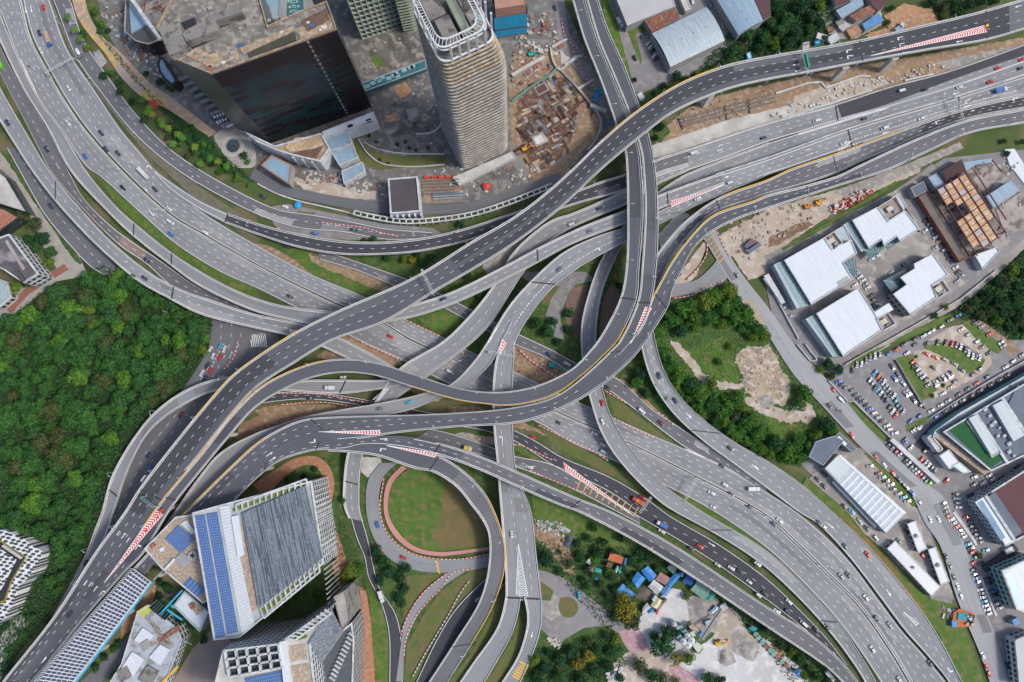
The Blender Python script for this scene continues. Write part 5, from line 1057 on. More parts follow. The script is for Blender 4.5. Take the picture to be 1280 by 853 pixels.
o = build('glass_pavilion', 'dark pointed pavilion with a pale blue triangular skylight', 'pavilion', [(158,-12),(162,-5),(200,50),(186,56),(170,52),(156,40)], 14, BLKG, mat('dark_roof_stone', (.07,.07,.075), (.10,.10,.10), .2), .8, pm=BEIGE); lay(o, 'skylight', mat('sky_panel', (.17,.27,.37), (.22,.33,.42), .1), [(161,2),(184,30),(164,42)], 15, zb=14)
b = MB(); b.bar(P(161,-6,22), P(201,50,22), 2.2, 1.2); tag(b.build('white_beam', WALLW), 'long white diagonal beam beside the blue triangular skylight', 'beam')
o = build('curved_pavilion', 'small pavilion with a curved pale blue roof and dark rim', 'pavilion', [(200,70),(206,74),(211,84),(217,93),(222,102),(216,108),(206,100),(199,90),(197,80)], 9, BLKG, mat('sky_panel', (.28,.42,.55)), .7, 1.2, pm=BLKG)
o = thing('stepped_ramp', 'grey stepped car park ramps left of the dark glass front', 'ramp', P(250, 125, 0))
for k in range(9):
    x0, y0 = 222+k*6.6, 98+k*7.2; m = MB(); p = W3([(x0,y0),(x0+26,y0-9),(x0+27.5,y0-5.6),(x0+1.5,y0+3.4)], 6+k*.2); m.prism(p, G0, 0); m.build('ramp_step', mat('ramp_grey', (.13,.13,.14), (.20,.20,.20), .3), o)
m = MB(); m.prism(W3([(226,90),(248,84),(300,136),(285,152),(262,142)], 4), G0, 0); m.build('ramp_base', CONC_D, o)
for k in range(4): rbox(o, 'skylight_frame', ROOFW, 270+k*3.4, 150-k*1.5, 7, 1.0, 6, .4, 30)
lay(o, 'white_canopy', ROOFW, [(281,155),(293,150),(296,154),(284,160)], 7)
# podium in front
o = build('podium', 'curved white podium with a torn earth-coloured roof below the glass front', 'podium', [(306,165),(325,174),(344,183),(402,167),(413,186),(401,203),(388,200),(366,195),(344,188),(322,178)], 15, WALLW, OCHRE, .9, 1.0, floors=0, pm=WALLW)
lay(o, 'torn_roof', mat('torn_tan', (.42,.30,.19), (.30,.20,.12), .3, c3=(.50,.40,.28), s3=.6), [(356,184),(370,172),(400,171),(405,180),(392,186),(362,190)], 15.8, zb=15); lay(o, 'roof_pit', mat('rust_pit', (.1,.06,.045)), [(362,192),(404,183),(394,200)], 15.15)
for k in range(9):
    m = MB(); x, y = [(312,170),(320,175),(330,180),(342,186),(354,191),(366,196),(378,199),(390,202),(400,202)][k]; p = P(x, y, 14.5); q = P(x+7, y+9, 0); m.bar(p, Vector((p.x, p.y, 0)), .9, 1.6); m.build('fin', WALLW, o)
b = build('white_bridge_roof', 'long white flat canopy along the foot of the dark glass front', 'canopy', [(403,165),(467,140),(470,149),(405,173)], 15, WALLW, ROOFW, .5)
for (x, y) in [(438,158),(461,151)]: rbox(b, 'roof_opening', BLKG, x, y, 15, 3.5, 2.4, .2, 20)
build('blue_roof_hall', 'pale blue roofed hall at the corner of the podium', 'hall', [(405,168),(434,161),(440,180),(418,188),(411,190)], 12, WALLW, ROOFB, .5, pm=WALLW)
build('blue_roof_hall', 'lower pale blue roofed hall stepping down towards the square dark roof', 'hall', [(414,190),(440,181),(448,197),(424,207)], 9, WALLW, ROOFB, .5, pm=WALLW)
build('blue_roof_hall', 'small blue-grey roof with white edge beside the mall service road', 'hall', [(427,214),(453,203),(456,215),(430,230)], 6, WALLW, ROOFB, .5, pm=WALLW)
o = build('entrance_roof', 'slate blue entrance roof with an orange rim above the service road', 'canopy', [(340,194),(364,206),(362,231),(326,207)], 8, WALLG, mat('sky_panel', (.28,.42,.55)), .4, .5, pm=mat('orange_rim', (.45,.14,.05), (.38,.12,.05), .5))
o = thing('fountain', 'round fountain with dark sculptures in the paved circle', 'fountain', P(291.5, 183, 0)); c = P(291.5, 183, 0); m = MB(); m.cyl((c.x, c.y, G0), 5.2, .9, 28); m.build('basin', CONC, o); m = MB(); m.cyl((c.x, c.y, .5), 4.4, .05, 28); m.build('water', mat('fountain_water', (.03,.05,.07), (.05,.08,.10), .5, rough=.1), o)
for k in range(6): rbox(o, 'sculpture', mat('bronze', (.05,.06,.07), (.08,.09,.1), 1), 291.5+3*math.cos(k), 183+3*math.sin(k), .3, 1.1, .8, 1.6, k*40)
m = MB()
for rad in (8, 10, 12, 14):
    for k in range(40):
        a0_, a1_ = 2*math.pi*k/40, 2*math.pi*(k+1)/40; z = .12
        m.quad(*[Vector((c.x+r_*math.cos(t_), c.y+r_*math.sin(t_), z)) for r_, t_ in ((rad, a0_), (rad, a1_), (rad+.3, a1_), (rad+.3, a0_))])
m.build('paving_ring', CONC_D, o)
# courtyard
o = build('footbridge', 'teal glazed footbridge across the mall courtyard', 'footbridge', [(453,104),(532,75),(533,86),(457,114)], 14, TEALG, TEALG, .3, .3, z0=10, pm=STEEL)
for (x, y) in [(459,108),(466,104),(474,101),(478,97),(470,99),(486,98),(492,94),(495,92),(505,88),(513,84),(516,83),(497,95)]: rbox(o, 'pale_pane', TEALL, x, y, 14.05, 3.2, 2.4, .12, 20)
b = build('courtyard_hut', 'small concrete stair hut in the mall courtyard', 'hut', [(508,138),(521,134),(525,145),(511,151)], 5, CONC, CONC, .4)
for pts, lab in (([(448,174),(458,190),(475,204),(495,208),(520,209),(556,206)], 'curved dark retaining wall around the courtyard garden'), ([(455,178),(470,186),(500,192),(555,193)], 'inner curved wall of the courtyard garden'), ([(545,132),(551,143),(550,158),(540,166),(520,168)], 'curved wall of the black courtyard pool')):
    q = cr(pts, step=3); m = MB()
    for i in range(len(q)-1): m.bar(P(q[i].x, q[i].y, .6), P(q[i+1].x, q[i+1].y, .6), .8, 1.6)
    tag(m.build('retaining_wall', CONC_L), lab, 'wall')
# green grid block and slab above the courtyard (their bases are in the picture)
def face_block(name, label, base, depth, h, wall, roof, grid=None, gm=None, z0=G0):
    a, b_ = P(*base[0], 0), P(*base[1], 0); d = (b_-a).normalized(); n = Vector((-d.y, d.x, 0))*depth; T = Vector((0, 0, h))
    p = ccw([a+T, b_+T, b_+n+T, a+n+T]); o = thing(name, label, 'building', (a.x, a.y, z0)); m = MB(); m.prism(p, z0, 0, 1); m.build('wall', [wall, roof], o)
    if grid:
        nu, nv = grid; L = (b_-a).length; out = -n.normalized()
        for j in range(nv):
            m = MB(); g = MB()
            z_a = h*(j+.18)/nv; z_b = h*(j+.82)/nv
            for i in range(nu):
                s, e = a+d*L*(i+.08)/nu, a+d*L*(i+.92)/nu
                g.quad(s+out*.08+Vector((0,0,z_a)), e+out*.08+Vector((0,0,z_a)), e+out*.08+Vector((0,0,z_b)), s+out*.08+Vector((0,0,z_b)))
            m.bar(a+out*.7+Vector((0,0,z_a-.3)), b_+out*.7+Vector((0,0,z_a-.3)), 1.5, .35); m.build('balcony_slab', gm or wall, o); g.build('window_row', TEALG, o)
    return o
o = face_block('apartment_block', 'green-grey balcony grid building at the top between office block and tower', [(453,48),(503,32)], 30, 62, mat('sage_wall', (.24,.27,.22), (.18,.21,.17), .2), CONC, (8, 13), mat('sage_slab', (.33,.36,.30), (.26,.29,.24), .3))
for i in range(9):
    a, b_ = P(453,48,0), P(503,32,0); q = a.lerp(b_, i/8); m = MB(); n = Vector(((b_-a).y, -(b_-a).x, 0)).normalized(); m.bar(q+n*.6, q+n*.6+Vector((0,0,62)), .5, 1.3); m.build('balcony_fin', mat('sage_slab', (.33,.36,.3)), o)
o = face_block('slab_block', 'tall narrow green-grey slab beside the striped tower', [(505,40),(521,37)], 34, 60, mat('olive_wall', (.20,.23,.17), (.26,.29,.22), .2), CONC, (4, 20), mat('olive_slab', (.27,.30,.23), (.2,.22,.17), .3))
# ---------------- the striped tower
def rounded(p, r, n=5):
    out = []; N = len(p)
    for i in range(N):
        a, b, c = p[i-1], p[i], p[(i+1) % N]; u = (a-b).normalized(); v = (c-b).normalized(); s, e = b+u*r, b+v*r
        for k in range(n+1):
            t = k/n; out.append(s*(1-t)**2+b*2*t*(1-t)+e*t*t)
    return out
Sx, Ex = P(578.5,215,0), P(638,187,0); d_ = (Ex-Sx); n_ = Vector((-d_.y, d_.x, 0)).normalized()*d_.length
TH = 134.0; base = [Sx, Ex, Ex+n_, Sx+n_]; c = sum(base, Vector())/4
o = thing('tower', 'very tall striped beige tower with a white open steel crown', 'tower', (c.x, c.y, G0))
def plan(z, grow=0):
    k = max(0, (z-100)/40)**1.6*.24; E2_ = Ex.lerp(Sx, k); En = (Ex+n_).lerp(Sx+n_, k); q = [Sx, E2_, En, Sx+n_]
    cc = sum(q, Vector())/4; q = [v+(v-cc).normalized()*grow for v in q]; return [Vector((v.x, v.y, z)) for v in rounded(q, 5.5)]
core = MB(); fl = 38
zs = [TH*i/fl for i in range(fl+1)]
for i in range(fl):
    A0, A1 = plan(zs[i], -.7), plan(zs[i+1], -.7); N = len(A0)
    for j in range(N): core.quad(A0[j], A0[(j+1) % N], A1[(j+1) % N], A1[j])
core.build('glazing', mat('tower_glazing', (.022,.022,.025), (.045,.042,.04), .3, rough=.25, spec=.5), o)
for i in range(fl):
    m = MB(); z0_, z1_ = zs[i]+.2, zs[i]+1.5; A = plan(z0_, .0); B = plan(z1_, .1); A_, B_ = plan(z0_, -.75), plan(z1_, -.75); N = len(A)
    for j in range(N):
        k = (j+1) % N; m.quad(A[j], A[k], B[k], B[j]); m.quad(B[j], B[k], B_[k], B_[j]); m.quad(A_[j], A_[k], A[k], A[j])
    m.build('facade_band', BEIGE if i < fl-6 else mat('beige_rusty', (.36,.31,.25), (.32,.24,.16), .15, c3=(.50,.44,.36), s3=.4), o)
m = MB(); m.poly(plan(TH, -.3)); m.build('roof', CONC_D, o)
def ring(z, w, th, grow, name, mm):
    A, B = plan(z, grow), plan(z, grow-w); m = MB(); U = Vector((0, 0, th)); N = len(A)
    for j in range(N):
        k = (j+1) % N; m.quad(A[j]+U, A[k]+U, B[k]+U, B[j]+U); m.quad(A[j], A[k], A[k]+U, A[j]+U); m.quad(B[k], B[j], B[j]+U, B[k]+U); m.quad(B[j], B[k], A[k], A[j])
    m.build(name, mm, o)
CRW = mat('crown_white', (.60,.61,.62), (.5,.51,.52), .3)
ring(TH+1, 1.0, .9, .5, 'lower_crown_ring', CRW)
for q, g in ((TH+10.5, .4), (TH+13, .4)): ring(q, .7, .6, g, 'crown_ring', CRW)
ring(TH+13, .7, .6, -3.4, 'inner_crown_ring', CRW)
A = plan(TH+13.2, .2); B = plan(TH+13.2, -3.6); m = MB()
for j in range(len(A)):
    k = (j+1) % len(A); L = (A[k]-A[j]).length; nn = max(1, int(L/1.6))
    for t in range(nn): m.bar(A[j].lerp(A[k], t/nn), B[j].lerp(B[k], t/nn), .22, .3)
m.build('crown_ladder', CRW, o)
for t in (.0, .25, .5, .75, 1):
    A = plan(TH, 0); N = len(A)
    for (i0, i1) in ((5, 6), (11, 12), (17, 18), (23, 0)):
        q = A[i0 % N].lerp(A[i1 % N], t); m = MB(); m.bar(q, q+Vector((0, 0, 13.4)), .9, .9); m.build('crown_post', CRW, o)
# penthouse slabs inside the crown
ctr = sum([Sx, Ex, Ex+n_, Sx+n_], Vector())/4; ax = d_.normalized(); ay = n_.normalized(); an = math.atan2(ax.y, ax.x)
for (u, v, sx, sy, hh, mm) in [(-6,-6,7,14,5,CONC_D),(1,-2,4,20,7,mat('olive_wall', (.2,.23,.17))),(8,-6,7,9,4,CONC),(-7,7,8,9,4,CONC_D),(8,6,8,8,5,CONC_D)]:
    q = ctr+ax*(u-2)+ay*v; m = MB(); m.box((q.x, q.y, TH), sx, sy, hh, an); m.build('penthouse', mm, o)
q = ctr+ax*7-ay*7; m = MB(); m.box((q.x, q.y, TH+4), 5, 2.2, 1.6, an+.3); m.build('roof_unit', ROOFS, o)
# podium of the tower
b = build('tower_podium', 'low cream podium edge at the foot of the striped tower', 'podium', [(566,222),(578,217),(640,190),(645,197),(588,226),(574,232)], 3, CONC_L, CONC_L, .5)
o = build('square_building', 'square white building with a flat dark purple-brown roof by the service road', 'building', [(485,224),(522,221),(526,265),(488,268)], 11, WALLW, ROOFK, .8, .9, pm=WALLW)
for k in range(6): rbox(o, 'buttress', WALLW, 489+k*7.4, 269.5-k*.3, 0, 1.0, 2.2, 9, 0)
o = thing('steel_frame', 'rusty open steel frame beside the square dark-roofed building', 'frame', P(550, 238, 0))
m = MB(); m.prism(W3([(528,224),(576,222),(578,250),(530,254)], .3), G0, 0); m.build('slab', mat('timber_deck', (.30,.22,.16), (.22,.16,.12), .3), o)
for k in range(5):
    for (xa, ya, xb, yb) in ((530,226+k*4,574,224+k*4),): m = MB(); m.bar(P(xa,ya,5), P(xb,yb,5), .5); m.build('beam', mat('dark_steel', (.12,.12,.12), (.17,.16,.15), .5), o)
for k in range(6): rbox(o, 'red_cart', mat('red_paint', (.6,.05,.04)), 533+k*9, 221.5, .3, 3, 1.6, 1.2, 0)
for k in range(3): m = MB(); m.bar(P(541,243+k*3.2,1.5), P(578,241+k*3.2,1.5), 1.0, .6); m.build('pipe_bundle', mat('blue_steel', (.16,.22,.28), (.22,.27,.32), .4), o)
# ---------------- blue netted building, construction site
o = build('netted_building', 'brick tower block wrapped in bright blue safety nets', 'building', [(616,-30),(655,-32),(658,6),(619,12)], 32, mat('brick_pink', (.40,.22,.16), (.32,.18,.14), .3), mat('brick_pink', (.4,.22,.16)), .6)
NET = mat('blue_net', (.02,.28,.50), (.03,.36,.58), .3, rough=.7)
p = W3([(615,-30),(656,-32),(659,6.5),(618,12.5)], 32)
for (za, zb) in ((2, 9), (10.5, 24)):
    q = inset([Vector((v.x, v.y, zb)) for v in p], -.4); m = MB(); m.prism(q, za, 0, cap=False); m.build('safety_net', NET, o)
for k in range(7): m = MB(); a = p[0].lerp(p[1], k/6); 
o = thing('site_wall', 'green and concrete retaining walls around the excavation', 'wall', P(690, 110, 0)); 
for (pts, mm, w, zz) in [([(640,127),(665,108),(690,92),(697,84)], mat('green_sheet', (.12,.30,.24), (.10,.25,.2), .3), .6, 2.5), ([(640,95),(660,83),(680,72)], CONC_L, 2.2, 2), ([(697,84),(720,108),(742,135),(751,152),(746,172),(735,188)], CONC, 1.4, 1.5), ([(688,60),(692,78),(700,88),(712,78),(722,70),(728,72)], CONC_L, 1.2, 2), ([(722,112),(742,100)], CONC_L, 1.5, 2), ([(738,132),(758,140)], CONC_L, 2.2, 3), ([(706,82),(726,70)], CONC_L, 1.4, 2.5), ([(690,60),(708,50)], CONC_L, 1.4, 2.5)]:
    m = MB(); q = cr(pts, step=4) if len(pts) > 2 else [Vector(p) for p in pts]
    for i in range(len(q)-1): m.bar(P(q[i].x, q[i].y, zz/2), P(q[i+1].x, q[i+1].y, zz/2), w, zz)
    m.build('wall_run', mm, o)
SC = [mat('rusty_scrap', (.2,.09,.055)), mat('dark_rust', (.085,.045,.035), (.055,.035,.03), .5), mat('timber', (.32,.25,.17), (.24,.18,.13), .5), mat('dark_steel', (.12,.12,.12)), mat('blue_steel', (.16,.22,.28)), CONC_L, mat('tan_board', (.50,.38,.26), (.42,.32,.22), .4)]
NMS = ['rusty steel bundle', 'rust-brown sheet stack', 'timber plank stack', 'dark pipe bundle', 'blue steel bundle', 'pale concrete beam', 'tan plywood stack']
sr_ = random.Random(21); poly = [(646,120),(690,95),(720,104),(744,140),(736,168),(705,205),(672,222),(650,198)]; k = 0
while k < 150:
    x, y = sr_.uniform(640, 748), sr_.uniform(88, 225)
    if not inpoly(x, y, poly): continue
    if inpoly(x, y, [(718,118),(738,140),(738,158),(718,185),(706,222),(698,220),(704,190),(720,162),(722,140)]): continue
    t = sr_.choice([0, 0, 0, 0, 1, 1, 2, 3, 4, 5, 6]); L = sr_.uniform(3, 11); a = R_(sr_.choice([-55, -50, 30, 35, -60, 25])+sr_.uniform(-8, 8)); c = P(x, y, 0); m = MB(); n = sr_.randint(2, 5)
    for i in range(n):
        m.box((c.x-math.sin(a)*i*.55, c.y+math.cos(a)*i*.55, -.1), L*sr_.uniform(.85, 1), .4, .5+.2*(i % 2), a)
    q = m.build('material_stack', SC[t]); tag(q, NMS[t]+' lying in the construction pit', 'building material', 'material stacks in the construction pit'); k += 1
for (x, y, s, cl, lb) in [(660,92,4,'rust','rusty rectangular pit beside the netted building'),(673,82,5,'rust','rusty pit beside the green sheet wall'),(700,58,6,'rust','dark excavation shaft by the lane'),(677,112,6,'maroon','dark maroon stack of sheets')]:
    m = MB(); c = P(x, y, 0); m.box((c.x, c.y, -.2), s*1.3, s, 1.2, R_(30)); m.box((c.x, c.y, 1.0), s*1.1, s*.8, .1, R_(30), 1); tag(m.build('shaft', [CONC, ROOFR if cl == 'rust' else ROOFM]), lb, 'pit')
o = thing('foundation', 'white square concrete foundation in the construction pit', 'foundation', P(674,172,0)); m = MB(); m.prism(W3([(664,172),(678,165),(686,176),(670,184)], 1.2), G0, 0); m.build('rim', CONC, o); m = MB(); m.prism(W3([(667,173),(676,168),(681,176),(671,181)], 1.5), 1.2, 0); m.build('slab', CHALK, o)
def digger(x, y, col, label, ang):
    c = P(x, y, 0); o = thing('excavator', label, 'excavator', (c.x, c.y, 0), None, R_(ang), local=True); mm = {'yellow': mat('machine_yellow', (.65,.33,.02), (.5,.26,.02), 1), 'teal': mat('machine_teal', (.02,.40,.38), (.02,.32,.30), 1), 'orange': mat('machine_orange', (.65,.20,.02), (.5,.16,.02), 1)}[col]
    for s in (-1, 1): m = MB(); m.box((0, s*1.1, -.1), 3.6, .6, .9); m.build('track', TYRE if 'TYRE' in globals() else GLASS, o)
    m = MB(); m.box((-.3, 0, .8), 3.0, 2.4, 1.2); m.box((.5, .6, 2.0), 1.3, 1.0, 1.0); m.build('cab', mm, o)
    m = MB(); m.bar((1, -.3, 1.6), (4.2, -.3, 3.4), .5, .6); m.bar((4.2, -.3, 3.4), (6.0, -.3, 1.0), .4, .5); m.build('boom', mm, o); m = MB(); m.box((6.1, -.3, .1), .9, 1.1, .9); m.build('bucket', mm, o)
digger(656,187,'yellow','small yellow excavator at the edge of the construction pit',20); digger(664,69,'teal','teal excavator beside the blue netted building',10)
digger(897,803,'yellow','yellow loader on the grey heap by the conveyor',15); digger(1022,254,'yellow','yellow excavator next to the pile of red and white barriers',30); digger(690,457,'teal','teal excavator on the bare earth under the decks',-20); digger(1008,259,'orange','orange lifting machine on the strip beside the curved flyover',10)
def tarp(x, y, s, ang, mm, label, h=1.5, nm='tarpaulin_shelter'):
    c = P(x, y, h); o = thing(nm, label, 'shelter', (c.x, c.y, 0), None, R_(ang), local=True); m = MB(); t = s*.5
    m.quad((-s, -t, h*.7), (s, -t, h*.7), (s, 0, h), (-s, 0, h)); m.quad((-s, 0, h), (s, 0, h), (s, t, h*.7), (-s, t, h*.7)); m.quad((-s, -t, h*.7-.1), (-s, 0, h-.1), (s, 0, h-.1), (s, -t, h*.7-.1)); m.build('canopy', mm, o)
    for a in (-1, 1):
        for b2 in (-1, 1): q = MB(); q.bar((a*s*.9, b2*t*.9, -.3), (a*s*.9, b2*t*.9, h*.72), .12); q.build('post', STEEL, o)
tarp(745,121,3.2,70,BLUER,'blue triangular tarpaulin beside the twin carriageway'); tarp(750,114,3,-30,mat('teal_tarp', (.05,.28,.34), (.04,.22,.28), .5),'teal sheet roof beside the twin carriageway')
tarp(191.5,130,3.2,-40,mat('red_awning', (.55,.05,.05), (.45,.04,.04), .5),'red awning stall on the tan road',2.5); tarp(762,152,2,10,mat('teal_tarp', (.05,.28,.34)),'small teal sheet near the underside of the wide flyover')
# umbrella-like blue and red canopies
for (x, y, r, mm, lb) in [(372,256,4.6,mat('azure', (.02,.33,.62), (.02,.28,.55), .5),'bright blue round parasol beside the service road'),(608,232.5,4.8,mat('red_paint', (.6,.05,.04)),'red round parasol at the foot of the striped tower')]:
    c = P(x, y, 3); o = thing('parasol', lb, 'parasol', (c.x, c.y, 0)); m = MB(); m.cyl((c.x, c.y, 2.6), r/2, .9, 10, 0, .1); m.build('canopy', mm, o); m = MB(); m.cyl((c.x, c.y, -.3), .1, 3, 6); m.build('pole', STEEL, o)
# white framed colonnade along the service road
def colonnade(pts, z, w, label, step=8):
    q = cr(pts, step=step); o = thing('colonnade', label, 'colonnade', P(pts[0][0], pts[0][1], 0)); A = MB(); B = MB()
    for i in range(len(q)-1):
        for k, mb in ((-1, A), (1, B)):
            d = (q[i+1]-q[i]).normalized(); n = Vector((-d.y, d.x))*w*k
            mb.bar(P(q[i].x+n.x, q[i].y+n.y, z), P(q[i+1].x+n.x, q[i+1].y+n.y, z), .8, .8)
        d = (q[i+1]-q[i]).normalized(); n = Vector((-d.y, d.x))*w; m = MB(); m.bar(P(q[i].x+n.x, q[i].y+n.y, z), P(q[i].x-n.x, q[i].y-n.y, z), .9, .7); m.bar(P(q[i].x+n.x, q[i].y+n.y, z), P(q[i].x+n.x, q[i].y+n.y, z)*Vector((1,1,0)), .5); m.build('frame', WALLW, o)
    A.build('rail', WALLW, o); B.build('rail', WALLW, o)
colonnade([(443,266),(470,272),(505,277),(545,275),(590,268),(640,252),(690,232)], 5, 2.6, 'white open colonnade running along the service road of the mall')
q = cr([(322,230),(345,242),(375,252),(410,260),(443,268)], step=4); m = MB()
for i in range(len(q)-1): m.bar(P(q[i].x, q[i].y, .5), P(q[i+1].x, q[i+1].y, .5), .8, 1.4)
tag(m.build('boundary_wall', WALLW), 'white boundary wall left of the colonnade', 'wall')
# ---------------- warehouses, top right
o = build('warehouse', 'light grey flat-roofed warehouse cut by the top edge', 'warehouse', [(766,-12),(784,32),(844,8),(838,-14)], 8, WALLG, ROOFL, .3, pm=CONC_L); 
o = build('warehouse', 'rust-red roofed shed against the silver warehouse', 'warehouse', [(806,26),(841,8),(849,22),(816,41)], 6, WALLG, ROOFR, 0); ribs(o, [(806,26),(841,8),(849,22),(816,41)], 6.05, 12, ROOFR)
def barrel(name, label, px4, h, rise, mm, n=10, rib=14):
    a, b_, c, d = [P(p[0], p[1], h) for p in px4]; o = thing(name, label, 'warehouse', (a.x, a.y, G0)); p = ccw([a, b_, c, d]); m = MB(); m.prism(p, G0, 0, cap=False); m.build('wall', WALLG, o); m = MB(); r = MB()
    for i in range(n):
        t0, t1 = i/n, (i+1)/n; z = lambda t: Vector((0, 0, rise*(1-(2*t-1)**2)))
        m.quad(a.lerp(d, t0)+z(t0), b_.lerp(c, t0)+z(t0), b_.lerp(c, t1)+z(t1), a.lerp(d, t1)+z(t1))
        for k in range(rib+1):
            s = k/rib; r.bar(a.lerp(b_, s).lerp(d.lerp(c, s), t0)+z(t0), a.lerp(b_, s).lerp(d.lerp(c, s), t1)+z(t1), .18, .1)
    m.build('roof', mm, o); r.build('roof_rib', mm, o)
    for k in range(4): c2 = a.lerp(b_, .15+.22*k).lerp(d.lerp(c, .15+.22*k), .5)+Vector((0, 0, rise)); v = MB(); v.cyl((c2.x, c2.y, c2.z-.1), .45, .6, 8); v.build('roof_vent', STEEL, o)
    return o
barrel('warehouse', 'large silver barrel-roofed warehouse above the wide flyover', [(815,42),(883,9),(906,51),(838,84)], 8, 2.2, ROOFS)
barrel('warehouse', 'blue-grey roofed warehouse at the top edge beside the wood', [(888,-14),(923,44),(954,26),(936,-14)], 8, 1.5, ROOFB)
build('warehouse', 'maroon roofed shed behind the blue-grey warehouse', 'warehouse', [(937,-14),(955,25),(964,20),(962,-14)], 7, WALLG, ROOFM, 0)
build('shed', 'narrow cream shed between the warehouses at the top edge', 'shed', [(848,-6),(857,-8),(864,11),(857,15)], 4, CONC_L, CONC_L, .2)
o = build('shed', 'small white kiosk beside the twin carriageway', 'kiosk', [(796,118),(802,115),(806,122),(800,125)], 3, WALLW, ROOFW, .1); build('shed', 'blue and white hut on the verge of the widest flyover', 'kiosk', [(933,67),(938,65),(940,73),(935,74)], 3, CYAN, ROOFW, .1)
# sheds near the orange earth
build('shed', 'light blue roofed shed in the yard at the top right', 'shed', [(1045,13),(1064,3),(1068,-2),(1078,-2),(1080,6),(1052,23)], 5, WALLG, ROOFB, 0)
build('shed', 'maroon roofed shed touching the top edge near the orange earth', 'shed', [(1042,-10),(1070,-12),(1062,2),(1044,9)], 5, WALLG, ROOFM, 0); build('shed', 'second maroon shed right of the light blue roof', 'shed', [(1085,-10),(1105,-12),(1107,6),(1098,14),(1090,6)], 5, WALLG, ROOFM, 0)
build('shed', 'bright blue roofed shed beside the orange earth', 'shed', [(1078,30),(1098,17),(1105,25),(1082,38)], 4, WALLG, mat('mid_blue_roof', (.10,.25,.50), (.08,.2,.42), .3), 0); build('shed', 'rusty tin shed between the blue roofs', 'shed', [(1062,20),(1090,5),(1096,14),(1070,26)], 4, WALLG, ROOFR, 0)
for k, (x, y, s, mm, a) in enumerate([(1027,46,5,WALLW,-20),(1042,48,6,WALLW,30),(1038,37,3,ROOFR,20),(1055,33,5,CONC_L,40),(1068,39,7,DIRTO,30),(1050,28,4,CONC_D,30),(1022,53,2.4,CYAN,10),(1124,36,4,ROOFB,30),(1128,31,3,WALLW,70)]):
    m = MB(); c = P(x, y, 2.4); m.box((c.x, c.y, G0), s*1.2, s*.8, 2.6, R_(a)); m.box((c.x, c.y, G0+2.6), s*1.25, s*.85, .15, R_(a), 0); tag(m.build('hut', mm), ['white container hut by the wood','pale container hut nearest the flyover parapet','small red-roofed hut by the wood','cream low block by the blue roof','tan canvas-topped store by the blue roof','stained concrete store in the top right yard','tiny cyan water tank','pale blue hut under the flyover edge','white cabin by the orange earth patch'][k], 'hut')
# ---------------- right side factories
def factory(label, px, left, pit=None, can=None, h=9):
    o = build('factory', label, 'factory', px, h, WALLG, ROOFW, .5, .5, floors=2, pm=WALLW)
    if left: lay(o, 'glazed_lean_to', TEALL if len(left) > 4 else ROOFS, left[:4], h-2.5, zb=G0)
    if left:
        a, b_, c, d = left[:4]; mm = lambda s, t, f: (s[0]+(t[0]-s[0])*f, s[1]+(t[1]-s[1])*f)
        lay(o, 'glazing_strip', TEALL, [mm(a, b_, .35), mm(a, b_, .75), mm(d, c, .75), mm(d, c, .35)], h-2.3); ribs(o, [mm(a, b_, .3), mm(d, c, .3), mm(d, c, .8), mm(a, b_, .8)], h-2.25, 24, STEEL)
    if pit:
        lay(o, 'plant_deck', mat('plant_floor', (.30,.24,.20), (.24,.20,.18), .4), pit, h-1, zb=G0); q = W3(pit, h); m = MB()
        for i in range(4): m.bar(q[i], q[(i+1) % 4], .5, 1)
        m.build('plant_wall', WALLW, o); cx = sum(p[0] for p in pit)/4; cy = sum(p[1] for p in pit)/4
        hvac(o, [(cx+random.uniform(-5, 5), cy+random.uniform(-4, 4)) for _ in range(5)], h-1, 30, None, 2.2); rbox(o, 'plant_unit', mat('cream_unit', (.52,.46,.38), (.45,.4,.33), .5), cx-2, cy, h-1, 4, 3, 1.6, 30)
    return o
o = factory('big white-roofed factory with a teal glazed strip at left', [(980,325.5),(1030,297),(1040,312),(1064,300),(1071,317),(1054,329),(1066,349),(1014,381)], [(967,331),(979,326),(1013,381),(996,386)], [(1031,297),(1042,290),(1053,304),(1041,312)])
build('annex', 'pale grey annex at the top of the big factory', 'annex', [(1043,289),(1055,282),(1064,300),(1053,304)], 6, WALLW, ROOFS, .3); lay(o, 'skylight', mat('grey_grille', (.36,.38,.36), (.3,.32,.3), .5), [(1046,353),(1059,345),(1062,350),(1048,358)], 9.1)
o = factory('white-roofed factory with stepped lower edge beside the brown wall', [(1065,275.5),(1097,259),(1110,277),(1132,264),(1149,287),(1125,302),(1121,296),(1105,308),(1102,300),(1086,311)], [(1054,281),(1064,276),(1085,311),(1077,315)], [(1098,259),(1119,246),(1130,264),(1111,276)])
b = build('annex', 'pale roofed annex on the upper corner of the stepped factory', 'annex', [(1114,247),(1124,242),(1133,258),(1130,263)], 6, WALLW, ROOFS, .3)
o = factory('white-roofed factory nearest the big parking lot', [(1020,392),(1073,360),(1093,391),(1104,412),(1054,446)], [(1007,399),(1019,393),(1053,446),(1041,446)], [(1095,399),(1110,391),(1119,405),(1103,414)]); lay(o, 'white_arm_roof', ROOFW, [(1092,391),(1111,379),(1117,387),(1097,399)], 9.2, zb=G0)
o = factory('small white-roofed factory with dark glass canopies by the rear lane', [(1116,368),(1133,356),(1125,347),(1143,336),(1142,330),(1166,317),(1185,344),(1165,357),(1171,372),(1138,394)], None, [(1165,358),(1178,350),(1187,364),(1172,373)])
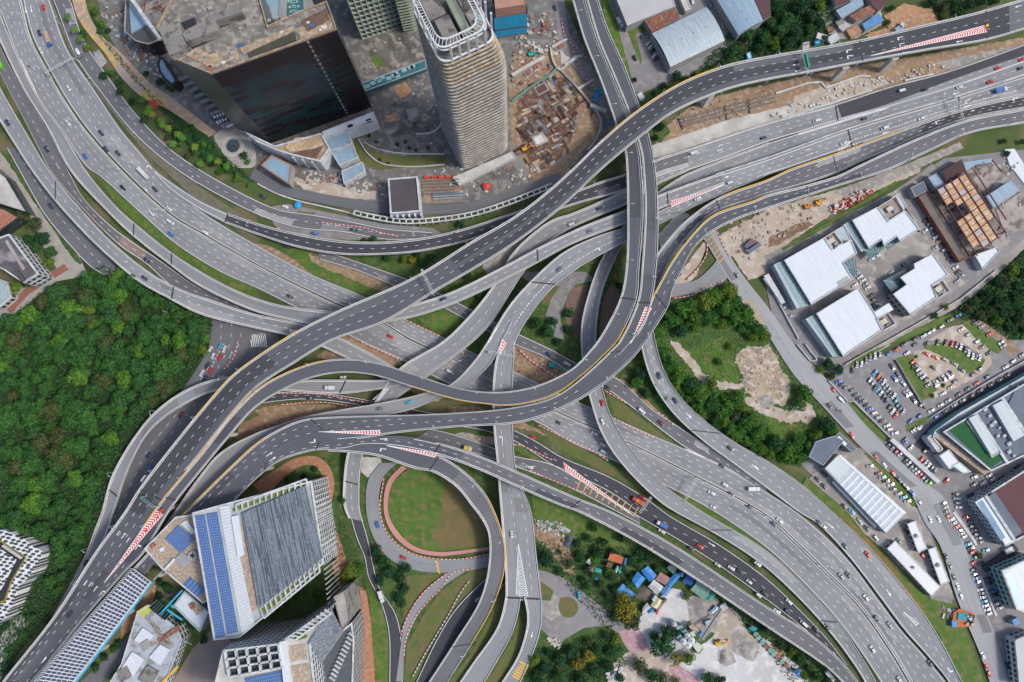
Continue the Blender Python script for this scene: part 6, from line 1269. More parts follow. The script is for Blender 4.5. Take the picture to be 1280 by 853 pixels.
for q in ([(1104,351),(1132,336),(1142,341),(1124,350),(1130,358),(1114,365)], [(1112,367),(1118,370),(1137,393),(1132,394)], [(1054,330),(1066,322),(1070,326),(1072,342),(1066,346)], [(1080,313),(1102,301),(1106,310),(1088,325)], [(1106,308),(1123,298),(1127,301),(1110,312)]): 
    o = thing('glass_canopy', f'dark ribbed glass canopy on a white factory {"near the yard gate" if q[0][0] < 1090 else "near the rear lane"}', 'canopy', P(q[0][0], q[0][1], 0), 'dark glass canopies on the factories'); m = MB(); m.prism(W3(q, 5), 4.8, 0); m.build('glass', TEALG, o); cx = sum(p[0] for p in q)/len(q); cy = sum(p[1] for p in q)/len(q)
    for k in range(4): m = MB(); m.bar(P(q[0][0]+(q[1][0]-q[0][0])*k/3, q[0][1]+(q[1][1]-q[0][1])*k/3, 5.1), P(cx+(k-1.5)*2, cy+3, 5.1), .25); m.build('rib', STEEL, o)
o = build('brown_yard', 'long roofless brown walled yard between factories and rusty frame', 'walled yard', [(1148,247),(1159,238),(1213,321),(1199,328)], 4, ROOFR, mat('stained_floor', (.17,.145,.13), (.11,.10,.09), .08, c3=(.07,.06,.05), s3=.12), .8, pm=ROOFR)
o = build('slate_annex', 'slate grey annex at the head of the brown walled yard', 'shed', [(1138,235),(1154,227),(1159,238),(1144,247)], 5, WALLG, SLATE, .2)
# rusty steel frame
o = thing('steel_roof', 'burnt-out warehouse roof of tan panels on dark red steel beams', 'warehouse', P(1215, 265, 0)); H = 9
A_, B_, C_, D_ = P(1171,238,H), P(1207,217,H), P(1256,290,H), P(1220,318,H)
def fq(u, v): return A_.lerp(B_, u).lerp(D_.lerp(C_, u), v)
TANP = mat('tan_panel', (.44,.28,.16), (.36,.21,.12), .25, c3=(.50,.40,.30), s3=.5); rr = random.Random(8)
for i in range(4):
    for j in range(12):
        if (i == 0 and 3 <= j <= 5) or (i == 1 and j in (4, 5)) or (i == 3 and j > 8) or rr.random() < .05: continue
        m = MB(); u0, u1, v0, v1 = (i+.04)/4, (i+.96)/4, (j+.05)/12, (j+.95)/12; m.prism(ccw([fq(u0, v0), fq(u1, v0), fq(u1, v1), fq(u0, v1)]), H-.15, 0); m.build('roof_panel', TANP if rr.random() < .85 else mat('grey_panel', (.40,.38,.36), (.34,.32,.31), .3), o)
RS = mat('dark_red_steel', (.10,.03,.03), (.14,.04,.035), .5); U = Vector((0, 0, .3))
for i in range(5): m = MB(); m.bar(fq(i/4, -.03)+U, fq(i/4, 1.03)+U, .55, .5); m.build('main_beam', RS, o)
for j in range(0, 13, 3): m = MB(); m.bar(fq(0, j/12)+U*.5, fq(1, j/12)+U*.5, .4, .4); m.build('cross_beam', RS, o)
for i in range(5):
    for j in range(0, 13, 4): q = fq(i/4, j/12); m = MB(); m.bar(q, Vector((q.x, q.y, G0)), .5); m.build('column', RS, o)
m = MB(); m.prism(W3([(1160,238),(1206,210),(1262,288),(1222,322)], .1), G0, 0); m.build('slab', CONC_D, o)
for (a, b2) in (((1217,212),(1258,275)), ((1240,200),(1252,215))): m = MB(); m.bar(P(*a, H), P(*b2, H), .6, .5); m.build('outer_beam', RS, o)
build('shed', 'dark brown shed above the burnt-out roof', 'shed', [(1178,214),(1202,199),(1207,214),(1185,231)], 6, WALLG, mat('dark_brown_roof', (.075,.04,.04), (.05,.03,.03), .3), 0)
build('shed', 'pale blue shed at the upper left of the burnt-out roof', 'shed', [(1160,222),(1170,217),(1182,232),(1171,238)], 6, WALLG, ROOFB, .2); o = build('shed', 'pale blue panelled roof right of the burnt-out roof', 'shed', [(1232,246),(1264,225),(1275,238),(1241,261)], 7, WALLG, ROOFB, 0)
build('shed', 'grey-blue rooftop strip along the yard behind the brown shed', 'shed', [(1204,203),(1240,198),(1241,203),(1220,206),(1208,214)], 5, WALLG, ROOFB, 0); build('shed', 'white triangular roof at the foot of the burnt-out roof', 'shed', [(1218,319),(1246,309),(1249,315),(1228,337)], 5, WALLW, ROOFW, .4, pm=WALLW)
lay(thing('loading_deck', 'bright white loading deck at the upper right corner of the estate', 'deck', P(1265, 200, 0)), 'deck_slab', ROOFW, [(1256,187),(1268,186),(1292,225),(1292,250),(1282,232),(1262,206)], .6, zb=G0)
o = thing('broken_floor', 'cracked grey floor slabs of a demolished building at the right edge', 'ruin', P(1250, 260, 0)); 
for q in ([(1208,214),(1250,205),(1262,222),(1232,245)], [(1245,262),(1276,240),(1290,245),(1290,280),(1258,296)], [(1222,300),(1256,290),(1265,305),(1250,312)]): m = MB(); m.prism(W3(q, .5), G0, 0); m.build('slab', mat('cracked_floor', (.33,.30,.28), (.22,.19,.18), .1, c3=(.12,.10,.09), s3=.15), o)
# perimeter walls of the estate
def wall(pts, label, mm=WALLW, w=.5, h=1.6, nm='boundary_wall', cat='wall', smooth=False):
    m = MB(); q = cr(pts, step=4) if smooth else [Vector(p) for p in pts]
    for i in range(len(q)-1): m.bar(P(q[i].x, q[i].y, h/2), P(q[i+1].x, q[i+1].y, h/2), w, h)
    return tag(m.build(nm, mm), label, cat)
wall([(966,330),(1060,279),(1123,244),(1150,290)], 'grey wall along the upper lane of the factory estate', CONC, .5); wall([(1056,456),(1141,408),(1200,374),(1245,338)], 'grey wall along the rear lane of the factory estate', CONC_L)
wall([(1035,476),(1059,502),(1067,502),(1114,549)], 'white wall beside the hedge strip of the big lot'); wall([(1119,450),(1150,503),(1157,511)], 'thin dark wall along the parking lawn', CONC_D, .4); wall([(1163,522),(1205,495),(1250,468),(1290,446)], 'white fence along the dark street', WALLW, .4)
wall([(996,431),(1013,452),(1021,450),(1006,430)], 'small white walled enclosure by the estate street'); wall([(955,345),(998,424)], 'white wall left of the big factory', WALLW, .5); wall([(956,347),(974,372),(978,380)], 'white-roofed corridor beside the estate street', WALLW, 3, 2.5, 'covered_walk', 'walkway')
for (pts, lb, w) in [([(1113,549),(1172,603)], 'long white canopy between two rows of parked cars', 2.6), ([(1192,640),(1221,681)], 'slanting white kerb island between parked cars', 2.0), ([(1225,720),(1245,770)], 'lower white kerb island between parked cars', 1.2), ([(1267,810),(1285,860)], 'white wall in the lower right corner', 1.4)]: wall(pts, lb, CHALK, w, .5 if w < 2.5 else 2.6, 'kerb_island' if w < 2.5 else 'canopy', 'kerb' if w < 2.5 else 'canopy')
# ---------------- showroom with roof turf
o = build('showroom', 'large showroom with dark green roof turf and white parapet', 'showroom', [(1178,540),(1279,480),(1300,470),(1300,560),(1279,570),(1238,589)], 10, mat('glass_wall', (.10,.14,.16), (.2,.24,.25), .3, rough=.2), SLATE, .8, .8, floors=2, pm=WALLW)
lay(o, 'turf', TURF, [(1186,538),(1207,526),(1256,573),(1238,585)], 10.1); lay(o, 'roof_ledge', WALLW, [(1219,519),(1222,517),(1262,579),(1259,581)], 11, zb=10); lay(o, 'roof_ledge', WALLW, [(1252,499),(1255,497),(1300,565),(1298,568)], 11, zb=10)
lay(o, 'plant_house', WALLG, [(1208,527),(1220,520),(1251,566),(1240,573)], 11, zb=10); lay(o, 'plant_roof', ROOFS, [(1211,523),(1220,519),(1249,564),(1239,569)], 12.4, zb=11); lay(o, 'plant_roof', ROOFS, [(1241,507),(1255,500),(1281,544),(1267,552)], 12.4, zb=10)
hvac(o, [(1238,520),(1244,528),(1250,535),(1256,545),(1262,555),(1232,512),(1240,532),(1248,545),(1268,570),(1262,565)], 10, 30, ROOFL, 2.0); rbox(o, 'dark_roof_box', SLATE, 1275, 505, 10, 12, 20, .6, -30)
lay(thing('showroom_terrace', 'brown tiled terrace in front of the roof turf showroom', 'terrace', P(1200, 565, 0)), 'deck', ROOFT, [(1165,544),(1177,540),(1237,589),(1231,594)], 7, zb=G0); wall([(1182,541),(1238,586)], 'white railing on the terrace edge of the showroom', WALLW, .5, 1, 'railing', 'railing')
o = build('entrance_pavilion', 'dark glass entrance pod with rounded white rim at the showroom', 'pavilion', rounded([Vector((1158,547)), Vector((1164,543)), Vector((1179,562)), Vector((1172,566))], 2.5, 3), 6, WALLW, BLKG, .5, .8, pm=WALLW)
build('entrance_pavilion', 'square white entrance roof beside the dark glass pod', 'pavilion', [(1174,570),(1186,562),(1199,578),(1187,587)], 6, WALLW, ROOFW, .2); build('entrance_pavilion', 'glass lobby box beside the square white entrance roof', 'pavilion', [(1190,582),(1200,578),(1214,590),(1204,592)], 6, WALLW, TEALL, .3, pm=WALLW)
build('glass_wing', 'grey glass wing along the dark street side of the showroom', 'building', [(1166,547),(1168,539),(1200,516),(1279,471),(1300,459),(1300,469),(1279,480),(1178,539)], 7, TEALL, mat('street_glass', (.24,.28,.31), (.32,.36,.38), .2, rough=.3), .3)
o = build('maroon_building', 'maroon-roofed building with white frame and glass front at the right edge', 'building', [(1217,627),(1245,610),(1300,575),(1300,660),(1256,683)], 8, WALLW, ROOFM, .8, .9, floors=3, pm=WALLW)
lay(o, 'white_roof_band', ROOFW, [(1219,628),(1232,620),(1268,676),(1257,681)], 10.15); lay(o, 'glass_skylight', mat('sky_panel', (.28,.42,.55)), [(1222,629),(1228,625),(1257,672),(1251,676)], 10.3); lay(o, 'slate_roof_strip', SLATE, [(1234,622),(1244,615),(1278,665),(1268,672)], 10.35); lay(o, 'roof_ledge', WALLW, [(1231,621),(1234,619),(1270,674),(1267,676)], 11, zb=10)
o = build('glass_building', 'white building with tall glass front at the right edge below the ramp', 'building', [(1251,713),(1292,695),(1292,770),(1270,762)], 12, TEALL, ROOFW, .8, 1, floors=3, pm=WALLW); lay(o, 'glass_roof', TEALL, [(1255,718),(1264,713),(1278,756),(1272,758)], 12.1)
wall([(1230,712),(1262,690),(1270,684)], 'dark covered ramp crossing towards the maroon-roofed building', ASP_DARK, 4, 1.5, 'access_ramp', 'ramp'); build('gatehouse', 'small white gatehouse at the end of the covered ramp', 'hut', [(1256,688),(1265,683),(1268,689),(1259,693)], 3, WALLW, ROOFW, .1)
build('corner_building', 'grey building with rounded white edge in the lower right corner', 'building', rounded([Vector((1268,800)), Vector((1292,790)), Vector((1292,860)), Vector((1274,860))], 3, 3), 8, WALLW, ROOFL, .6, floors=2)
# ---------------- sheds left of the estate street
o = build('long_shed', 'long pale ribbed-roof shed between highway bank and estate street', 'shed', [(1031,586),(1048,568),(1131,643),(1108,667)], 6, WALLG, ROOFS, 0)
for k in range(11):
    t = .25+k*.07; a = (1031+77*t, 586+81*t); b2 = (1048+83*t, 568+75*t); lay(o, 'roof_light', ROOFW, [a, b2, (b2[0]+2.2, b2[1]+2.1), (a[0]+2.2, a[1]+2.1)], 6.1)
lay(o, 'gutter_roof', ROOFW, [(1047,570),(1051,569),(1133,641),(1130,644)], 6.3, zb=5.5); lay(o, 'flat_end_roof', mat('pale_roof', (.52,.57,.58), (.46,.51,.52), .05), [(1032,585),(1048,569),(1064,583),(1048,601)], 6.15)
o = thing('walkway_roof', 'narrow pale lean-to roof behind the long shed', 'walkway', P(1070, 632, 0)); lay(o, 'sheet', ROOFS, [(1040,603),(1044,600),(1098,656),(1094,660)], 3, zb=2.8); 
for k in range(5): rbox(o, 'post', STEEL, 1044+k*12, 605+k*12.5, G0, .3, .3, 3.1)
build('slate_shed', 'dark slate-roofed building at the top of the long shed', 'building', [(1011,571),(1020,552),(1043,545),(1055,551),(1029,582)], 7, WALLG, SLATE, .2); o = build('slate_shed', 'narrow slate wing pointing at the estate street', 'building', [(1049,540),(1071,561),(1065,566),(1043,546)], 6, WALLG, SLATE, .2); lay(o, 'white_roof_box', ROOFW, [(1046,547),(1049,545),(1059,555),(1056,558)], 6.8, zb=6)
for q, lb in (([(1109,686),(1119,676),(1176,734),(1165,746)], 'longest white container office beside the highway bank'), ([(1134,655),(1145,651),(1159,686),(1148,691)], 'upper white container office, nearest the long shed'), ([(1160,687),(1170,684),(1187,727),(1176,732)], 'slim white container office against the estate street')):
    o = build('container_office', lb, 'office', q, 4, WALLW, mat('pure_white_roof', (.66,.67,.68), (.58,.59,.61), .05), .15, floors=1); hvac(o, [((q[0][0]+q[2][0])/2, (q[0][1]+q[2][1])/2)], 4, 40, WALLG, 1.6)
# stage / colourful stall and scrap near the bottom right
o = thing('market_stall', 'cluttered stall with orange rim and teal sheet roof at the grass corner', 'stall', P(1205, 773, 0))
for (q, mm, z) in (([(1192,766),(1200,761),(1219,768),(1214,784),(1190,784)], mat('orange_rim', (.45,.14,.05)), 2.2), ([(1198,766),(1210,767),(1209,776),(1197,775)], mat('teal_tarp', (.05,.28,.34)), 2.8), ([(1212,768),(1219,770),(1215,782),(1209,780)], mat('dark_void', (.02,.022,.03)), 2.6), ([(1190,776),(1197,777),(1196,784),(1190,784)], BLUER, 2.7)): lay(o, 'roof_sheet', mm, q, z, zb=G0)
for k in range(10): rbox(o, 'crate', [WALLW, ROOFR, STEEL][k % 3], 1213+random.uniform(-4, 4), 775+random.uniform(-6, 6), 2.7, 1, 1, .7, k*30)
for k in range(14):
    x, y = 1184+random.uniform(-8, 9), 765+random.uniform(-6, 6); m = MB(); c = P(x, y, 0); m.box((c.x, c.y, G0), random.uniform(1, 3), random.uniform(.8, 2), random.uniform(.5, 1.4), random.random()*3); tag(m.build('scrap_heap', [STEEL, CONC_D, WALLW][k % 3]), ['grey', 'stained', 'white'][k % 3]+' scrap heap beside the cluttered stall', 'scrap', 'scrap beside the stall')
build('shed', 'bright blue roofed shed near the lower right street bend', 'shed', [(1265,776),(1272,772),(1276,780),(1268,782)], 4, WALLG, BLUER, 0)
# ---------------- huts
def d7(x, y): return (740+x/4.923, 690+y/4.923)
HU = [('orange-red hip-roofed house among the trees', (.45,.13,.06), [(97,50),(115,0),(195,35),(180,75)]), ('bright blue hut, upper of the central pair', 'b', [(300,115),(345,85),(400,145),(355,185)]), ('bright blue hut, lower of the central pair', 'b', [(245,175),(280,120),(330,165),(280,225)]),
 ('wide blue roof half under the big tree', 'b', [(130,255),(190,195),(265,262),(235,275)]), ('white roofed hut in the middle of the blue roofs', 'w', [(345,215),(380,170),(440,215),(400,265)]), ('long blue hut leading to the gravel yard', 'b', [(455,195),(515,125),(545,150),(485,220)]), ('dull blue hut at the edge of the gravel', (.10,.22,.42), [(420,250),(455,205),(490,225),(455,280)]),
 ('deep blue hut touching the long flyover', (.02,.10,.30), [(555,185),(585,140),(632,170),(610,210)]), ('large grey-green roof beside the long flyover', 'g', [(605,235),(650,175),(730,240),(690,295)]), ('small green roof next to the large grey-green one', (.07,.26,.20), [(692,292),(730,242),(762,266),(740,300)]), ('pale yellow ribbed roof hut', (.50,.47,.28), [(360,330),(395,275),(432,300),(400,352)]),
 ('white and blue hut at the lower tip of the huts', 'w', [(308,388),(312,345),(340,312),(362,345)]), ('narrow grey-pink container beside the yellow roof', (.38,.32,.30), [(400,345),(455,285),(467,298),(415,368)]), ('small green hut at the parapet of the long flyover', 'g', [(460,100),(480,75),(522,100),(500,135)]), ('rusty pink roof between white and blue huts', (.32,.17,.16), [(387,170),(420,125),(480,160),(450,205)]),
 ('blue lean-to beside the ragged white hut', 'b', [(340,370),(362,345),(382,360),(350,382)]), ('teal cottage roof below the orange house', (.05,.30,.30), [(150,110),(165,85),(192,100),(178,135)]), ('white shed roof beside the teal cottage', 'w', [(138,118),(152,85),(165,90),(152,128)]), ('blue veranda right of the orange house', 'b', [(190,78),(198,36),(216,40),(205,80)]), ('rust brown roof left of the teal cottage', (.20,.09,.07), [(85,90),(98,62),(130,75),(115,100)]),
 ('teal tarpaulin roof at the left of the huts', (.03,.30,.26), [(10,130),(22,95),(62,110),(45,145)]), ('brown tin roof beside the teal tarpaulin', (.20,.11,.09), [(-22,110),(-12,70),(20,85),(8,128)]), ('pale grey roof at the far left of the huts', 'w', [(-38,62),(-18,40),(12,62),(-12,82)]), ('small blue box roof under the teal tarpaulin', 'b', [(15,170),(20,148),(42,155),(35,172)]),
 ('pink cabin at the end of the grey container', (.60,.16,.22), [(388,378),(398,352),(416,362),(408,388)]), ('pale blue strip roof beside the yellow roof', (.40,.55,.68), [(365,290),(385,262),(398,272),(378,302)]), ('light blue roof beside the green hut at the flyover', (.08,.3,.5), [(528,140),(545,125),(565,130),(560,155)]), ('turquoise tarpaulin by the barrels', (.05,.32,.42), [(962,470),(985,455),(1018,470),(990,490)]), ('blue drum shelter at the bottom bank', 'b', [(1240,740),(1258,722),(1282,735),(1275,765)]), ('pale blue cube hut by the conveyor foot', (.45,.58,.66), [(728,365),(762,330),(780,345),(745,382)])]
for lb, mm, q in HU:
    m_ = {'b': BLUER, 'w': WALLW, 'g': GREENR}.get(mm) if isinstance(mm, str) else mat('hut_%d' % abs(int(mm[0]*1000+mm[1]*100+mm[2]*10)), mm, tuple(v*.7 for v in mm), .4, c3=tuple(min(1, v*1.25) for v in mm), s3=.8)
    pts = [d7(*p) for p in q]; hh = 3.2; p = W3(pts, hh); o = thing('hut', lb, 'hut', (p[0].x, p[0].y, G0)); m = MB(); m.prism(inset(p, .3), G0, 0, cap=False); m.build('wall', mat('plank_wall', (.25,.2,.16), (.2,.16,.13), .5), o)
    i = 0 if (p[1]-p[0]).length > (p[2]-p[1]).length else 1; a, b_, c, d = [p[(i+k) % 4] for k in range(4)]; rd = Vector((0, 0, .9)); r0, r1 = a.lerp(d, .5)+rd, b_.lerp(c, .5)+rd; m = MB(); m.quad(a, b_, r1, r0); m.quad(r0, r1, c, d); m.add([a, r0, d], [(0, 1, 2)]); m.add([b_, c, r1], [(0, 1, 2)])
    m.build('roof', m_, o); m = MB()
    for k in range(7):
        t = k/6; m.bar(a.lerp(b_, t)+Vector((0,0,.03)), r0.lerp(r1, t)+Vector((0,0,.03)), .1); m.bar(d.lerp(c, t)+Vector((0,0,.03)), r0.lerp(r1, t)+Vector((0,0,.03)), .1)
    m.build('roof_rib', m_, o)
# batching plant
o = thing('batching_plant', 'concrete batching plant with white-topped silos and green tanks', 'plant', P(860, 800, 0))
for (x, y, r, h) in [(854.5,802.5,1.9,11),(861,807,2.0,11),(865,801.5,2.0,11),(860,796,1.8,10),(843,781,1.4,7),(847,785,1.2,6)]:
    c = P(x, y, h); m = MB(); m.cyl((c.x, c.y, G0), r, h, 16); m.cyl((c.x, c.y, h+G0), r*.98, .8, 16, 0, .4); s = m.build('silo', WALLW, o); m = MB(); m.cyl((c.x, c.y, h+.2), .5, .5, 8); m.build('silo_cap', CONC_L, o)
for (q, mm, z) in [([(846,797),(851,793),(858,804),(853,808)], 'g', 9), ([(852,789),(858,787),(863,797),(857,799)], 'g', 8), ([(848,783),(853,782),(857,789),(850,792)], 'g', 6), ([(861,784),(865,780),(875,788),(871,793)], 't', 5), ([(872,791),(876,788),(879,792),(875,796)], 'b', 5), ([(865,807),(871,803),(879,809),(873,817)], 'w', 5), ([(862,791),(867,789),(870,795),(866,797)], 'w', 6)]: lay(o, 'tank', {'g': GREENR, 't': ROOFT, 'b': BLUER, 'w': mat('pale_green', (.45,.52,.42), (.38,.45,.36), .4)}[mm], q, z, zb=G0)
o = thing('conveyor', 'long inclined grey conveyor belt rising from the hopper to the silos', 'conveyor', P(902, 760, 0)); m = MB(); a, b_ = P(903,758,1.5), P(874,802,9); m.bar(a, b_, 1.0, .5); m.build('belt', ASP_DARK, o)
for s in (-1, 1): n = Vector(((b_-a).y, -(b_-a).x, 0)).normalized()*.6*s; m = MB(); m.bar(a+n, b_+n, .2, .6); m.build('rail', STEEL, o)
for t in (.3, .6, .9): q = a.lerp(b_, t); m = MB(); m.bar(q, Vector((q.x, q.y, G0)), .3); m.build('leg', STEEL, o)
o = thing('aggregate_hopper', 'steel hopper with boulders at the foot of the conveyor', 'hopper', P(905, 758, 0)); rbox(o, 'bin', STEEL, 905, 759, 0, 4, 3.5, 2.4, 30); rbox(o, 'feeder', ROOFS, 890, 765, 0, 4, 3, 2, 30); rbox(o, 'feeder', ROOFS, 886, 779, 0, 4, 3, 1.6, 20)
for i, (x, y) in enumerate([(948,797),(953,803),(958,808),(963,813),(967,818),(972,822),(978,827),(945,793),(983,832)]):
    c = P(x, y, 1.2); m = MB(); m.cyl((c.x, c.y, G0), 1.5, 1.9, 12); tag(m.build('barrel_tank', [GREENR, ROOFR][i % 3 == 2]), ['green','rust brown'][i % 3 == 2]+' drum tank in the row along the long flyover', 'tank', 'drum tanks along the long flyover')
def heap(x, y, r, h, mm, label, sx=1.3):
    c = P(x, y, 0); m = MB(); rr = random.Random(int(x*7+y)); n = 20; rings = [(1, 0), (.8, .25), (.5, .7), (.2, .95)]; vs = []
    for (k, z) in rings:
        for i in range(n): a = 2*math.pi*i/n; q = r*k*(1+.18*math.sin(a*3+x)+rr.uniform(-.06, .06)); vs.append((c.x+q*math.cos(a)*sx, c.y+q*math.sin(a), G0+z*h*(1+rr.uniform(-.1, .1))))
    vs.append((c.x, c.y, G0+h)); fs = []
    for j in range(3):
        for i in range(n): k = (i+1) % n; fs.append((j*n+i, j*n+k, (j+1)*n+k, (j+1)*n+i))
    for i in range(n): fs.append((3*n+i, 3*n+(i+1) % n, 4*n))
    m.add(vs, fs); return tag(m.build('gravel_heap', mm, None, True), label, 'heap')
heap(713,677,4.4,2.6,mat('black_heap', (.10,.10,.11), (.14,.14,.15), .5),'dark grey gravel heap beside the pale rubble',1.0); heap(907,822,5,2.2,GRAV,'grey gravel heap on the white gravel yard',.9); heap(880,758,7,2.5,GRAV,'wide flat grey heap at the top of the gravel yard'); heap(808,742,5,2,mat('brown_heap', (.16,.13,.11), (.12,.10,.09), .4),'brown heap between the blue huts'); heap(936,812,5.5,2,GRAV,'grey heap at the right of the gravel yard')
rk = random.Random(4)
def rubble(poly, n, mats, label, grp, smin=.5, smax=1.8):
    xs = [p[0] for p in poly]; ys = [p[1] for p in poly]; b = [MB() for _ in mats]; k = 0
    while k < n:
        x, y = rk.uniform(min(xs), max(xs)), rk.uniform(min(ys), max(ys))
        if not inpoly(x, y, poly): continue
        c = P(x, y, 0); s = rk.uniform(smin, smax); b[rk.randrange(len(mats))].box((c.x, c.y, G0-.1), s, s*rk.uniform(.4, 1), s*rk.uniform(.3, .7)+.2, rk.random()*3); k += 1
    for q, mm in zip(b, mats):
        o = q.build('rubble', mm)
        if o: o['kind'] = 'stuff'; o['label'] = label; o['category'] = 'rubble'
rubble([(668,650),(700,652),(714,664),(704,672),(690,666),(672,664)], 110, [GRAV, ROOFS, CONC_L], 'pale rubble pieces scattered beside the dark heap', '')
rubble([(758,838),(770,832),(782,836),(780,852),(760,853)], 60, [CHALK, CONC_L], 'white boulders at the bottom edge below the pink paving', '', 1, 3)
rubble([(684,796),(700,800),(702,812),(688,806)], 40, [SAND, CONC_L], 'tan rocks at the end of the roundabout lane', '')
rubble([(925,440),(975,440),(990,500),(1010,525),(950,510),(925,478)], 200, [SAND, DIRT, GRAV], 'broken rock on the bare slope of the hill', '', .4, 1.3)
rubble([(640,440),(700,455),(700,470),(650,480)], 90, [CONC_L, DIRT, ROOFR], 'building rubble on the bare earth between the decks', '', .4, 1.3)
rubble([(125,5),(158,8),(200,60),(215,88),(200,100),(160,65),(130,25)], 220, [CONC_L, CONC_D, ROOFR, ROOFB], 'debris on the torn-up forecourt of the mall', '', .6, 2.6)
rubble([(640,20),(690,15),(700,60),(680,100),(640,125)], 200, [CONC_L, CONC_D, ROOFR, SAND], 'construction debris beside the blue netted building', '', .6, 3)
rubble([(375,212),(470,222),(482,245),(440,240),(380,228)], 160, [CONC_L, SAND, WALLW, ROOFR], 'debris in front of the podium', '', .5, 2)
rubble([(530,205),(620,205),(690,215),(640,235),(580,245)], 170, [CONC_L, CONC_D, ROOFR, WALLW], 'debris along the foot of the striped tower', '', .5, 2.2)
rubble([(910,275),(960,262),(1020,250),(1030,262),(975,300),(940,330),(915,315)], 130, [CONC_L, SAND, GRAV, DIRT], 'loose material on the construction strip beside the curved flyover', '', .5, 2)
rubble([(960,140),(1060,105),(1170,80),(1180,85),(1060,120),(965,150)], 130, [CONC_L, WALLW, SAND], 'concrete pieces on the strip below the widest flyover', '', .5, 2)
rubble([(845,140),(960,112),(962,132),(850,165)], 60, [CONC_D, ROOFR, SAND], 'loose material below the widest flyover', '', .5, 1.6)
rubble([(1206,205),(1275,195),(1290,260),(1255,300),(1230,262)], 90, [CONC_D, CONC_L, ROOFR], 'rubble on the demolished floors at the right edge', '', .5, 2)
rubble([(455,50),(530,38),(545,90),(560,190),(480,205),(462,170),(445,120)], 120, [CONC_L, CONC_D, GRAV, CONC_D], 'loose debris in the mall courtyard', '', .5, 2)
# sheds on the construction strip
for (q, mm, lb) in [([(932,312),(948,302),(952,307),(937,317)], SLATE, 'slate-roofed site cabin on the construction strip'), ([(930,308),(940,298),(948,303),(936,312)], mat('purple_roof', (.16,.12,.14), (.12,.09,.11), .5), 'brown-purple site cabin roof on the construction strip'), ([(1043,196+60),(1048,254),(1049,258),(1044,260)], WALLW, 'tiny white box at the end of the barrier pile'), ([(955,345),(961,342),(975,366),(969,369)], WALLW, 'narrow white site office along the estate street')]: build('site_cabin', lb, 'cabin', q, 2.8, WALLG, mm, 0)
# trench with steel struts below the widest flyover
o = thing('strutted_trench', 'long trench braced by dark steel struts beneath the widest flyover', 'trench', P(900, 140, 0))
for (a, b2) in (((848,150),(965,118)), ((850,154),(968,122)), ((852,158),(970,127)), ((906,132),(909,150)), ((848,148),(854,162)), ((935,124),(938,142))): m = MB(); m.bar(P(*a, .3), P(*b2, .3), .9, .9); m.build('strut', mat('dark_steel', (.12,.12,.12)), o)
m = MB(); m.prism(W3([(850,150),(965,119),(970,127),(853,160)], -.2), G0, 0); m.build('trench_floor', mat('mud_grey', (.22,.2,.18)), o)
for (pts, lb) in (([(970,117),(1010,104),(1026,103),(1032,110),(1075,95),(1088,96)], 'white low wall on the concrete strip below the widest flyover'), ([(1131,101),(1167,93)], 'white barrier by the highway at the upper right'), ([(975,150),(1090,113)], 'long low white wall along the upper edge of the highway')): wall(pts, lb, CHALK, 1.0, .9)
# ---------------- far left
o = build('plaza_building', 'pale flat plaza roof cut by the left edge', 'building', [(-30,190),(8,222),(34,266),(8,258),(-30,246)], 8, GLASS, CONC_L, .5, floors=1); o = build('striped_roof', 'red-brown louvred roof at the far left', 'building', [(-30,252),(6,262),(24,272),(-2,290),(-30,298)], 9, GLASS, mat('terracotta_slats', (.36,.17,.11), (.28,.13,.09), .4), .2); ribs(o, [(-25,255),(22,271),(0,289),(-28,297)], 9, 9, ROOFR)
o = build('villa_block', 'dark flat-roofed block with white edge at the far left', 'building', [(-12,302),(12,293),(49,343),(30,354),(6,338),(-12,330)], 14, WALLW, mat('wet_roof', (.07,.065,.075), (.11,.10,.11), .08, c3=(.24,.22,.23), s3=.1), .8, .7, floors=3); lay(o, 'roof_channel', CONC, [(6,302),(9,300),(31,335),(28,338)], 14.6, zb=14); lay(o, 'roof_slab', ROOFK, [(15,340),(21,337),(31,350),(27,353)], 16, zb=14)
o = build('villa_wing', 'lower wing with white frames below the dark flat roof', 'building', [(-12,345),(8,352),(14,372),(-2,385),(-12,380)], 6, WALLW, mat('teal_panel', (.22,.30,.32), (.3,.36,.37), .3), .5, floors=1); ribs(o, [(-12,352),(10,358),(12,372),(-12,378)], 6, 6, WALLW)
# white patterned building
def pattern_mat():
    m = bpy.data.materials.new('perforated_white'); m.use_nodes = True; N = m.node_tree.nodes; L = m.node_tree.links; b = N['Principled BSDF']; g = N.new('ShaderNodeNewGeometry'); mp = N.new('ShaderNodeMapping'); mp.inputs['Scale'].default_value = (.55, 1.0, 1); mp.inputs['Rotation'].default_value = (0, 0, .5)
    v = N.new('ShaderNodeTexVoronoi'); v.voronoi_dimensions = '2D'; v.inputs['Scale'].default_value = .5; v.inputs['Randomness'].default_value = .35; L.new(g.outputs['Position'], mp.inputs[0]); L.new(mp.outputs[0], v.inputs['Vector']); r = N.new('ShaderNodeValToRGB'); r.color_ramp.elements[0].position = .36; r.color_ramp.elements[1].position = .42
    r.color_ramp.elements[0].color = (.05, .055, .06, 1); r.color_ramp.elements[1].color = (.55, .56, .56, 1); L.new(v.outputs['Distance'], r.inputs['Fac']); L.new(r.outputs['Color'], b.inputs['Base Color']); return m
PF = pattern_mat()
o = build('patterned_building', 'white building with perforated dark-dotted roof at the lower left edge', 'building', [(-30,660),(12,664),(20,669.5),(31,674),(39,681),(56,691),(46,706),(37.5,722),(25,732),(15,757),(9,771),(-30,800)], 12, PF, PF, .3)
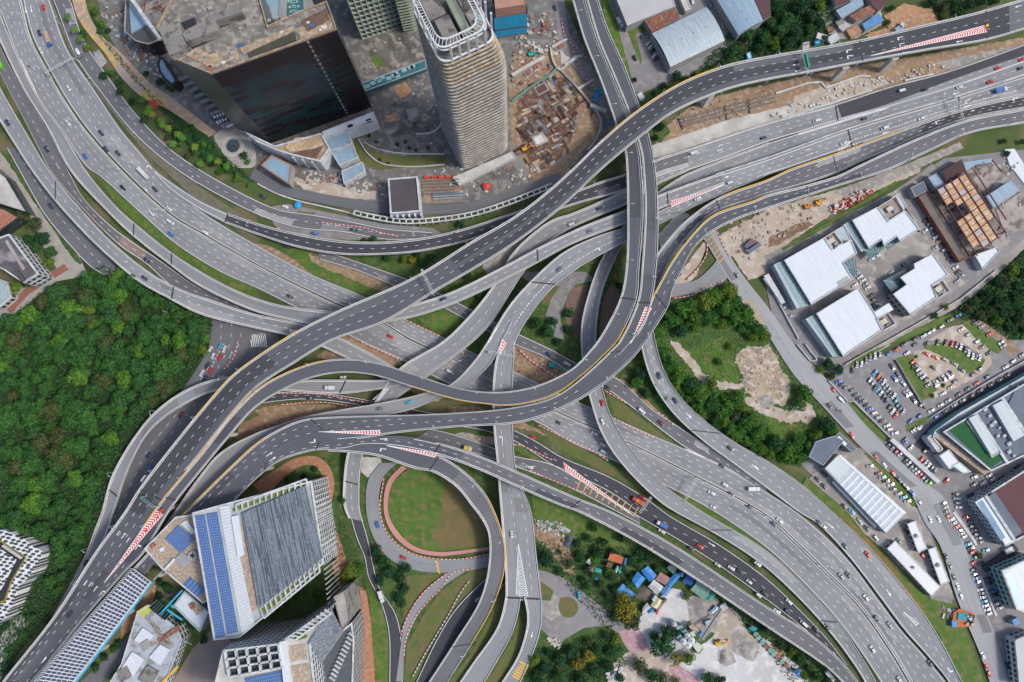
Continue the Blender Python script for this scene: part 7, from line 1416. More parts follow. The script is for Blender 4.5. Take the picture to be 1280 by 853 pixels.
lay(o, 'green_border', LEAFG, [(-30,668),(0,675),(33,697),(15,727),(7,752),(-30,770)], 12.3); lay(o, 'inner_court', mat('dark_void', (.02,.022,.03)), [(-30,672),(0,677.5),(31,697),(13,727),(5,750),(-30,766)], 12.35); lay(o, 'inner_roof', PF, [(-30,682),(0,686),(20,700),(6,728),(0,738),(-30,744)], 13, zb=12)
for k in range(10): rbox(o, 'court_box', CONC_L, 4+k*2.4, 683+k*1.6, 12.4, 1.6, 1.3, .5, 30)
# ---------------- solar-roofed complex, lower left
WIN = mat('facade_glass', (.035,.05,.065), (.06,.08,.10), .3, rough=.2)
o = build('solar_tower', 'white office tower with blue solar strips and a grey louvred roof', 'office tower', [(241,641),(273,632),(390,601),(405,704),(330,772),(300,797),(268,800)], 32, WALLW, mat('pale_roof_slab', (.40,.44,.46), (.32,.36,.38), .1), .9, .9, floors=8, pm=WALLW, win=WIN)
solar(o, [(242,645),(256,643),(282,795),(268,798)], 32.3, 6, 44); solar(o, [(258,642),(272,640),(298,790),(284,793)], 32.3, 6, 44)
lay(o, 'white_roof_band', ROOFW, [(274,634),(286,632),(318,782),(302,792)], 32.5, zb=32); ribs(o, [(274,634),(302,792),(318,782),(286,632)], 32.55, 40, STEEL)
lay(o, 'brown_terrace', ROOFT, [(288,660),(303,655),(322,760),(308,770)], 32.3); lay(o, 'white_lantern', ROOFW, [(289,646),(298,644),(305,694),(297,697)], 33.5, zb=32)
a, b_, c, d = P(303,642,34), P(382,607,34), P(404,697,34), P(324,760,34); m = MB(); m.prism(ccw([a, b_, c, d]), 33.7, 0); m.build('louvre_deck', mat('louvre_base', (.07,.085,.10), (.09,.10,.12), .3), o); ms = [MB(), MB(), MB()]; n = 84
for k in range(n+1):
    t = k/n; p, q = a.lerp(b_, t), d.lerp(c, t); s = 0
    while s < 1:
        e = min(1, s+random.uniform(.12, .4)); ms[random.randrange(3)].bar(p.lerp(q, s)+Vector((0,0,.3)), p.lerp(q, e)+Vector((0,0,.3)), .32, .3); s = e+.004
for q, mm in zip(ms, (LOUV, mat('louvre_pale', (.24,.28,.32), (.19,.23,.27), .5), mat('louvre_dark', (.10,.125,.15), (.08,.10,.12), .5))): q.build('louvre_slats', mm, o)

def fins(a, b2, w0, w1, n, z, nm='pergola_fin'):
    """white fins between edge a-b and the edge offset by w0..w1"""
    for k in range(n):
        t = k/(n-1); p = (a[0]+(b2[0]-a[0])*t, a[1]+(b2[1]-a[1])*t); q = (p[0]+w0[0]+(w1[0]-w0[0])*t, p[1]+w0[1]+(w1[1]-w0[1])*t); m = MB(); m.bar(P(p[0], p[1], z), P(q[0], q[1], z), .7, 1.2); m.build(nm, WALLW, o)
    m = MB(); m.bar(P(a[0]+w0[0], a[1]+w0[1], z), P(b2[0]+w1[0], b2[1]+w1[1], z), 1.0, 1.3); m.build('pergola_beam', WALLW, o)
fins((325,760), (398,704), (5,13), (2,11), 13, 33); fins((296,640), (384,608), (-1,-9), (-1,-9), 13, 33)
lay(o, 'planter_strip', LEAFY, [(324,764),(398,708),(399,712),(326,770)], 32.4); lay(o, 'planter_strip', LEAFY, [(290,636),(384,603),(385,606),(292,640)], 32.4)
m = MB()
for k in range(26):
    t = k/25; p = P(391.5+(409.5-391.5)*t, 602+(755-602)*t, 32); m.bar(p+Vector((.3,0,0)), Vector((p.x+.6, p.y, 2)), .5, .5)
m.build('lattice_screen', WALLW, o)
o = build('balcony_tower', 'second white tower with balconies, roof frame and dark louvred side', 'office tower', [(279,812),(349,803),(413,760),(388,803),(399,900),(258,900)], 44, WALLW, CONC_L, .8, .9, floors=12, pm=WALLW, win=WIN)
lay(o, 'roof_cavity_shade', mat('facade_glass', (.07,.1,.13)), [(283,815),(347,807),(351,833),(287,845)], 44.3)  # flat dark sheet paints the shade in the cavities below the white frame
for i in range(6): m = MB(); t = i/5; m.bar(P(281+67*t,813-8*t,46.5), P(287+66*t,846-12*t,46.5), .9, 2.2); m.build('roof_frame', WALLW, o)
for i in range(4): m = MB(); t = i/3; m.bar(P(281+6*t,813+33*t,46.5), P(348+5*t,805+29*t,46.5), .9, 2.2); m.build('roof_frame', WALLW, o)
lay(o, 'white_spine', ROOFW, [(349,803),(357,801),(366,870),(356,872)], 46.5, zb=44)
fins((360,798), (406,762), (10,2), (8,5), 10, 45); lay(o, 'brown_terrace', ROOFT, [(359,808),(382,805),(384,824),(362,828)], 44.3); lay(o, 'brown_terrace', ROOFT, [(363,833),(386,829),(390,852),(366,858)], 44.3); solar(o, [(306,848),(351,838),(356,872),(312,878)], 44.5, 16, 8)
lay(o, 'planter', LEAFY, [(368,793),(382,788),(384,797),(369,802)], 44.5)
a, b_, c, d = P(414,761,45), P(386,804,45), P(395,838,31), P(428,790,31); m = MB(); m.quad(a, b_, c, d); m.build('louvre_base', mat('louvre_base', (.07,.085,.1)), o); m = MB()
for k in range(34): t = k/33; m.bar(a.lerp(b_, t)+Vector((0,0,.25)), d.lerp(c, t)+Vector((0,0,.25)), .42, .4)
m.build('louvre_screen', LOUV, o)
o = build('side_wing', 'dark windowed wing with white balconies stepping down from the balcony tower', 'wing', [(428,788),(395,836),(400,900),(440,900),(443,800),(440,778)], 26, WALLG, mat('louvre_base', (.07,.085,.1)), .6, .8, floors=7, pm=WALLW, win=WIN)
for k in range(12): x, y = 412+k*2.2, 846-k*5; m = MB(); m.bar(P(x,y,27), P(x+7,y+5,27), .8, 1.6); m.build('balcony_frame', WALLW, o)
b = build('stair_core', 'rough grey stair core at the corner of the balcony tower', 'stair core', [(417,746),(432,738),(438,775),(428,790)], 30, CONC_D, CONC, .5)
o = build('annex_building', 'brown-tiled annex with solar panels between flyover and solar tower', 'annex', [(181,686),(220,646),(242,643),(262,750),(254,754),(203,711)], 20, WALLW, ROOFT, .8, .8, floors=5, pm=WALLW, win=WIN)
solar(o, [(206,674),(223,656),(243,673),(227,693)], 20.5, 9, 9); solar(o, [(229,731),(238,721),(256,737),(248,748)], 20.5, 8, 5); lay(o, 'plant_enclosure', WALLG, [(217,700),(227,690),(240,700),(231,712)], 21, zb=20); lay(o, 'white_wall', ROOFW, [(205,711),(217,698),(219,700),(207,713)], 21.5, zb=20); lay(o, 'white_wall', ROOFW, [(226,655),(233,650),(244,665),(240,668)], 21, zb=20)
c = P(240,695,22); m = MB(); m.cyl((c.x, c.y, 20), 2.6, 1.5, 20); m.build('cooling_fan_housing', STEEL, o); m = MB()
for k in range(8): m.bar((c.x, c.y, 21.6), (c.x+2.2*math.cos(k*.785), c.y+2.2*math.sin(k*.785), 21.6), .5, .1)
m.build('fan_blades', GLASS, o); rbox(o, 'red_unit', ROOFR, 190, 682, 20, 2.5, 2, 1.5, 40); rbox(o, 'roof_unit', ROOFW, 202, 687, 20, 2.6, 2, 1, 40)
o = build('white_block', 'small white block with cyan steel frame beside the annex', 'building', [(217,757),(231,739),(262,765),(250,790)], 10, WALLW, ROOFW, .6, .8, floors=3, pm=ROOFS); lay(o, 'roof_plant', ROOFT, [(236,757),(246,752),(254,762),(246,770)], 11, zb=10); rbox(o, 'red_unit', ROOFR, 240, 758, 11, 3, 3, .6, 30)
for (p, q) in (((201,767),(228,738)), ((209,762),(228,775)), ((214,757),(218,760)), ((200,768),(203,766))): m = MB(); m.bar(P(*p, 11), P(*q, 11), .9, .9); m.build('cyan_frame', CYAN, o)
o = build('school_building', 'white and yellow block with green glass at the bottom left', 'building', [(133,860),(152,830),(172,765),(187,756),(222,786),(228,800),(205,860)], 10, WALLW, mat('school_roof', (.36,.39,.43), (.27,.30,.34), .15, c3=(.20,.20,.20), s3=.2), .6, .6, floors=3)
for q, mm in (([(150,838),(165,815),(180,824),(165,848)], ROOFW), ([(168,800),(178,785),(192,794),(182,810)], ROOFW), ([(186,822),(200,806),(212,812),(200,832)], ROOFW), ([(172,850),(184,832),(198,840),(188,858)], CONC_D)): lay(o, 'roof_level', mm, q, 11.2, zb=10); lay(o, 'green_glass_roof', mat('green_glass', (.07,.14,.10), (.10,.19,.13), .4, rough=.3), [(186,760),(197,750),(215,766),(206,776)], 11, zb=10)
ribs(o, [(186,760),(206,776),(215,766),(197,750)], 11, 7, GREENR); lay(o, 'yellow_roof', mat('lime_yellow', (.45,.45,.10), (.4,.4,.08), .4), [(170,765),(184,756),(190,762),(178,772)], 10.4, zb=10)
for k in range(7): x, y = 186+k*2.4, 776+k*4; m = MB(); m.bar(P(x,y,10.6), P(x+11,y+7,10.6), .6, .6); m.build('roof_beam', CONC_D if k % 2 else ROOFT, o)
lay(o, 'rust_roof_strip', ROOFR, [(196,800),(222,782),(225,788),(200,804)], 11, zb=10); rbox(o, 'roof_box', CONC, 182, 807, 10, 5, 5, 2, 30); rbox(o, 'roof_box', CONC_D, 155, 843, 10, 7, 7, 1.5, 30); m = MB(); m.bar(P(200,856,10.5), P(223,833,10.5), 1.2, 1); m.build('yellow_edge', YEL, o); m = MB(); m.bar(P(223,798,10.5), P(240,806,4), .3, .3); m.build('cable', STEEL, o)
# solar canopy over the carriageway
o = thing('solar_canopy', 'long solar panel canopy with zigzag edge covering the lower left carriageway', 'solar canopy', P(110, 800, 0)); Z = 19
a, b_, c, d = (167,711), (188,727), (62,890), (17,888)
def cq(u, v): return P(a[0]+(b_[0]-a[0])*u+((d[0]-a[0])+((c[0]-b_[0])-(d[0]-a[0]))*u)*v, a[1]+(b_[1]-a[1])*u+((d[1]-a[1])+((c[1]-b_[1])-(d[1]-a[1]))*u)*v, Z)
m = MB(); m.quad(cq(0,0), cq(0,1), cq(1,1), cq(1,0)); m.quad(cq(0,0)-Vector((0,0,.2)), cq(1,0)-Vector((0,0,.2)), cq(1,1)-Vector((0,0,.2)), cq(0,1)-Vector((0,0,.2))); m.build('canopy_frame', mat('canopy_white', (.60,.61,.63), (.52,.53,.56), .4), o)
NV = 42
for j in range(NV):
    m = MB()
    for i in range(6):
        u0, u1, v0, v1 = (i+.07)/6, (i+.93)/6, (j+.16)/NV, (j+.84)/NV; q = [cq(u0,v0), cq(u0,v1), cq(u1,v1), cq(u1,v0)]; m.quad(*[p+Vector((0,0,.12)) for p in q])
    m.build('solar_row', SOLARD, o)
for j in range(NV*2): 
    v = (j+.5)/(NV*2); p = cq(0, v); q = cq(-.13, v+.004); 
    if j % 1 == 0: m = MB(); m.bar(p, q, .5, .3); m.build('eave_tooth', STEEL, o)
m = MB(); m.bar(cq(1.02,0)-Vector((0,0,.4)), cq(1.02,1)-Vector((0,0,.4)), .8, 1.0); m.build('white_gutter', WALLW, o); m = MB(); m.bar(cq(1.06,0)-Vector((0,0,2)), cq(1.06,1)-Vector((0,0,2)), .6, 2.4); m.build('cyan_fascia', CYAN, o)
for j in range(9):
    for u in (-.02, 1.0): p = cq(u, j/8.5+.02); m = MB(); m.bar(p-Vector((0,0,.3)), Vector((p.x, p.y, 12.5)), .5); m.build('post', STEEL, o)
# ================================================================ VEHICLES
def paint(name, c, r=.35):
    m = bpy.data.materials.new('paint_'+name); m.use_nodes = True; b = m.node_tree.nodes['Principled BSDF']; b.inputs['Base Color'].default_value = (*c, 1); b.inputs['Roughness'].default_value = r; b.inputs['Coat Weight'].default_value = .3
    N = m.node_tree.nodes; L = m.node_tree.links; t = N.new('ShaderNodeTexNoise'); t.inputs['Scale'].default_value = 2.5; mx = N.new('ShaderNodeMixRGB'); mx.inputs[1].default_value = (*c, 1); mx.inputs[2].default_value = (*[v*.75 for v in c], 1); L.new(t.outputs['Fac'], mx.inputs[0]); L.new(mx.outputs[0], b.inputs['Base Color']); return m
PAINT = {k: paint(k, c) for k, c in dict(white=(.56,.57,.58), silver=(.30,.32,.34), grey=(.16,.17,.19), black=(.018,.018,.022), navy=(.025,.04,.085), blue=(.02,.13,.42), cyan=(.03,.36,.50), red=(.50,.025,.02), maroon=(.13,.02,.035), green=(.16,.50,.04), teal=(.04,.12,.14), orange=(.60,.13,.02), gold=(.45,.35,.2), yellow=(.65,.45,.03)).items()}
TYRE = mat('tyre_rubber', (.02,.02,.02), (.03,.03,.03), 3)
CGL = mat('car_glass', (.035,.042,.05), (.05,.058,.066), .5, rough=.2, spec=.5)
def car_meshes(kind):
    """body, windscreen, rear window, wheels; x forward, z up, foot at 0"""
    Lh, Wh = {'car': (2.25, .88), 'hatch': (1.95, .84), 'van': (2.45, .9)}[kind]
    prof = {'car': [(-1, .35, .95), (-.97, .9, 1), (-.62, .98, 1), (-.42, 1.42, .78), (.12, 1.42, .78), (.42, .98, .98), (.93, .8, .96), (1, .42, .85)],
            'hatch': [(-1, .35, .95), (-.99, .95, 1), (-.86, 1.42, .8), (.15, 1.48, .78), (.48, 1.0, .98), (.93, .8, .95), (1, .42, .85)],
            'van': [(-1, .35, .98), (-1, 1.1, 1), (-.97, 1.85, .88), (.45, 1.9, .86), (.72, 1.15, .96), (.96, .95, .93), (1, .45, .88)]}[kind]
    b = MB(); n = len(prof); vs = []
    for (x, z, w) in prof: vs += [(x*Lh, -Wh*w, z), (x*Lh, Wh*w, z)]
    # lower skirt corners with chamfered nose and tail
    vs2 = [(x*Lh, -Wh*min(1, w+.14)*(1 if abs(x) < .95 else .9), max(.3, z*.55)) for (x, z, w) in prof]+[(x*Lh, Wh*min(1, w+.14)*(1 if abs(x) < .95 else .9), max(.3, z*.55)) for (x, z, w) in prof]
    b.add(vs, [(2*i, 2*i+2, 2*i+3, 2*i+1) for i in range(n-1)], 0)
    o = len(b.v); b.v += [tuple(v) for v in vs2]
    for i in range(n-1):
        b.f.append((2*i, o+i, o+i+1, 2*i+2)); b.f.append((2*i+1, 2*i+3, o+n+i+1, o+n+i)); b.mi += [0, 0]; b.uv += [None, None]
    for i in range(n-1): b.f.append((o+i, o+n+i, o+n+i+1, o+i+1)); b.mi.append(0); b.uv.append(None)
    b.f.append((0, 1, o+n, o)); b.f.append((2*n-2, o+n-1, o+2*n-1, 2*n-1)); b.mi += [0, 0]; b.uv += [None, None]
    def panel(i, ins=.18, lift=.02):
        (x0, z0, w0), (x1, z1, w1) = prof[i], prof[i+1]; t = ins
        q = []
        for (tt, s) in ((t, -1), (t, 1), (1-t, 1), (1-t, -1)):
            x = (x0+(x1-x0)*tt)*Lh; z = z0+(z1-z0)*tt; w = (w0+(w1-w0)*tt)*Wh*.86; q.append((x, s*w, z+lift+.01))
        m = MB(); m.quad(*q); return m
    if kind == 'car': ws, rw = panel(4), panel(2)
    elif kind == 'hatch': ws, rw = panel(3), panel(1)
    else: ws, rw = panel(3), panel(1)
    i0 = {'car': 3, 'hatch': 2, 'van': 2}[kind]
    sgs = []
    for s in (-1, 1):
        sg = MB(); sgs.append(sg)
        x0, z0, w0 = prof[i0]; x1, z1, w1 = prof[i0+1]
        sg.quad((x0*Lh, s*Wh*(w0+.03), z0-.06), (x1*Lh, s*Wh*(w1+.03), z1-.06), (x1*Lh+.2, s*Wh*(w1+.1), z1-.3), (x0*Lh-.15, s*Wh*(w0+.1), z0-.3))
    return b, ws, rw, sgs, Lh, Wh
def _mesh(mb, name, m):
    me = bpy.data.meshes.new(name); me.from_pydata([tuple(v) for v in mb.v], [], mb.f); me.materials.append(m); me.update(); return me
_cm = {}; _parts = {}
for kd in ('car', 'hatch', 'van'):
    b, ws, rw, sg, Lh, Wh = car_meshes(kd); wh = MB()
    for j in range(12):
        a0, a1 = 2*math.pi*j/12, 2*math.pi*(j+1)/12
        wh.quad((.31*math.cos(a0), -.1, .31*math.sin(a0)), (.31*math.cos(a1), -.1, .31*math.sin(a1)), (.31*math.cos(a1), .1, .31*math.sin(a1)), (.31*math.cos(a0), .1, .31*math.sin(a0)))
    wh.add([(.31*math.cos(2*math.pi*j/12), s*.1, .31*math.sin(2*math.pi*j/12)) for s in (-1, 1) for j in range(12)], [tuple(range(12)), tuple(range(12, 24))])
    _parts[kd] = (b, _mesh(ws, 'windscreen', CGL), _mesh(rw, 'rear_window', CGL), [_mesh(q, 'side_window', CGL) for q in sg], _mesh(wh, 'wheel', TYRE), Lh, Wh)
NCAR = [0]
def put_car(c, ang, col, kind, label, group=None, sx=1.0):
    b, ws, rw, sg, wh, Lh, Wh = _parts[kind]; key = (kind, col)
    if key not in _cm: _cm[key] = _mesh(b, 'body', PAINT[col])
    nm = {'car': 'parked_car' if group and 'park' in group else 'car', 'hatch': 'parked_car' if group and 'park' in group else 'car', 'van': 'van'}[kind]
    o = thing(nm, label, 'van' if kind == 'van' else 'car', c, group, ang, local=True); o.scale = (sx, sx, sx); NCAR[0] += 1
    for n_, me, loc in (('body', _cm[key], 0), ('windscreen', ws, 0), ('rear_window', rw, 0), ('side_window', sg[0], 0), ('side_window', sg[1], 0)):
        p = bpy.data.objects.new(n_, me); C.objects.link(p); p.parent = o
    for (a, s) in ((.62, 1), (.62, -1), (-.6, 1), (-.6, -1)):
        p = bpy.data.objects.new('wheel', wh); C.objects.link(p); p.parent = o; p.location = (a*Lh, s*(Wh-.08), .31)
    return o
RN = dict(A='widest dark flyover', B='inner S-bend flyover', C='outer S-bend flyover', E2='curved dark flyover', F='long dark flyover', F1='loop ramp', L2='long grey flyover', M='three-lane grey flyover', M1='central grey flyover', M2='squeezed grey ramp', P='old curving flyover', P2='black lower road', HX='ramp over the highway',
          VW='grey ramp at left', T2='outermost left flyover', E1='ramp with yellow kerb', HWA='upper right highway', HWAD='upper right highway', HWB0='upper right highway', HWC='upper right highway', K='dark curved flyover', K2='slip ramp', R1L='main highway lower side', R1R='main highway upper side',
          U='service road', R4='dark ground road', R5='road beside red chevrons', T1='slip road at upper left', S1='frontage road', BB='ground road by the forest', CC='road at far left', S2='mall service road', Z1='loop road', Z2='link road', AA='dark road under the loop', DD='estate street', EE='ground link', TAN='tan road', Y1='left exit ramp', Y2='right exit ramp', PINKRING='pink path')
def drive(px, py, col, kind='car', flip=None, extra=''):
    h = ontop(px, py)
    if not h:
        r = min((q for q in ROADS.values() if q.z[0] < 2 or True), key=lambda q: min((m_.x-px)**2+(m_.y-py)**2-(q.wid[0]*.9)**2 for m_ in q.mid[::2])); z = .1
        i = min(range(r.n), key=lambda i: (r.mid[i].x-px)**2+(r.mid[i].y-py)**2); z = max(.1, r.z[i]) if (r.mid[i]-Vector((px, py))).length < r.wid[i]*1.1 else .1
        d = r.dirs[i]; a = math.atan2(d.y, d.x); nm = RN.get(r.key, 'road')
    else: r, z, i = h; d = r.dirs[i]; a = math.atan2(d.y, d.x); nm = RN.get(r.key, 'road')
    if flip or (flip is None and (int(px*7+py*3) % 2)): a += math.pi
    nd = {'van': 'van', 'hatch': 'hatchback', 'car': 'saloon car'}[kind]
    return put_car(P(px, py, z+.02), a, col, kind, f'{col} {nd} driving on the {nm}{extra}', 'traffic on the '+nm)
TR = """55,10 red;50,42 navy;52,64 white;87,111 white;86,154 white;127,167 navy;133,187 navy;148,192 navy;107,196 blue;10,154 navy;59,187 navy;73,208 silver;154,235 black;194,237 navy;183,238 white;212,261 white;190,267 white;214,278 white van;214,293 blue;257,291 white;
64,258 navy;184,326 navy;181,348 navy;363,371 navy;451,375 silver;366,414 white;327,418 silver;488,421 red;554,374 navy;394,292 blue;442,288 navy;357,259 white;329,246 navy;359,309 navy;954,173 navy;867,192 white van;1127,114 white van;1155,113 black;1247,86 red;1277,75 red;1275,86 navy;
1237,103 red;1199,110 white;1020,152 white van;1080,149 navy;1151,149 white;1105,161 white van;1054,180 white;1078,180 grey;749,261 navy;714,281 white;737,289 grey;700,337 grey;912,229 white;872,249 white;876,274 navy;921,344 silver;264,437 white;276,433 cyan;281,437 white;267,445 white;275,447 red;
289,444 silver;260,457 navy;264,464 red;253,467 white;257,473 navy;227,519 maroon;186,569 navy;187,586 blue;429,472 white;388,498 navy;475,511 grey;512,503 cyan;563,465 white van;686,443 navy;709,455 white;824,470 navy;844,501 navy;760,485 navy;753,504 red;753,527 white;802,514 white van;
826,529 maroon;699,529 navy;743,542 white;753,556 white;755,565 silver van;666,547 red;913,561 navy;903,583 navy;906,606 white;914,618 navy;889,616 white;936,633 navy;891,634 white;662,584 white;803,622 red;108,704 navy;88,768 navy;472,656 blue;504,697 red;597,749 silver;
827,664 white;864,686 navy;875,683 red;947,705 white;897,706 white;914,710 white;925,714 navy;936,727 white;948,744 white;956,742 navy;724,744 cyan;640,668 white;967,655 navy;974,651 white;1024,654 navy;1029,658 white;1056,683 teal;1084,693 red;1051,720 silver;1060,719 teal;1082,747 white;
1095,773 navy;1112,782 silver;1090,811 white;1162,829 navy;1124,850 white;986,752 white;971,764 white;984,764 navy;1004,779 white van;1020,787 navy;1033,784 navy"""
for tk in TR.replace('\n', '').split(';'):
    a = tk.split(); x, y = map(float, a[0].split(',')); drive(x, y, a[1], a[2] if len(a) > 2 else ('hatch' if int(x) % 3 == 0 else 'car'))
# parked cars: o = tile origin; rows of tile coordinates; a = heading (degrees, ccw from the right of the picture)
def parked(ox, oy, txt, ang, where, sc=3.99, z=.02):
    for k, tk in enumerate(txt.split(';')):
        a = tk.split(); x, y = map(float, a[0].split(',')); col = a[1] if len(a) > 1 else ['white','silver','navy','grey','black','white','silver','teal'][(k*5+int(x)) % 8]
        kd = 'van' if len(a) > 2 else ('hatch' if (k+int(x)) % 3 == 0 else 'car')
        put_car(P(ox+x/sc, oy+y/sc, z), R_(ang+random.uniform(-4, 4)+(180 if (k*7+int(y)) % 5 < 2 else 0)), col, kd, f'{col} {"van" if kd == "van" else "car"} parked {where}', 'cars parked '+where, .98)
t = (960, 426)
parked(*t, '350,205 blue;370,220 navy;388,234 grey;420,246 teal;436,270 navy;455,288 navy;470,303 teal;490,322 black;507,341 blue;528,361 white;548,382 silver;570,402 black;592,424 white;605,442 white;630,462 white', 15, 'along the hedge side of the big lot')
parked(*t, '507,197 white;521,210 silver;534,235 navy;548,242 cyan;560,262 white;574,281 navy;588,298 navy;605,330 black;620,352 white;635,372 red', 52, 'in the front double row of the big lot')
parked(*t, '532,160 cyan;552,175 orange;560,195 navy;575,208 white;585,228 silver;598,245 silver;608,262 navy;625,275 white;637,297 cyan;645,320 teal;658,337 navy;672,355 silver', 52, 'in the back double row of the big lot')
parked(*t, '616,130 navy;630,190 blue;646,170 navy;672,215 white;700,258 white;684,265 silver;725,297 black', -55, 'beside the walled lawn of the big lot')
parked(*t, '420,150 navy;441,120 silver;463,117 white;487,100 grey;507,87 grey;531,77 white;555,70 silver', 82, 'below the tree at the top of the lot')
parked(*t, '600,67 blue;640,45 red;680,20 grey;692,63 white;731,20 navy;790,15 navy', 30, 'along the top lane of the lot')
parked(*t, '845,10 navy;885,10 maroon;915,15 red;938,20 grey;958,30 white;983,45 navy;997,62 white;1018,78 white;1035,80 navy;1052,85 white', 74, 'on top of the kidney-shaped lawn')
parked(*t, '790,68 red;832,84 orange;880,95 silver;928,117 grey;963,148 navy;825,137 black', -28, 'on the sandy lot between two lawns')
parked(*t, '720,107 orange;730,124 navy;745,145 white;755,162 silver;772,180 white;787,193 black;797,220 silver', 35, 'on the left of the sandy lot')
parked(*t, '910,165 navy;898,177 white;875,187 white;855,197 black;842,210 white;830,215 silver', -62, 'at the bottom of the sandy lot')
parked(*t, '930,203 navy;910,232 gold;870,265 white;895,300 silver;857,322 white;812,350 white;765,320 silver', 28, 'on the lane below the sandy lot')
parked(*t, '1020,168 navy;1058,140 silver;1093,180 teal;1040,213 red;996,240 navy;950,268 maroon;1183,132 white;1220,103 white;1265,72 silver', 30, 'on the long lane above the fence')
parked(*t, '1190,175 black;1155,195 black;1110,220 black;1055,250 navy;1010,278 black;967,300 silver;928,322 silver;885,350 navy;838,378 blue', 32, 'along the fence on the dark street')
parked(*t, '710,402 blue;755,375 blue;725,445 white;740,440 silver;755,435 white;680,495 navy;688,505 blue;782,548 grey;802,533 maroon;888,697 red', 40, 'near the entrance of the showroom')
parked(*t, '1160,10 white;1170,28 silver;1100,62 navy;1067,32 grey;1040,5 white', 30, 'at the lawn beside the right wood')
parked(*t, '602,518 navy;622,532 grey;640,550 red;657,565 white;685,597 navy;700,610 white;715,627 grey;730,641 silver;744,655 white;757,668 red;772,683 grey;787,697 teal;803,712 green', 42, 'on the street side of the white canopy')
parked(*t, '710,533 white;765,592 red;782,608 silver;797,622 white;812,637 navy;827,650 navy', 45, 'on the inner side of the white canopy')
parked(*t, '1100,672 silver;1115,690 white;1070,710 white;1085,735 silver;1045,755 white;1010,768 navy;1025,717 black;1165,685 black;1140,705 grey;1120,712 grey;1025,680 white;1260,620 grey;1240,630 navy', 28, 'below the showroom wall')
parked(*t, '935,765 black;940,787 white;946,808 silver;950,830 white', 0, 'between the kerb and the white-edged block')
parked(*t, '870,810 teal;880,832 grey;888,850 black', 20, 'in front of the small lawn strip')
parked(*t, '505,625 silver;550,662 maroon;567,681 silver;586,700 black;610,718 white;622,740 grey;650,762 silver;675,780 cyan;692,800 silver', 12, 'on the bare yard beside the long shed')
parked(*t, '537,582 red;578,620 white;617,657 red;652,692 navy;687,728 white;717,760 blue;750,803 silver;415,470 red;322,245 red;362,295 white van;305,327 black', -50, 'at the kerb of the estate street')
parked(*t, '282,668 black;247,693 navy;278,727 navy;378,825 navy;415,852 cyan', -42, 'behind the long shed')
t = (960, 640)
parked(*t, '458,47 silver;493,83 navy;538,130 white;690,98 black;652,147 teal;775,222 red', -48, 'around the white container offices', 4)
parked(*t, '808,38 white;850,35 white;888,222 navy;908,270 grey;925,325 black;945,372 white;963,422 white', -70, 'along the lower estate street', 4)
parked(*t, '900,18 red;915,37 white;927,55 silver;940,73 red;953,92 silver;965,108 silver;978,122 white;1000,160 cyan;1010,180 navy;1020,200 red;1040,222 cyan;1020,255 red;1063,257 black;1022,287 black;1024,312 grey', 20, 'left of the slanting white kerb', 4)
parked(*t, '990,25 red;1010,48 navy;1018,70 black;1030,90 navy;1040,110 navy;1052,130 grey;1060,150 black;1086,191 cyan', 8, 'right of the slanting white kerb', 4)
parked(*t, '1036,331 silver;1043,348 blue;1058,387 white;1066,405 grey;1072,425 white;1078,445 cyan;1084,467 white;1092,487 white;1102,507 white', 14, 'left of the lower white kerb', 4)
parked(*t, '1095,335 black;1105,357 navy;1120,395 blue;1133,413 black;1145,455 silver;1157,478 silver', 20, 'right of the lower white kerb', 4)
parked(*t, '1070,715 white;1087,767 red;1102,808 red;1218,703 green;1230,743 white;1195,767 navy;1260,820 silver;1220,835 black;1268,690 red', -68, 'in the lower right corner', 4)
t = (960, 213)
parked(*t, '432,503 white;442,518 silver;458,535 white;472,553 white;485,572 silver;497,588 white;433,575 white', 30, 'between the two left factories', 4)
parked(*t, '515,627 black;527,645 black;537,665 black;545,685 grey;515,447 white;530,438 silver;545,430 white;677,470 black;615,512 white', 30, 'in the middle of the factory yard', 4)
parked(*t, '788,250 black;803,270 grey;817,290 silver;828,315 teal;838,335 white;855,357 gold;872,375 navy;875,400 silver;897,420 navy;908,440 black;923,460 blue;935,488 white;950,510 black;965,530 silver;945,555 silver;783,305 white;833,388 silver', 30, 'along the brown yard wall', 4)
parked(*t, '890,165 black;928,145 silver;905,187 silver;938,162 white;922,205 black', 30, 'inside the rusty steel frame', 4)
parked(*t, '75,690 silver;107,733 silver;5,530 red;952,725 blue;910,750 grey;1035,763 navy;1067,782 silver;1105,820 red', 25, 'at the edges of the estate', 4)
parked(*t, '965,797 white;998,822 silver;865,783 white;818,805 white;797,818 white;777,828 white;735,845 navy', 30, 'on the lane above the lot', 4)
parked(640, 0, '652,182 navy;681,220 white;693,235 white;703,258 black;712,280 white;721,298 maroon', 45, 'beside the silver warehouse', 4)
parked(640, 0, '613,293 black;214,42 navy;988,30 silver;1050,135 silver;900,8 white', 110, 'around the warehouses', 4)
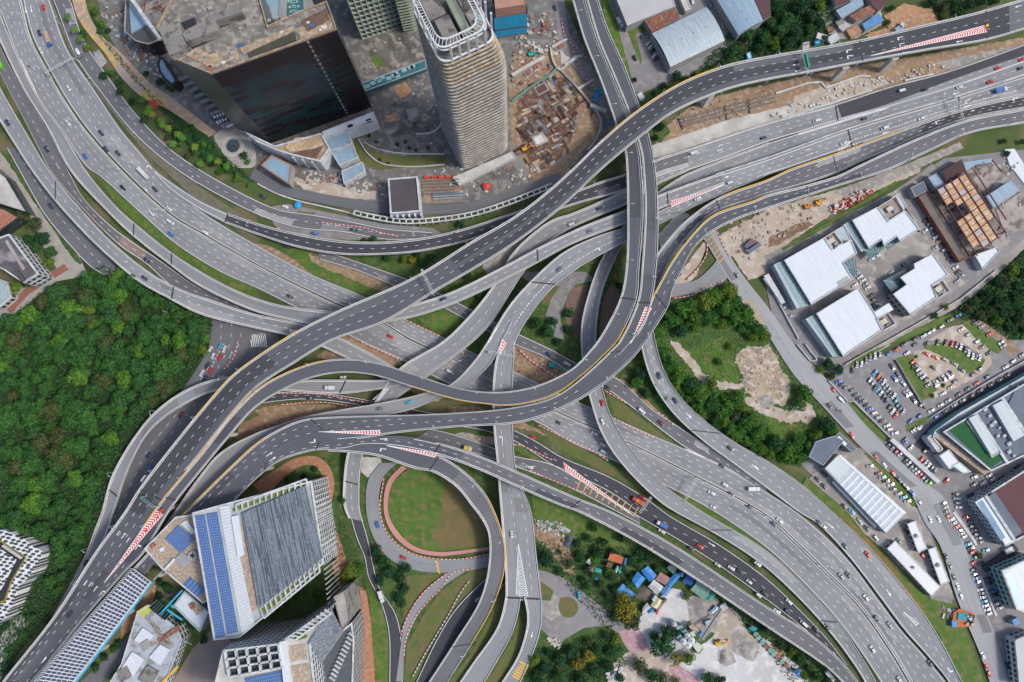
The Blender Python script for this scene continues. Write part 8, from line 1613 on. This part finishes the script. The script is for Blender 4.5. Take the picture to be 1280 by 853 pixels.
# ---- trucks
def truck(px, py, cab, load, ln, label, z=None, ang=None, w=2.4, h=2.6, cat='truck', logs=False):
    hh = ontop(px, py); zz = .02 if not hh else hh[1]+.02
    a = R_(ang) if ang is not None else (math.atan2(hh[0].dirs[hh[2]].y, hh[0].dirs[hh[2]].x) if hh else 0)
    c = P(px, py, zz); o = thing('truck' if cat == 'truck' else 'bus', label, cat, c, None, a, local=True); o['_o'] = (0, 0, 0)
    b = MB(); cl = 0 if cat == 'bus' else 2.0
    if cat == 'truck':
        b.box((ln/2-1, 0, .5), 2, w*.95, 1.7, 0); b.box((ln/2-1.1, 0, 2.2), 1.5, w*.85, .3); b.build('cab', PAINT[cab], o)
        g = MB(); g.quad((ln/2+.02, -w*.42, 1.3), (ln/2+.02, w*.42, 1.3), (ln/2-.35, w*.4, 2.3), (ln/2-.35, -w*.4, 2.3)); g.build('windscreen', GLASS, o)
    d = MB()
    if logs:
        d.box((-1, 0, .8), ln-2.2, w, .3)
        for i in range(6):
            for j in range(3): d.box((-ln/2+.9+i*(ln-3)/6, -.75+j*.75, 1.1), (ln-3)/6*.8, .62, .9+.1*((i+j) % 2))
    elif cat == 'bus':
        d.box((0, 0, .4), ln, w, 2.6); d.box((ln*.2, 0, 3.0), 1.4, 1, .2); d.box((-ln*.2, 0, 3.0), 1.4, 1, .2)
    else:
        d.box((-1.1, 0, .8), ln-2.3, w, h-.6)
        for i in range(int((ln-2.3)/1.2)): d.box((-ln/2+.6+i*1.2, 0, .8), .08, w+.06, h-.54)
    d.build('load' if logs else ('body' if cat == 'bus' else 'cargo_box'), PAINT[load] if not logs else mat('timber_load', (.5,.38,.32), (.42,.28,.22), 1.2), o)
    for s in (-1, 1):
        for xx in (ln/2-1.2, -ln/2+1.3):
            wv = MB(); wv.add([(xx+.48*math.cos(2*math.pi*j/12), s*(w/2-.1)+q, .48+.48*math.sin(2*math.pi*j/12)) for q in (-.15, .15) for j in range(12)], [tuple(range(12)), tuple(range(12, 24))]+[(j, (j+1) % 12, 12+(j+1) % 12, 12+j) for j in range(12)]); wv.build('wheel', TYRE, o)
    return o
truck(61, 50, 'blue', 'white', 11, 'long lorry stacked with pale crates on the main highway', ang=-68, logs=True)
truck(180.5, 217.5, 'white', 'white', 9, 'long white box lorry on the main highway'); truck(413, 485, 'white', 'white', 6, 'white box lorry on the grey ramp below the yellow-edged deck')
truck(477, 745, 'white', 'white', 7, 'white lorry with open bed on the black road under the dark trees', ang=-72); truck(827, 655.5, 'white', 'blue', 7, 'lorry with blue tarpaulin and white cab on the dark ground road', ang=152)
truck(797, 626, 'red', 'orange', 7.5, 'orange lorry with red cab near the yellow bars', ang=150); truck(941, 611, 'white', 'white', 7, 'white box truck on the upper side of the highway beside the yellow kerb'); truck(1249, 114, 'white', 'blue', 8, 'blue-topped lorry near the right edge of the highway', ang=15)
truck(1036, 844, 'white', 'white', 7, 'white lorry under the long flyover near the bottom edge', ang=-50); truck(774.5, 30, 'white', 'white', 7, 'white box truck parked between the two top warehouses', ang=-62)
truck(585, 560.7, 'white', 'yellow', 5, 'white truck with yellow-grey back below the dark decks', ang=-15); truck(178, 216, 'white', 'white', 5, 'short white truck just ahead of the long white lorry') if False else None
truck(1, 79, 'green', 'green', 10, 'bright green bus cut by the left edge of the picture', ang=-62, cat='bus')
# concrete mixer truck
c = P(100, 68, .15); o = thing('mixer_truck', 'white concrete mixer truck on the frontage road', 'truck', c, None, R_(-62), local=True); b = MB(); b.box((2.9, 0, .5), 1.8, 2.3, 2.0); b.build('cab', PAINT['grey'], o); b = MB(); b.box((-.6, 0, .6), 5.4, 2.1, .4); b.build('chassis', PAINT['grey'], o)
b = MB(); st = [(-3.2, .55), (-2.4, 1.05), (-.6, 1.25), (1.0, 1.0), (1.8, .5)]
for i in range(4):
    for j in range(14):
        a0, a1 = 2*math.pi*j/14, 2*math.pi*(j+1)/14; q = []
        for (xx, rr_), aa in ((st[i], a0), (st[i+1], a0), (st[i+1], a1), (st[i], a1)): q.append((xx, rr_*math.cos(aa), 2.2+rr_*math.sin(aa)))
        b.quad(*q)
b.build('drum', PAINT['white'], o, True)
# motorcycles
for i, (x, y, l) in enumerate([(37,83,'on the main highway at upper left'),(581,470,'on the grey flyover beneath the yellow-edged deck'),(1121,157,'on the right highway'),(501,794,'on the link road near the bottom'),(1046,513,'on the estate street'),(1051,514,'beside the black car on the estate street'),(1027,497+10,'parked by the estate kerb')]):
    h = ontop(x, y); a = math.atan2(h[0].dirs[h[2]].y, h[0].dirs[h[2]].x) if h else 0; o = thing('motorcycle', 'motorcycle with a rider '+l, 'motorcycle', P(x, y, (h[1] if h else 0)+.02), None, a, local=True)
    b = MB(); b.box((0, 0, .45), 1.3, .3, .45); b.box((.55, 0, .75), .12, .75, .1); b.build('frame', PAINT['black'], o)
    for xx in (-.65, .65):
        w = MB(); w.add([(xx+.3*math.cos(2*math.pi*j/10), q, .3+.3*math.sin(2*math.pi*j/10)) for q in (-.06, .06) for j in range(10)], [tuple(range(10)), tuple(range(10, 20))]+[(j, (j+1) % 10, 10+(j+1) % 10, 10+j) for j in range(10)]); w.build('wheel', TYRE, o)
print('CARS', NCAR[0], 'TREES', len(TREES))
# ================================================================ STREET FURNITURE
# concrete median on the main highway
def rail_along(fn, name, label, mm, w=.5, h=.9, cat='barrier'):
    m = MB(); pts = fn
    for i in range(len(pts)-1): m.bar(pts[i]+Vector((0,0,h/2)), pts[i+1]+Vector((0,0,h/2)), w, h)
    return tag(m.build(name, mm), label, cat)
r = ROADS['R1L']; pts = [r.LW[i]+(r.LW[i]-r.RW[i]).normalized()*.7 for i in range(r.n)]; rail_along(pts, 'median_barrier', 'pale concrete median barrier down the middle of the main highway', PARA, .7, .9)
r = ROADS['HWC']; rail_along([v-(r.RW[i]-v).normalized()*.5 for i, v in enumerate(r.LW)], 'median_barrier', 'double concrete median of the right highway', PARA, .7, .9)
def kerbline(pts, label, cols=(RED, CHALK), seg=1.3, w=.55, h=.7, z=0.15, name='striped_barrier', cat='barrier'):
    q = cr(pts, step=seg*2); b = MB()
    for i in range(len(q)-1): b.bar(P(q[i].x, q[i].y, z+h/2), P(q[i+1].x, q[i+1].y, z+h/2), w, h, i % 2)
    return tag(b.build(name, list(cols)), label, cat)
WBR = [([(480,596),(475,640),(486,669),(511,690),(541,698),(575,699),(611,693)], 'red and white kerb around the outside of the pink ring path'),
 ([(588,711),(566,716),(550,737),(530,757),(519,772),(507,800),(505,822)], 'red and white kerb on the right of the narrow link road'), ([(560,716),(541,730),(524,747),(507,776),(501,795)], 'red and white kerb on the left of the narrow link road'),
 ([(640,556),(648,556),(690,575)], 'red and white barrier at the edge of the grass under the dark decks'), ([(400,278),(425,281),(455,285),(480,292),(500,296)], 'red and white barrier on the frontage road below the mall'),
 ([(510,401),(530,411),(552,421)], 'red and white barrier above the main highway'), ([(648,437),(662,450),(690,468),(702,476)], 'red and white barrier beside the bare earth between the decks'), ([(450,427),(476,439),(503,451)], 'red and white barrier at the lower edge of the main highway'),
 ([(345,492),(400,493),(440,500),(470,505)], 'red and white barrier along the upper side of the lower dark road'), ([(350,506),(400,503),(440,508),(465,514)], 'red and white barrier along the lower side of the lower dark road'), ([(672,531),(700,545),(735,560),(760,576)], 'red and white barrier on the grass edge below the highway'),
 ([(755,488),(783,504)], 'short red and white barrier on the service road verge'), ([(765,522),(790,535),(820,548)], 'red and white barrier above the main highway near the ramp'), ([(820,514),(832,522),(842,532)], 'red and white barrier at the foot of the hill'), ([(841,373),(862,370),(886,358),(904,350)], 'red and white barrier along the ground link below the hill'),
 ([(884,303),(883,318),(872,336),(858,350)], 'curved red and white barrier around the pale sand corner'), ([(896,288),(904,308),(912,322)], 'red and white barrier at the top of the estate street'), ([(702,20),(706,45),(722,62),(735,75)], 'red and white barrier along the site lane'), ([(715,62),(722,80),(732,98),(745,112)], 'red and white barrier beside the construction pit'),
 ([(660,587),(690,600),(735,618)], 'red and white barrier beside the yellow barred road'), ([(1092,195),(1115,186)], 'short red and white barrier row on the right highway'), ([(298,425),(292,447),(280,462)], 'red and white barrier at the junction by the forest'), ([(570,437),(585,445)], 'short red and white barrier under the old curving flyover'), ([(596,548),(618,552),(640,556)], 'red and white barrier below the outer dark deck'), ([(345,283),(352,288),(362,290)], 'red and white barrier by the frontage yard'), ([(455,512),(480,520)], 'red and white barrier under the squeezed ramp')]
for p, l in WBR: kerbline(p, l)
kerbline([(586,727),(575,742),(560,770),(545,795),(530,820),(515,848)], 'cream and dark striped pipe run across the brown grass', (mat('cream_unit', (.52,.46,.38)), mat('dark_steel', (.12,.12,.12))), 1.3, .8, .6, 0)
for p, l in [([(280,430),(268,452),(262,466)], 'dark and pale kerb strip with planters between the queues')]: kerbline(p, l, (CONC_L, mat('dark_steel', (.12,.12,.12))), 1.2, .7, .5)
# pile of plastic barriers
rr = random.Random(77); RP = [mat('barrier_red', (.65,.05,.03), (.5,.05,.03), .8), mat('barrier_white', (.75,.74,.72), (.65,.64,.62), .8)]
q = [(1035,262),(1044,268),(1060,260),(1075,252),(1090,240),(1084,237),(1070,240),(1055,248)]; k = 0
while k < 150:
    x, y = rr.uniform(1034, 1090), rr.uniform(236, 269)
    if not inpoly(x, y, q): continue
    c = P(x, y, 0); m = MB(); a = rr.random()*3.14; t = rr.randrange(2); z = rr.choice([0, .7, 1.3]); ca, sa = math.cos(a), math.sin(a)
    m.box((c.x, c.y, G0+z), 1.6, .6, .35, a); m.box((c.x, c.y, G0+z+.35), 1.5, .35, .45, a); tag(m.build('plastic_barrier', RP[t]), ['red', 'white'][t]+' plastic barrier lying in the big red and white pile', 'barrier', 'piled plastic barriers'); k += 1
# chevron arrows, lamps, gantries
def lamp(px, py, z, ang, dbl, label, h=9):
    c = P(px, py, z); o = thing('street_lamp', label, 'street lamp', c, 'street lamps '+label.split(' lamp ')[-1] if ' lamp ' in label else None, ang, local=True)
    m = MB(); m.cyl((0, 0, 0), .16, h, 6, 0, .09); m.build('pole', STEEL, o)
    for s in ((-1, 1) if dbl else (1,)):
        m = MB(); m.bar((0, 0, h), (0, s*2.0, h+.35), .13); am = m.build('arm', STEEL, o); m = MB(); m.box((0, s*2.4, h+.25), .45, 1.1, .18); m.build('lamp_head', WALLW, o).parent = am
def lamps(rk, side, step, label, dbl=False, off=.25, a=0, b=1, h=9):
    r = ROADS[rk]; d = step*.5
    while d < r.s[-1]:
        i = 0
        while i < r.n-2 and r.s[i+1] < d: i += 1
        f = i/(r.n-1)
        if a <= f <= b:
            E, O = (r.LW[i], r.RW[i]) if side == 'L' else (r.RW[i], r.LW[i]); u = (O-E).normalized(); c = E-u*off; x, y = PX(c); dd = math.atan2(u.y, u.x)-math.pi/2; lamp(x, y, c.z, dd, dbl, label, h)
        d += step
lamps('R1L', 'L', 42, 'double-armed lamp on the main highway median', True, .7); lamps('A', 'L', 38, 'single lamp on the parapet of the widest dark flyover', False, -.1, .03, .9, 7); lamps('B', 'L', 34, 'single lamp on the parapet of the inner S-bend', False, -.1, .02, .85, 7)
lamps('C', 'R', 36, 'single lamp on the parapet of the outer S-bend', False, -.1, 0, .35, 7); lamps('E2', 'R', 36, 'single lamp on the parapet of the curved dark flyover', False, -.1, .02, .75, 7); lamps('T2', 'R', 45, 'single lamp on the outermost left flyover', False, -.1, 0, 1, 7)
lamps('S1', 'L', 48, 'single lamp along the frontage road', False, .6); lamps('F1', 'L', 36, 'single lamp on the loop ramp', False, -.1, .3, 1, 7); lamps('K', 'L', 45, 'single lamp on the dark curved flyover', False, -.1, 0, 1, 7); lamps('F', 'R', 42, 'single lamp on the long dark flyover', False, -.1, 0, .5, 7); lamps('VW', 'L', 45, 'single lamp on the left grey ramp', False, .5, .3, .9, 7); lamps('HWC', 'L', 45, 'double-armed lamp on the right highway median', True, .5)
def gantry(p0, p1, z, label, mm=STEEL, sign=None, h=6.5):
    a, b_ = P(p0[0], p0[1], z+h), P(p1[0], p1[1], z+h); o = thing('sign_gantry', label, 'gantry', (a.x, a.y, z)); d = (b_-a).normalized(); n = Vector((-d.y, d.x, 0))*.6
    for s in (-1, 1): m = MB(); m.bar(a+n*s, b_+n*s, .25); m.build('chord', mm, o)
    m = MB(); L = (b_-a).length; k = max(4, int(L/1.6))
    for i in range(k): m.bar(a+d*L*i/k+n*(1 if i % 2 else -1), a+d*L*(i+1)/k+n*(-1 if i % 2 else 1), .14)
    m.build('lattice', mm, o)
    for q in (a, b_): m = MB(); m.bar(q, Vector((q.x, q.y, z)), .5); m.build('post', mm, o)
    if sign:
        for (t0, t1) in sign: m = MB(); s, e = a.lerp(b_, t0)+n*1.6, a.lerp(b_, t1)+n*1.6; m.bar(s, e, 1.0 if sign else .3, 2.6); m.build('sign_panel', mat('sign_green', (.02,.32,.20), (.02,.28,.18), .6), o)
gantry((57,91),(91,72),.2,'pale gantry over the upper side of the main highway',STEEL); gantry((527,337),(541,367),22,'grey lattice gantry across the widest dark flyover',STEEL); gantry((1194,120),(1205,150),.7,'grey gantry across the right highway',STEEL)
gantry((1004,64),(1010,92),18,'gantry with green sign panel across the widest flyover',STEEL,[(.15,.75)]); gantry((611,440),(643,446),12,'white gantry over the red chevron split',WALLW,h=4); gantry((856,627),(871,598),.2,'blue-grey gantry across the main highway at lower right',STEEL); gantry((800,641),(814,622),.2,'short gantry behind the orange lorry',STEEL)
gantry((176,622),(192,634),19,'teal sign gantry at the red gore on the wide flyover',TEALST); gantry((641,583),(659,583),8,'small gantry above the central flyover',STEEL,h=3)
# crash cushions at the gore noses
for (x, y, rk, lb) in [(203,638,'A','red'),(1233,33,'A','yellow')]:
    h = ROADS[rk]; i = min(range(h.n), key=lambda i: (h.mid[i]-Vector((x, y))).length_squared); c = P(x, y, h.z[i]); m = MB(); m.box((c.x, c.y, h.z[i]), 2, 1.4, .9, .6); tag(m.build('crash_cushion', mat('barrier_red', (.65,.05,.03)) if lb == 'red' else YEL), lb+' crash cushion at the nose of the red chevrons', 'crash cushion')
# ---------------------------------------------------------------- tidy-up: one joined wood for the trees nobody could count
MAXT = 285
allt = [o for o in ROOTS if o.name.split('.')[0] == 'tree']
def crr(o): return max(ch.scale[0] for ch in o.children if ch.name.startswith('crown'))
small = [o for o in allt if crr(o) < 2.95]
for o in small:
    o.name = 'bush'; o['category'] = 'bush'; o['label'] = (' '+o['label']).replace(' tree', ' bush').strip(); o['group'] = (o.get('group') or 'bushes').replace('trees', 'bushes')
allt = [o for o in allt if o not in small]
forest = sorted([o for o in allt if 'left forest' in o['label']], key=crr)
nkill = max(0, len(allt)-MAXT); kill = forest[:nkill]
if kill:
    vs, fs, mi, off = [], [], [], 0; ms = [LEAF, LEAFY, LEAFO, LEAFG, BARK, LEAFH, LEAFM]
    import numpy as np
    bpy.context.view_layer.update(); VV = []; FF = []; MM = []
    for o in kill:
        for ch in list(o.children):
            me = ch.data; n = len(me.vertices); co = np.empty(n*3); me.vertices.foreach_get('co', co); co = co.reshape(-1, 3); M = np.array(ch.matrix_world); VV.append(co@M[:3, :3].T+M[:3, 3])
            for p in me.polygons: FF.append(tuple(v+off for v in p.vertices))
            MM += [ms.index(me.materials[0])]*len(me.polygons); off += n; bpy.data.objects.remove(ch)
        ROOTS.remove(o); bpy.data.objects.remove(o)
    me = bpy.data.meshes.new('woodland'); V = np.concatenate(VV); me.from_pydata(V.tolist(), [], FF)
    for m in ms: me.materials.append(m)
    me.polygons.foreach_set('material_index', MM); me.update(); o = bpy.data.objects.new('woodland', me); C.objects.link(o); o['kind'] = 'stuff'; o['label'] = 'remaining smaller crowns of the dense left forest'; o['category'] = 'woodland'
# ---------------------------------------------------------------- labels: number look-alikes from the left so that each can be pointed at
ORD = ['first','second','third','fourth','fifth','sixth','seventh','eighth','ninth','tenth','eleventh','twelfth','thirteenth','fourteenth','fifteenth','sixteenth','seventeenth','eighteenth','nineteenth','twentieth']
by = {}
for o in ROOTS: by.setdefault(o['label'], []).append(o)
SHARE = ('material_stack', 'plastic_barrier', 'tree', 'bush', 'shrub', 'scrap_heap')
for lb, os_ in by.items():
    if len(os_) == 1: continue
    k0 = os_[0].name.split('.')[0]
    pxs = [(PX(o.matrix_basis.translation) if o.type == 'EMPTY' or o.matrix_basis.translation.length > 1 else PX(o.data.vertices[0].co), o) for o in os_]
    xs = [p[0][0] for p in pxs]; ys = [p[0][1] for p in pxs]
    hor = (max(xs)-min(xs)) >= (max(ys)-min(ys)); pxs.sort(key=lambda p: p[0][0] if hor else p[0][1])
    if len(os_) <= 20 and len(lb.split()) <= 12:
        for i, (_, o) in enumerate(pxs):
            o['label'] = lb+', '+(ORD[i])+(' from the left' if hor else ' from the top'); o['group'] = o.get('group') or lb
    else:
        # long series: split into runs along the picture and name each run, then number inside it
        n = (len(os_)+19)//20; per = (len(os_)+n-1)//n; nm = [['in the first run', 'in the second run', 'in the third run', 'in the fourth run', 'in the fifth run', 'in the sixth run', 'in the seventh run', 'in the eighth run'][k] for k in range(min(n, 8))]
        for i, (_, o) in enumerate(pxs): o['group'] = o.get('group') or lb
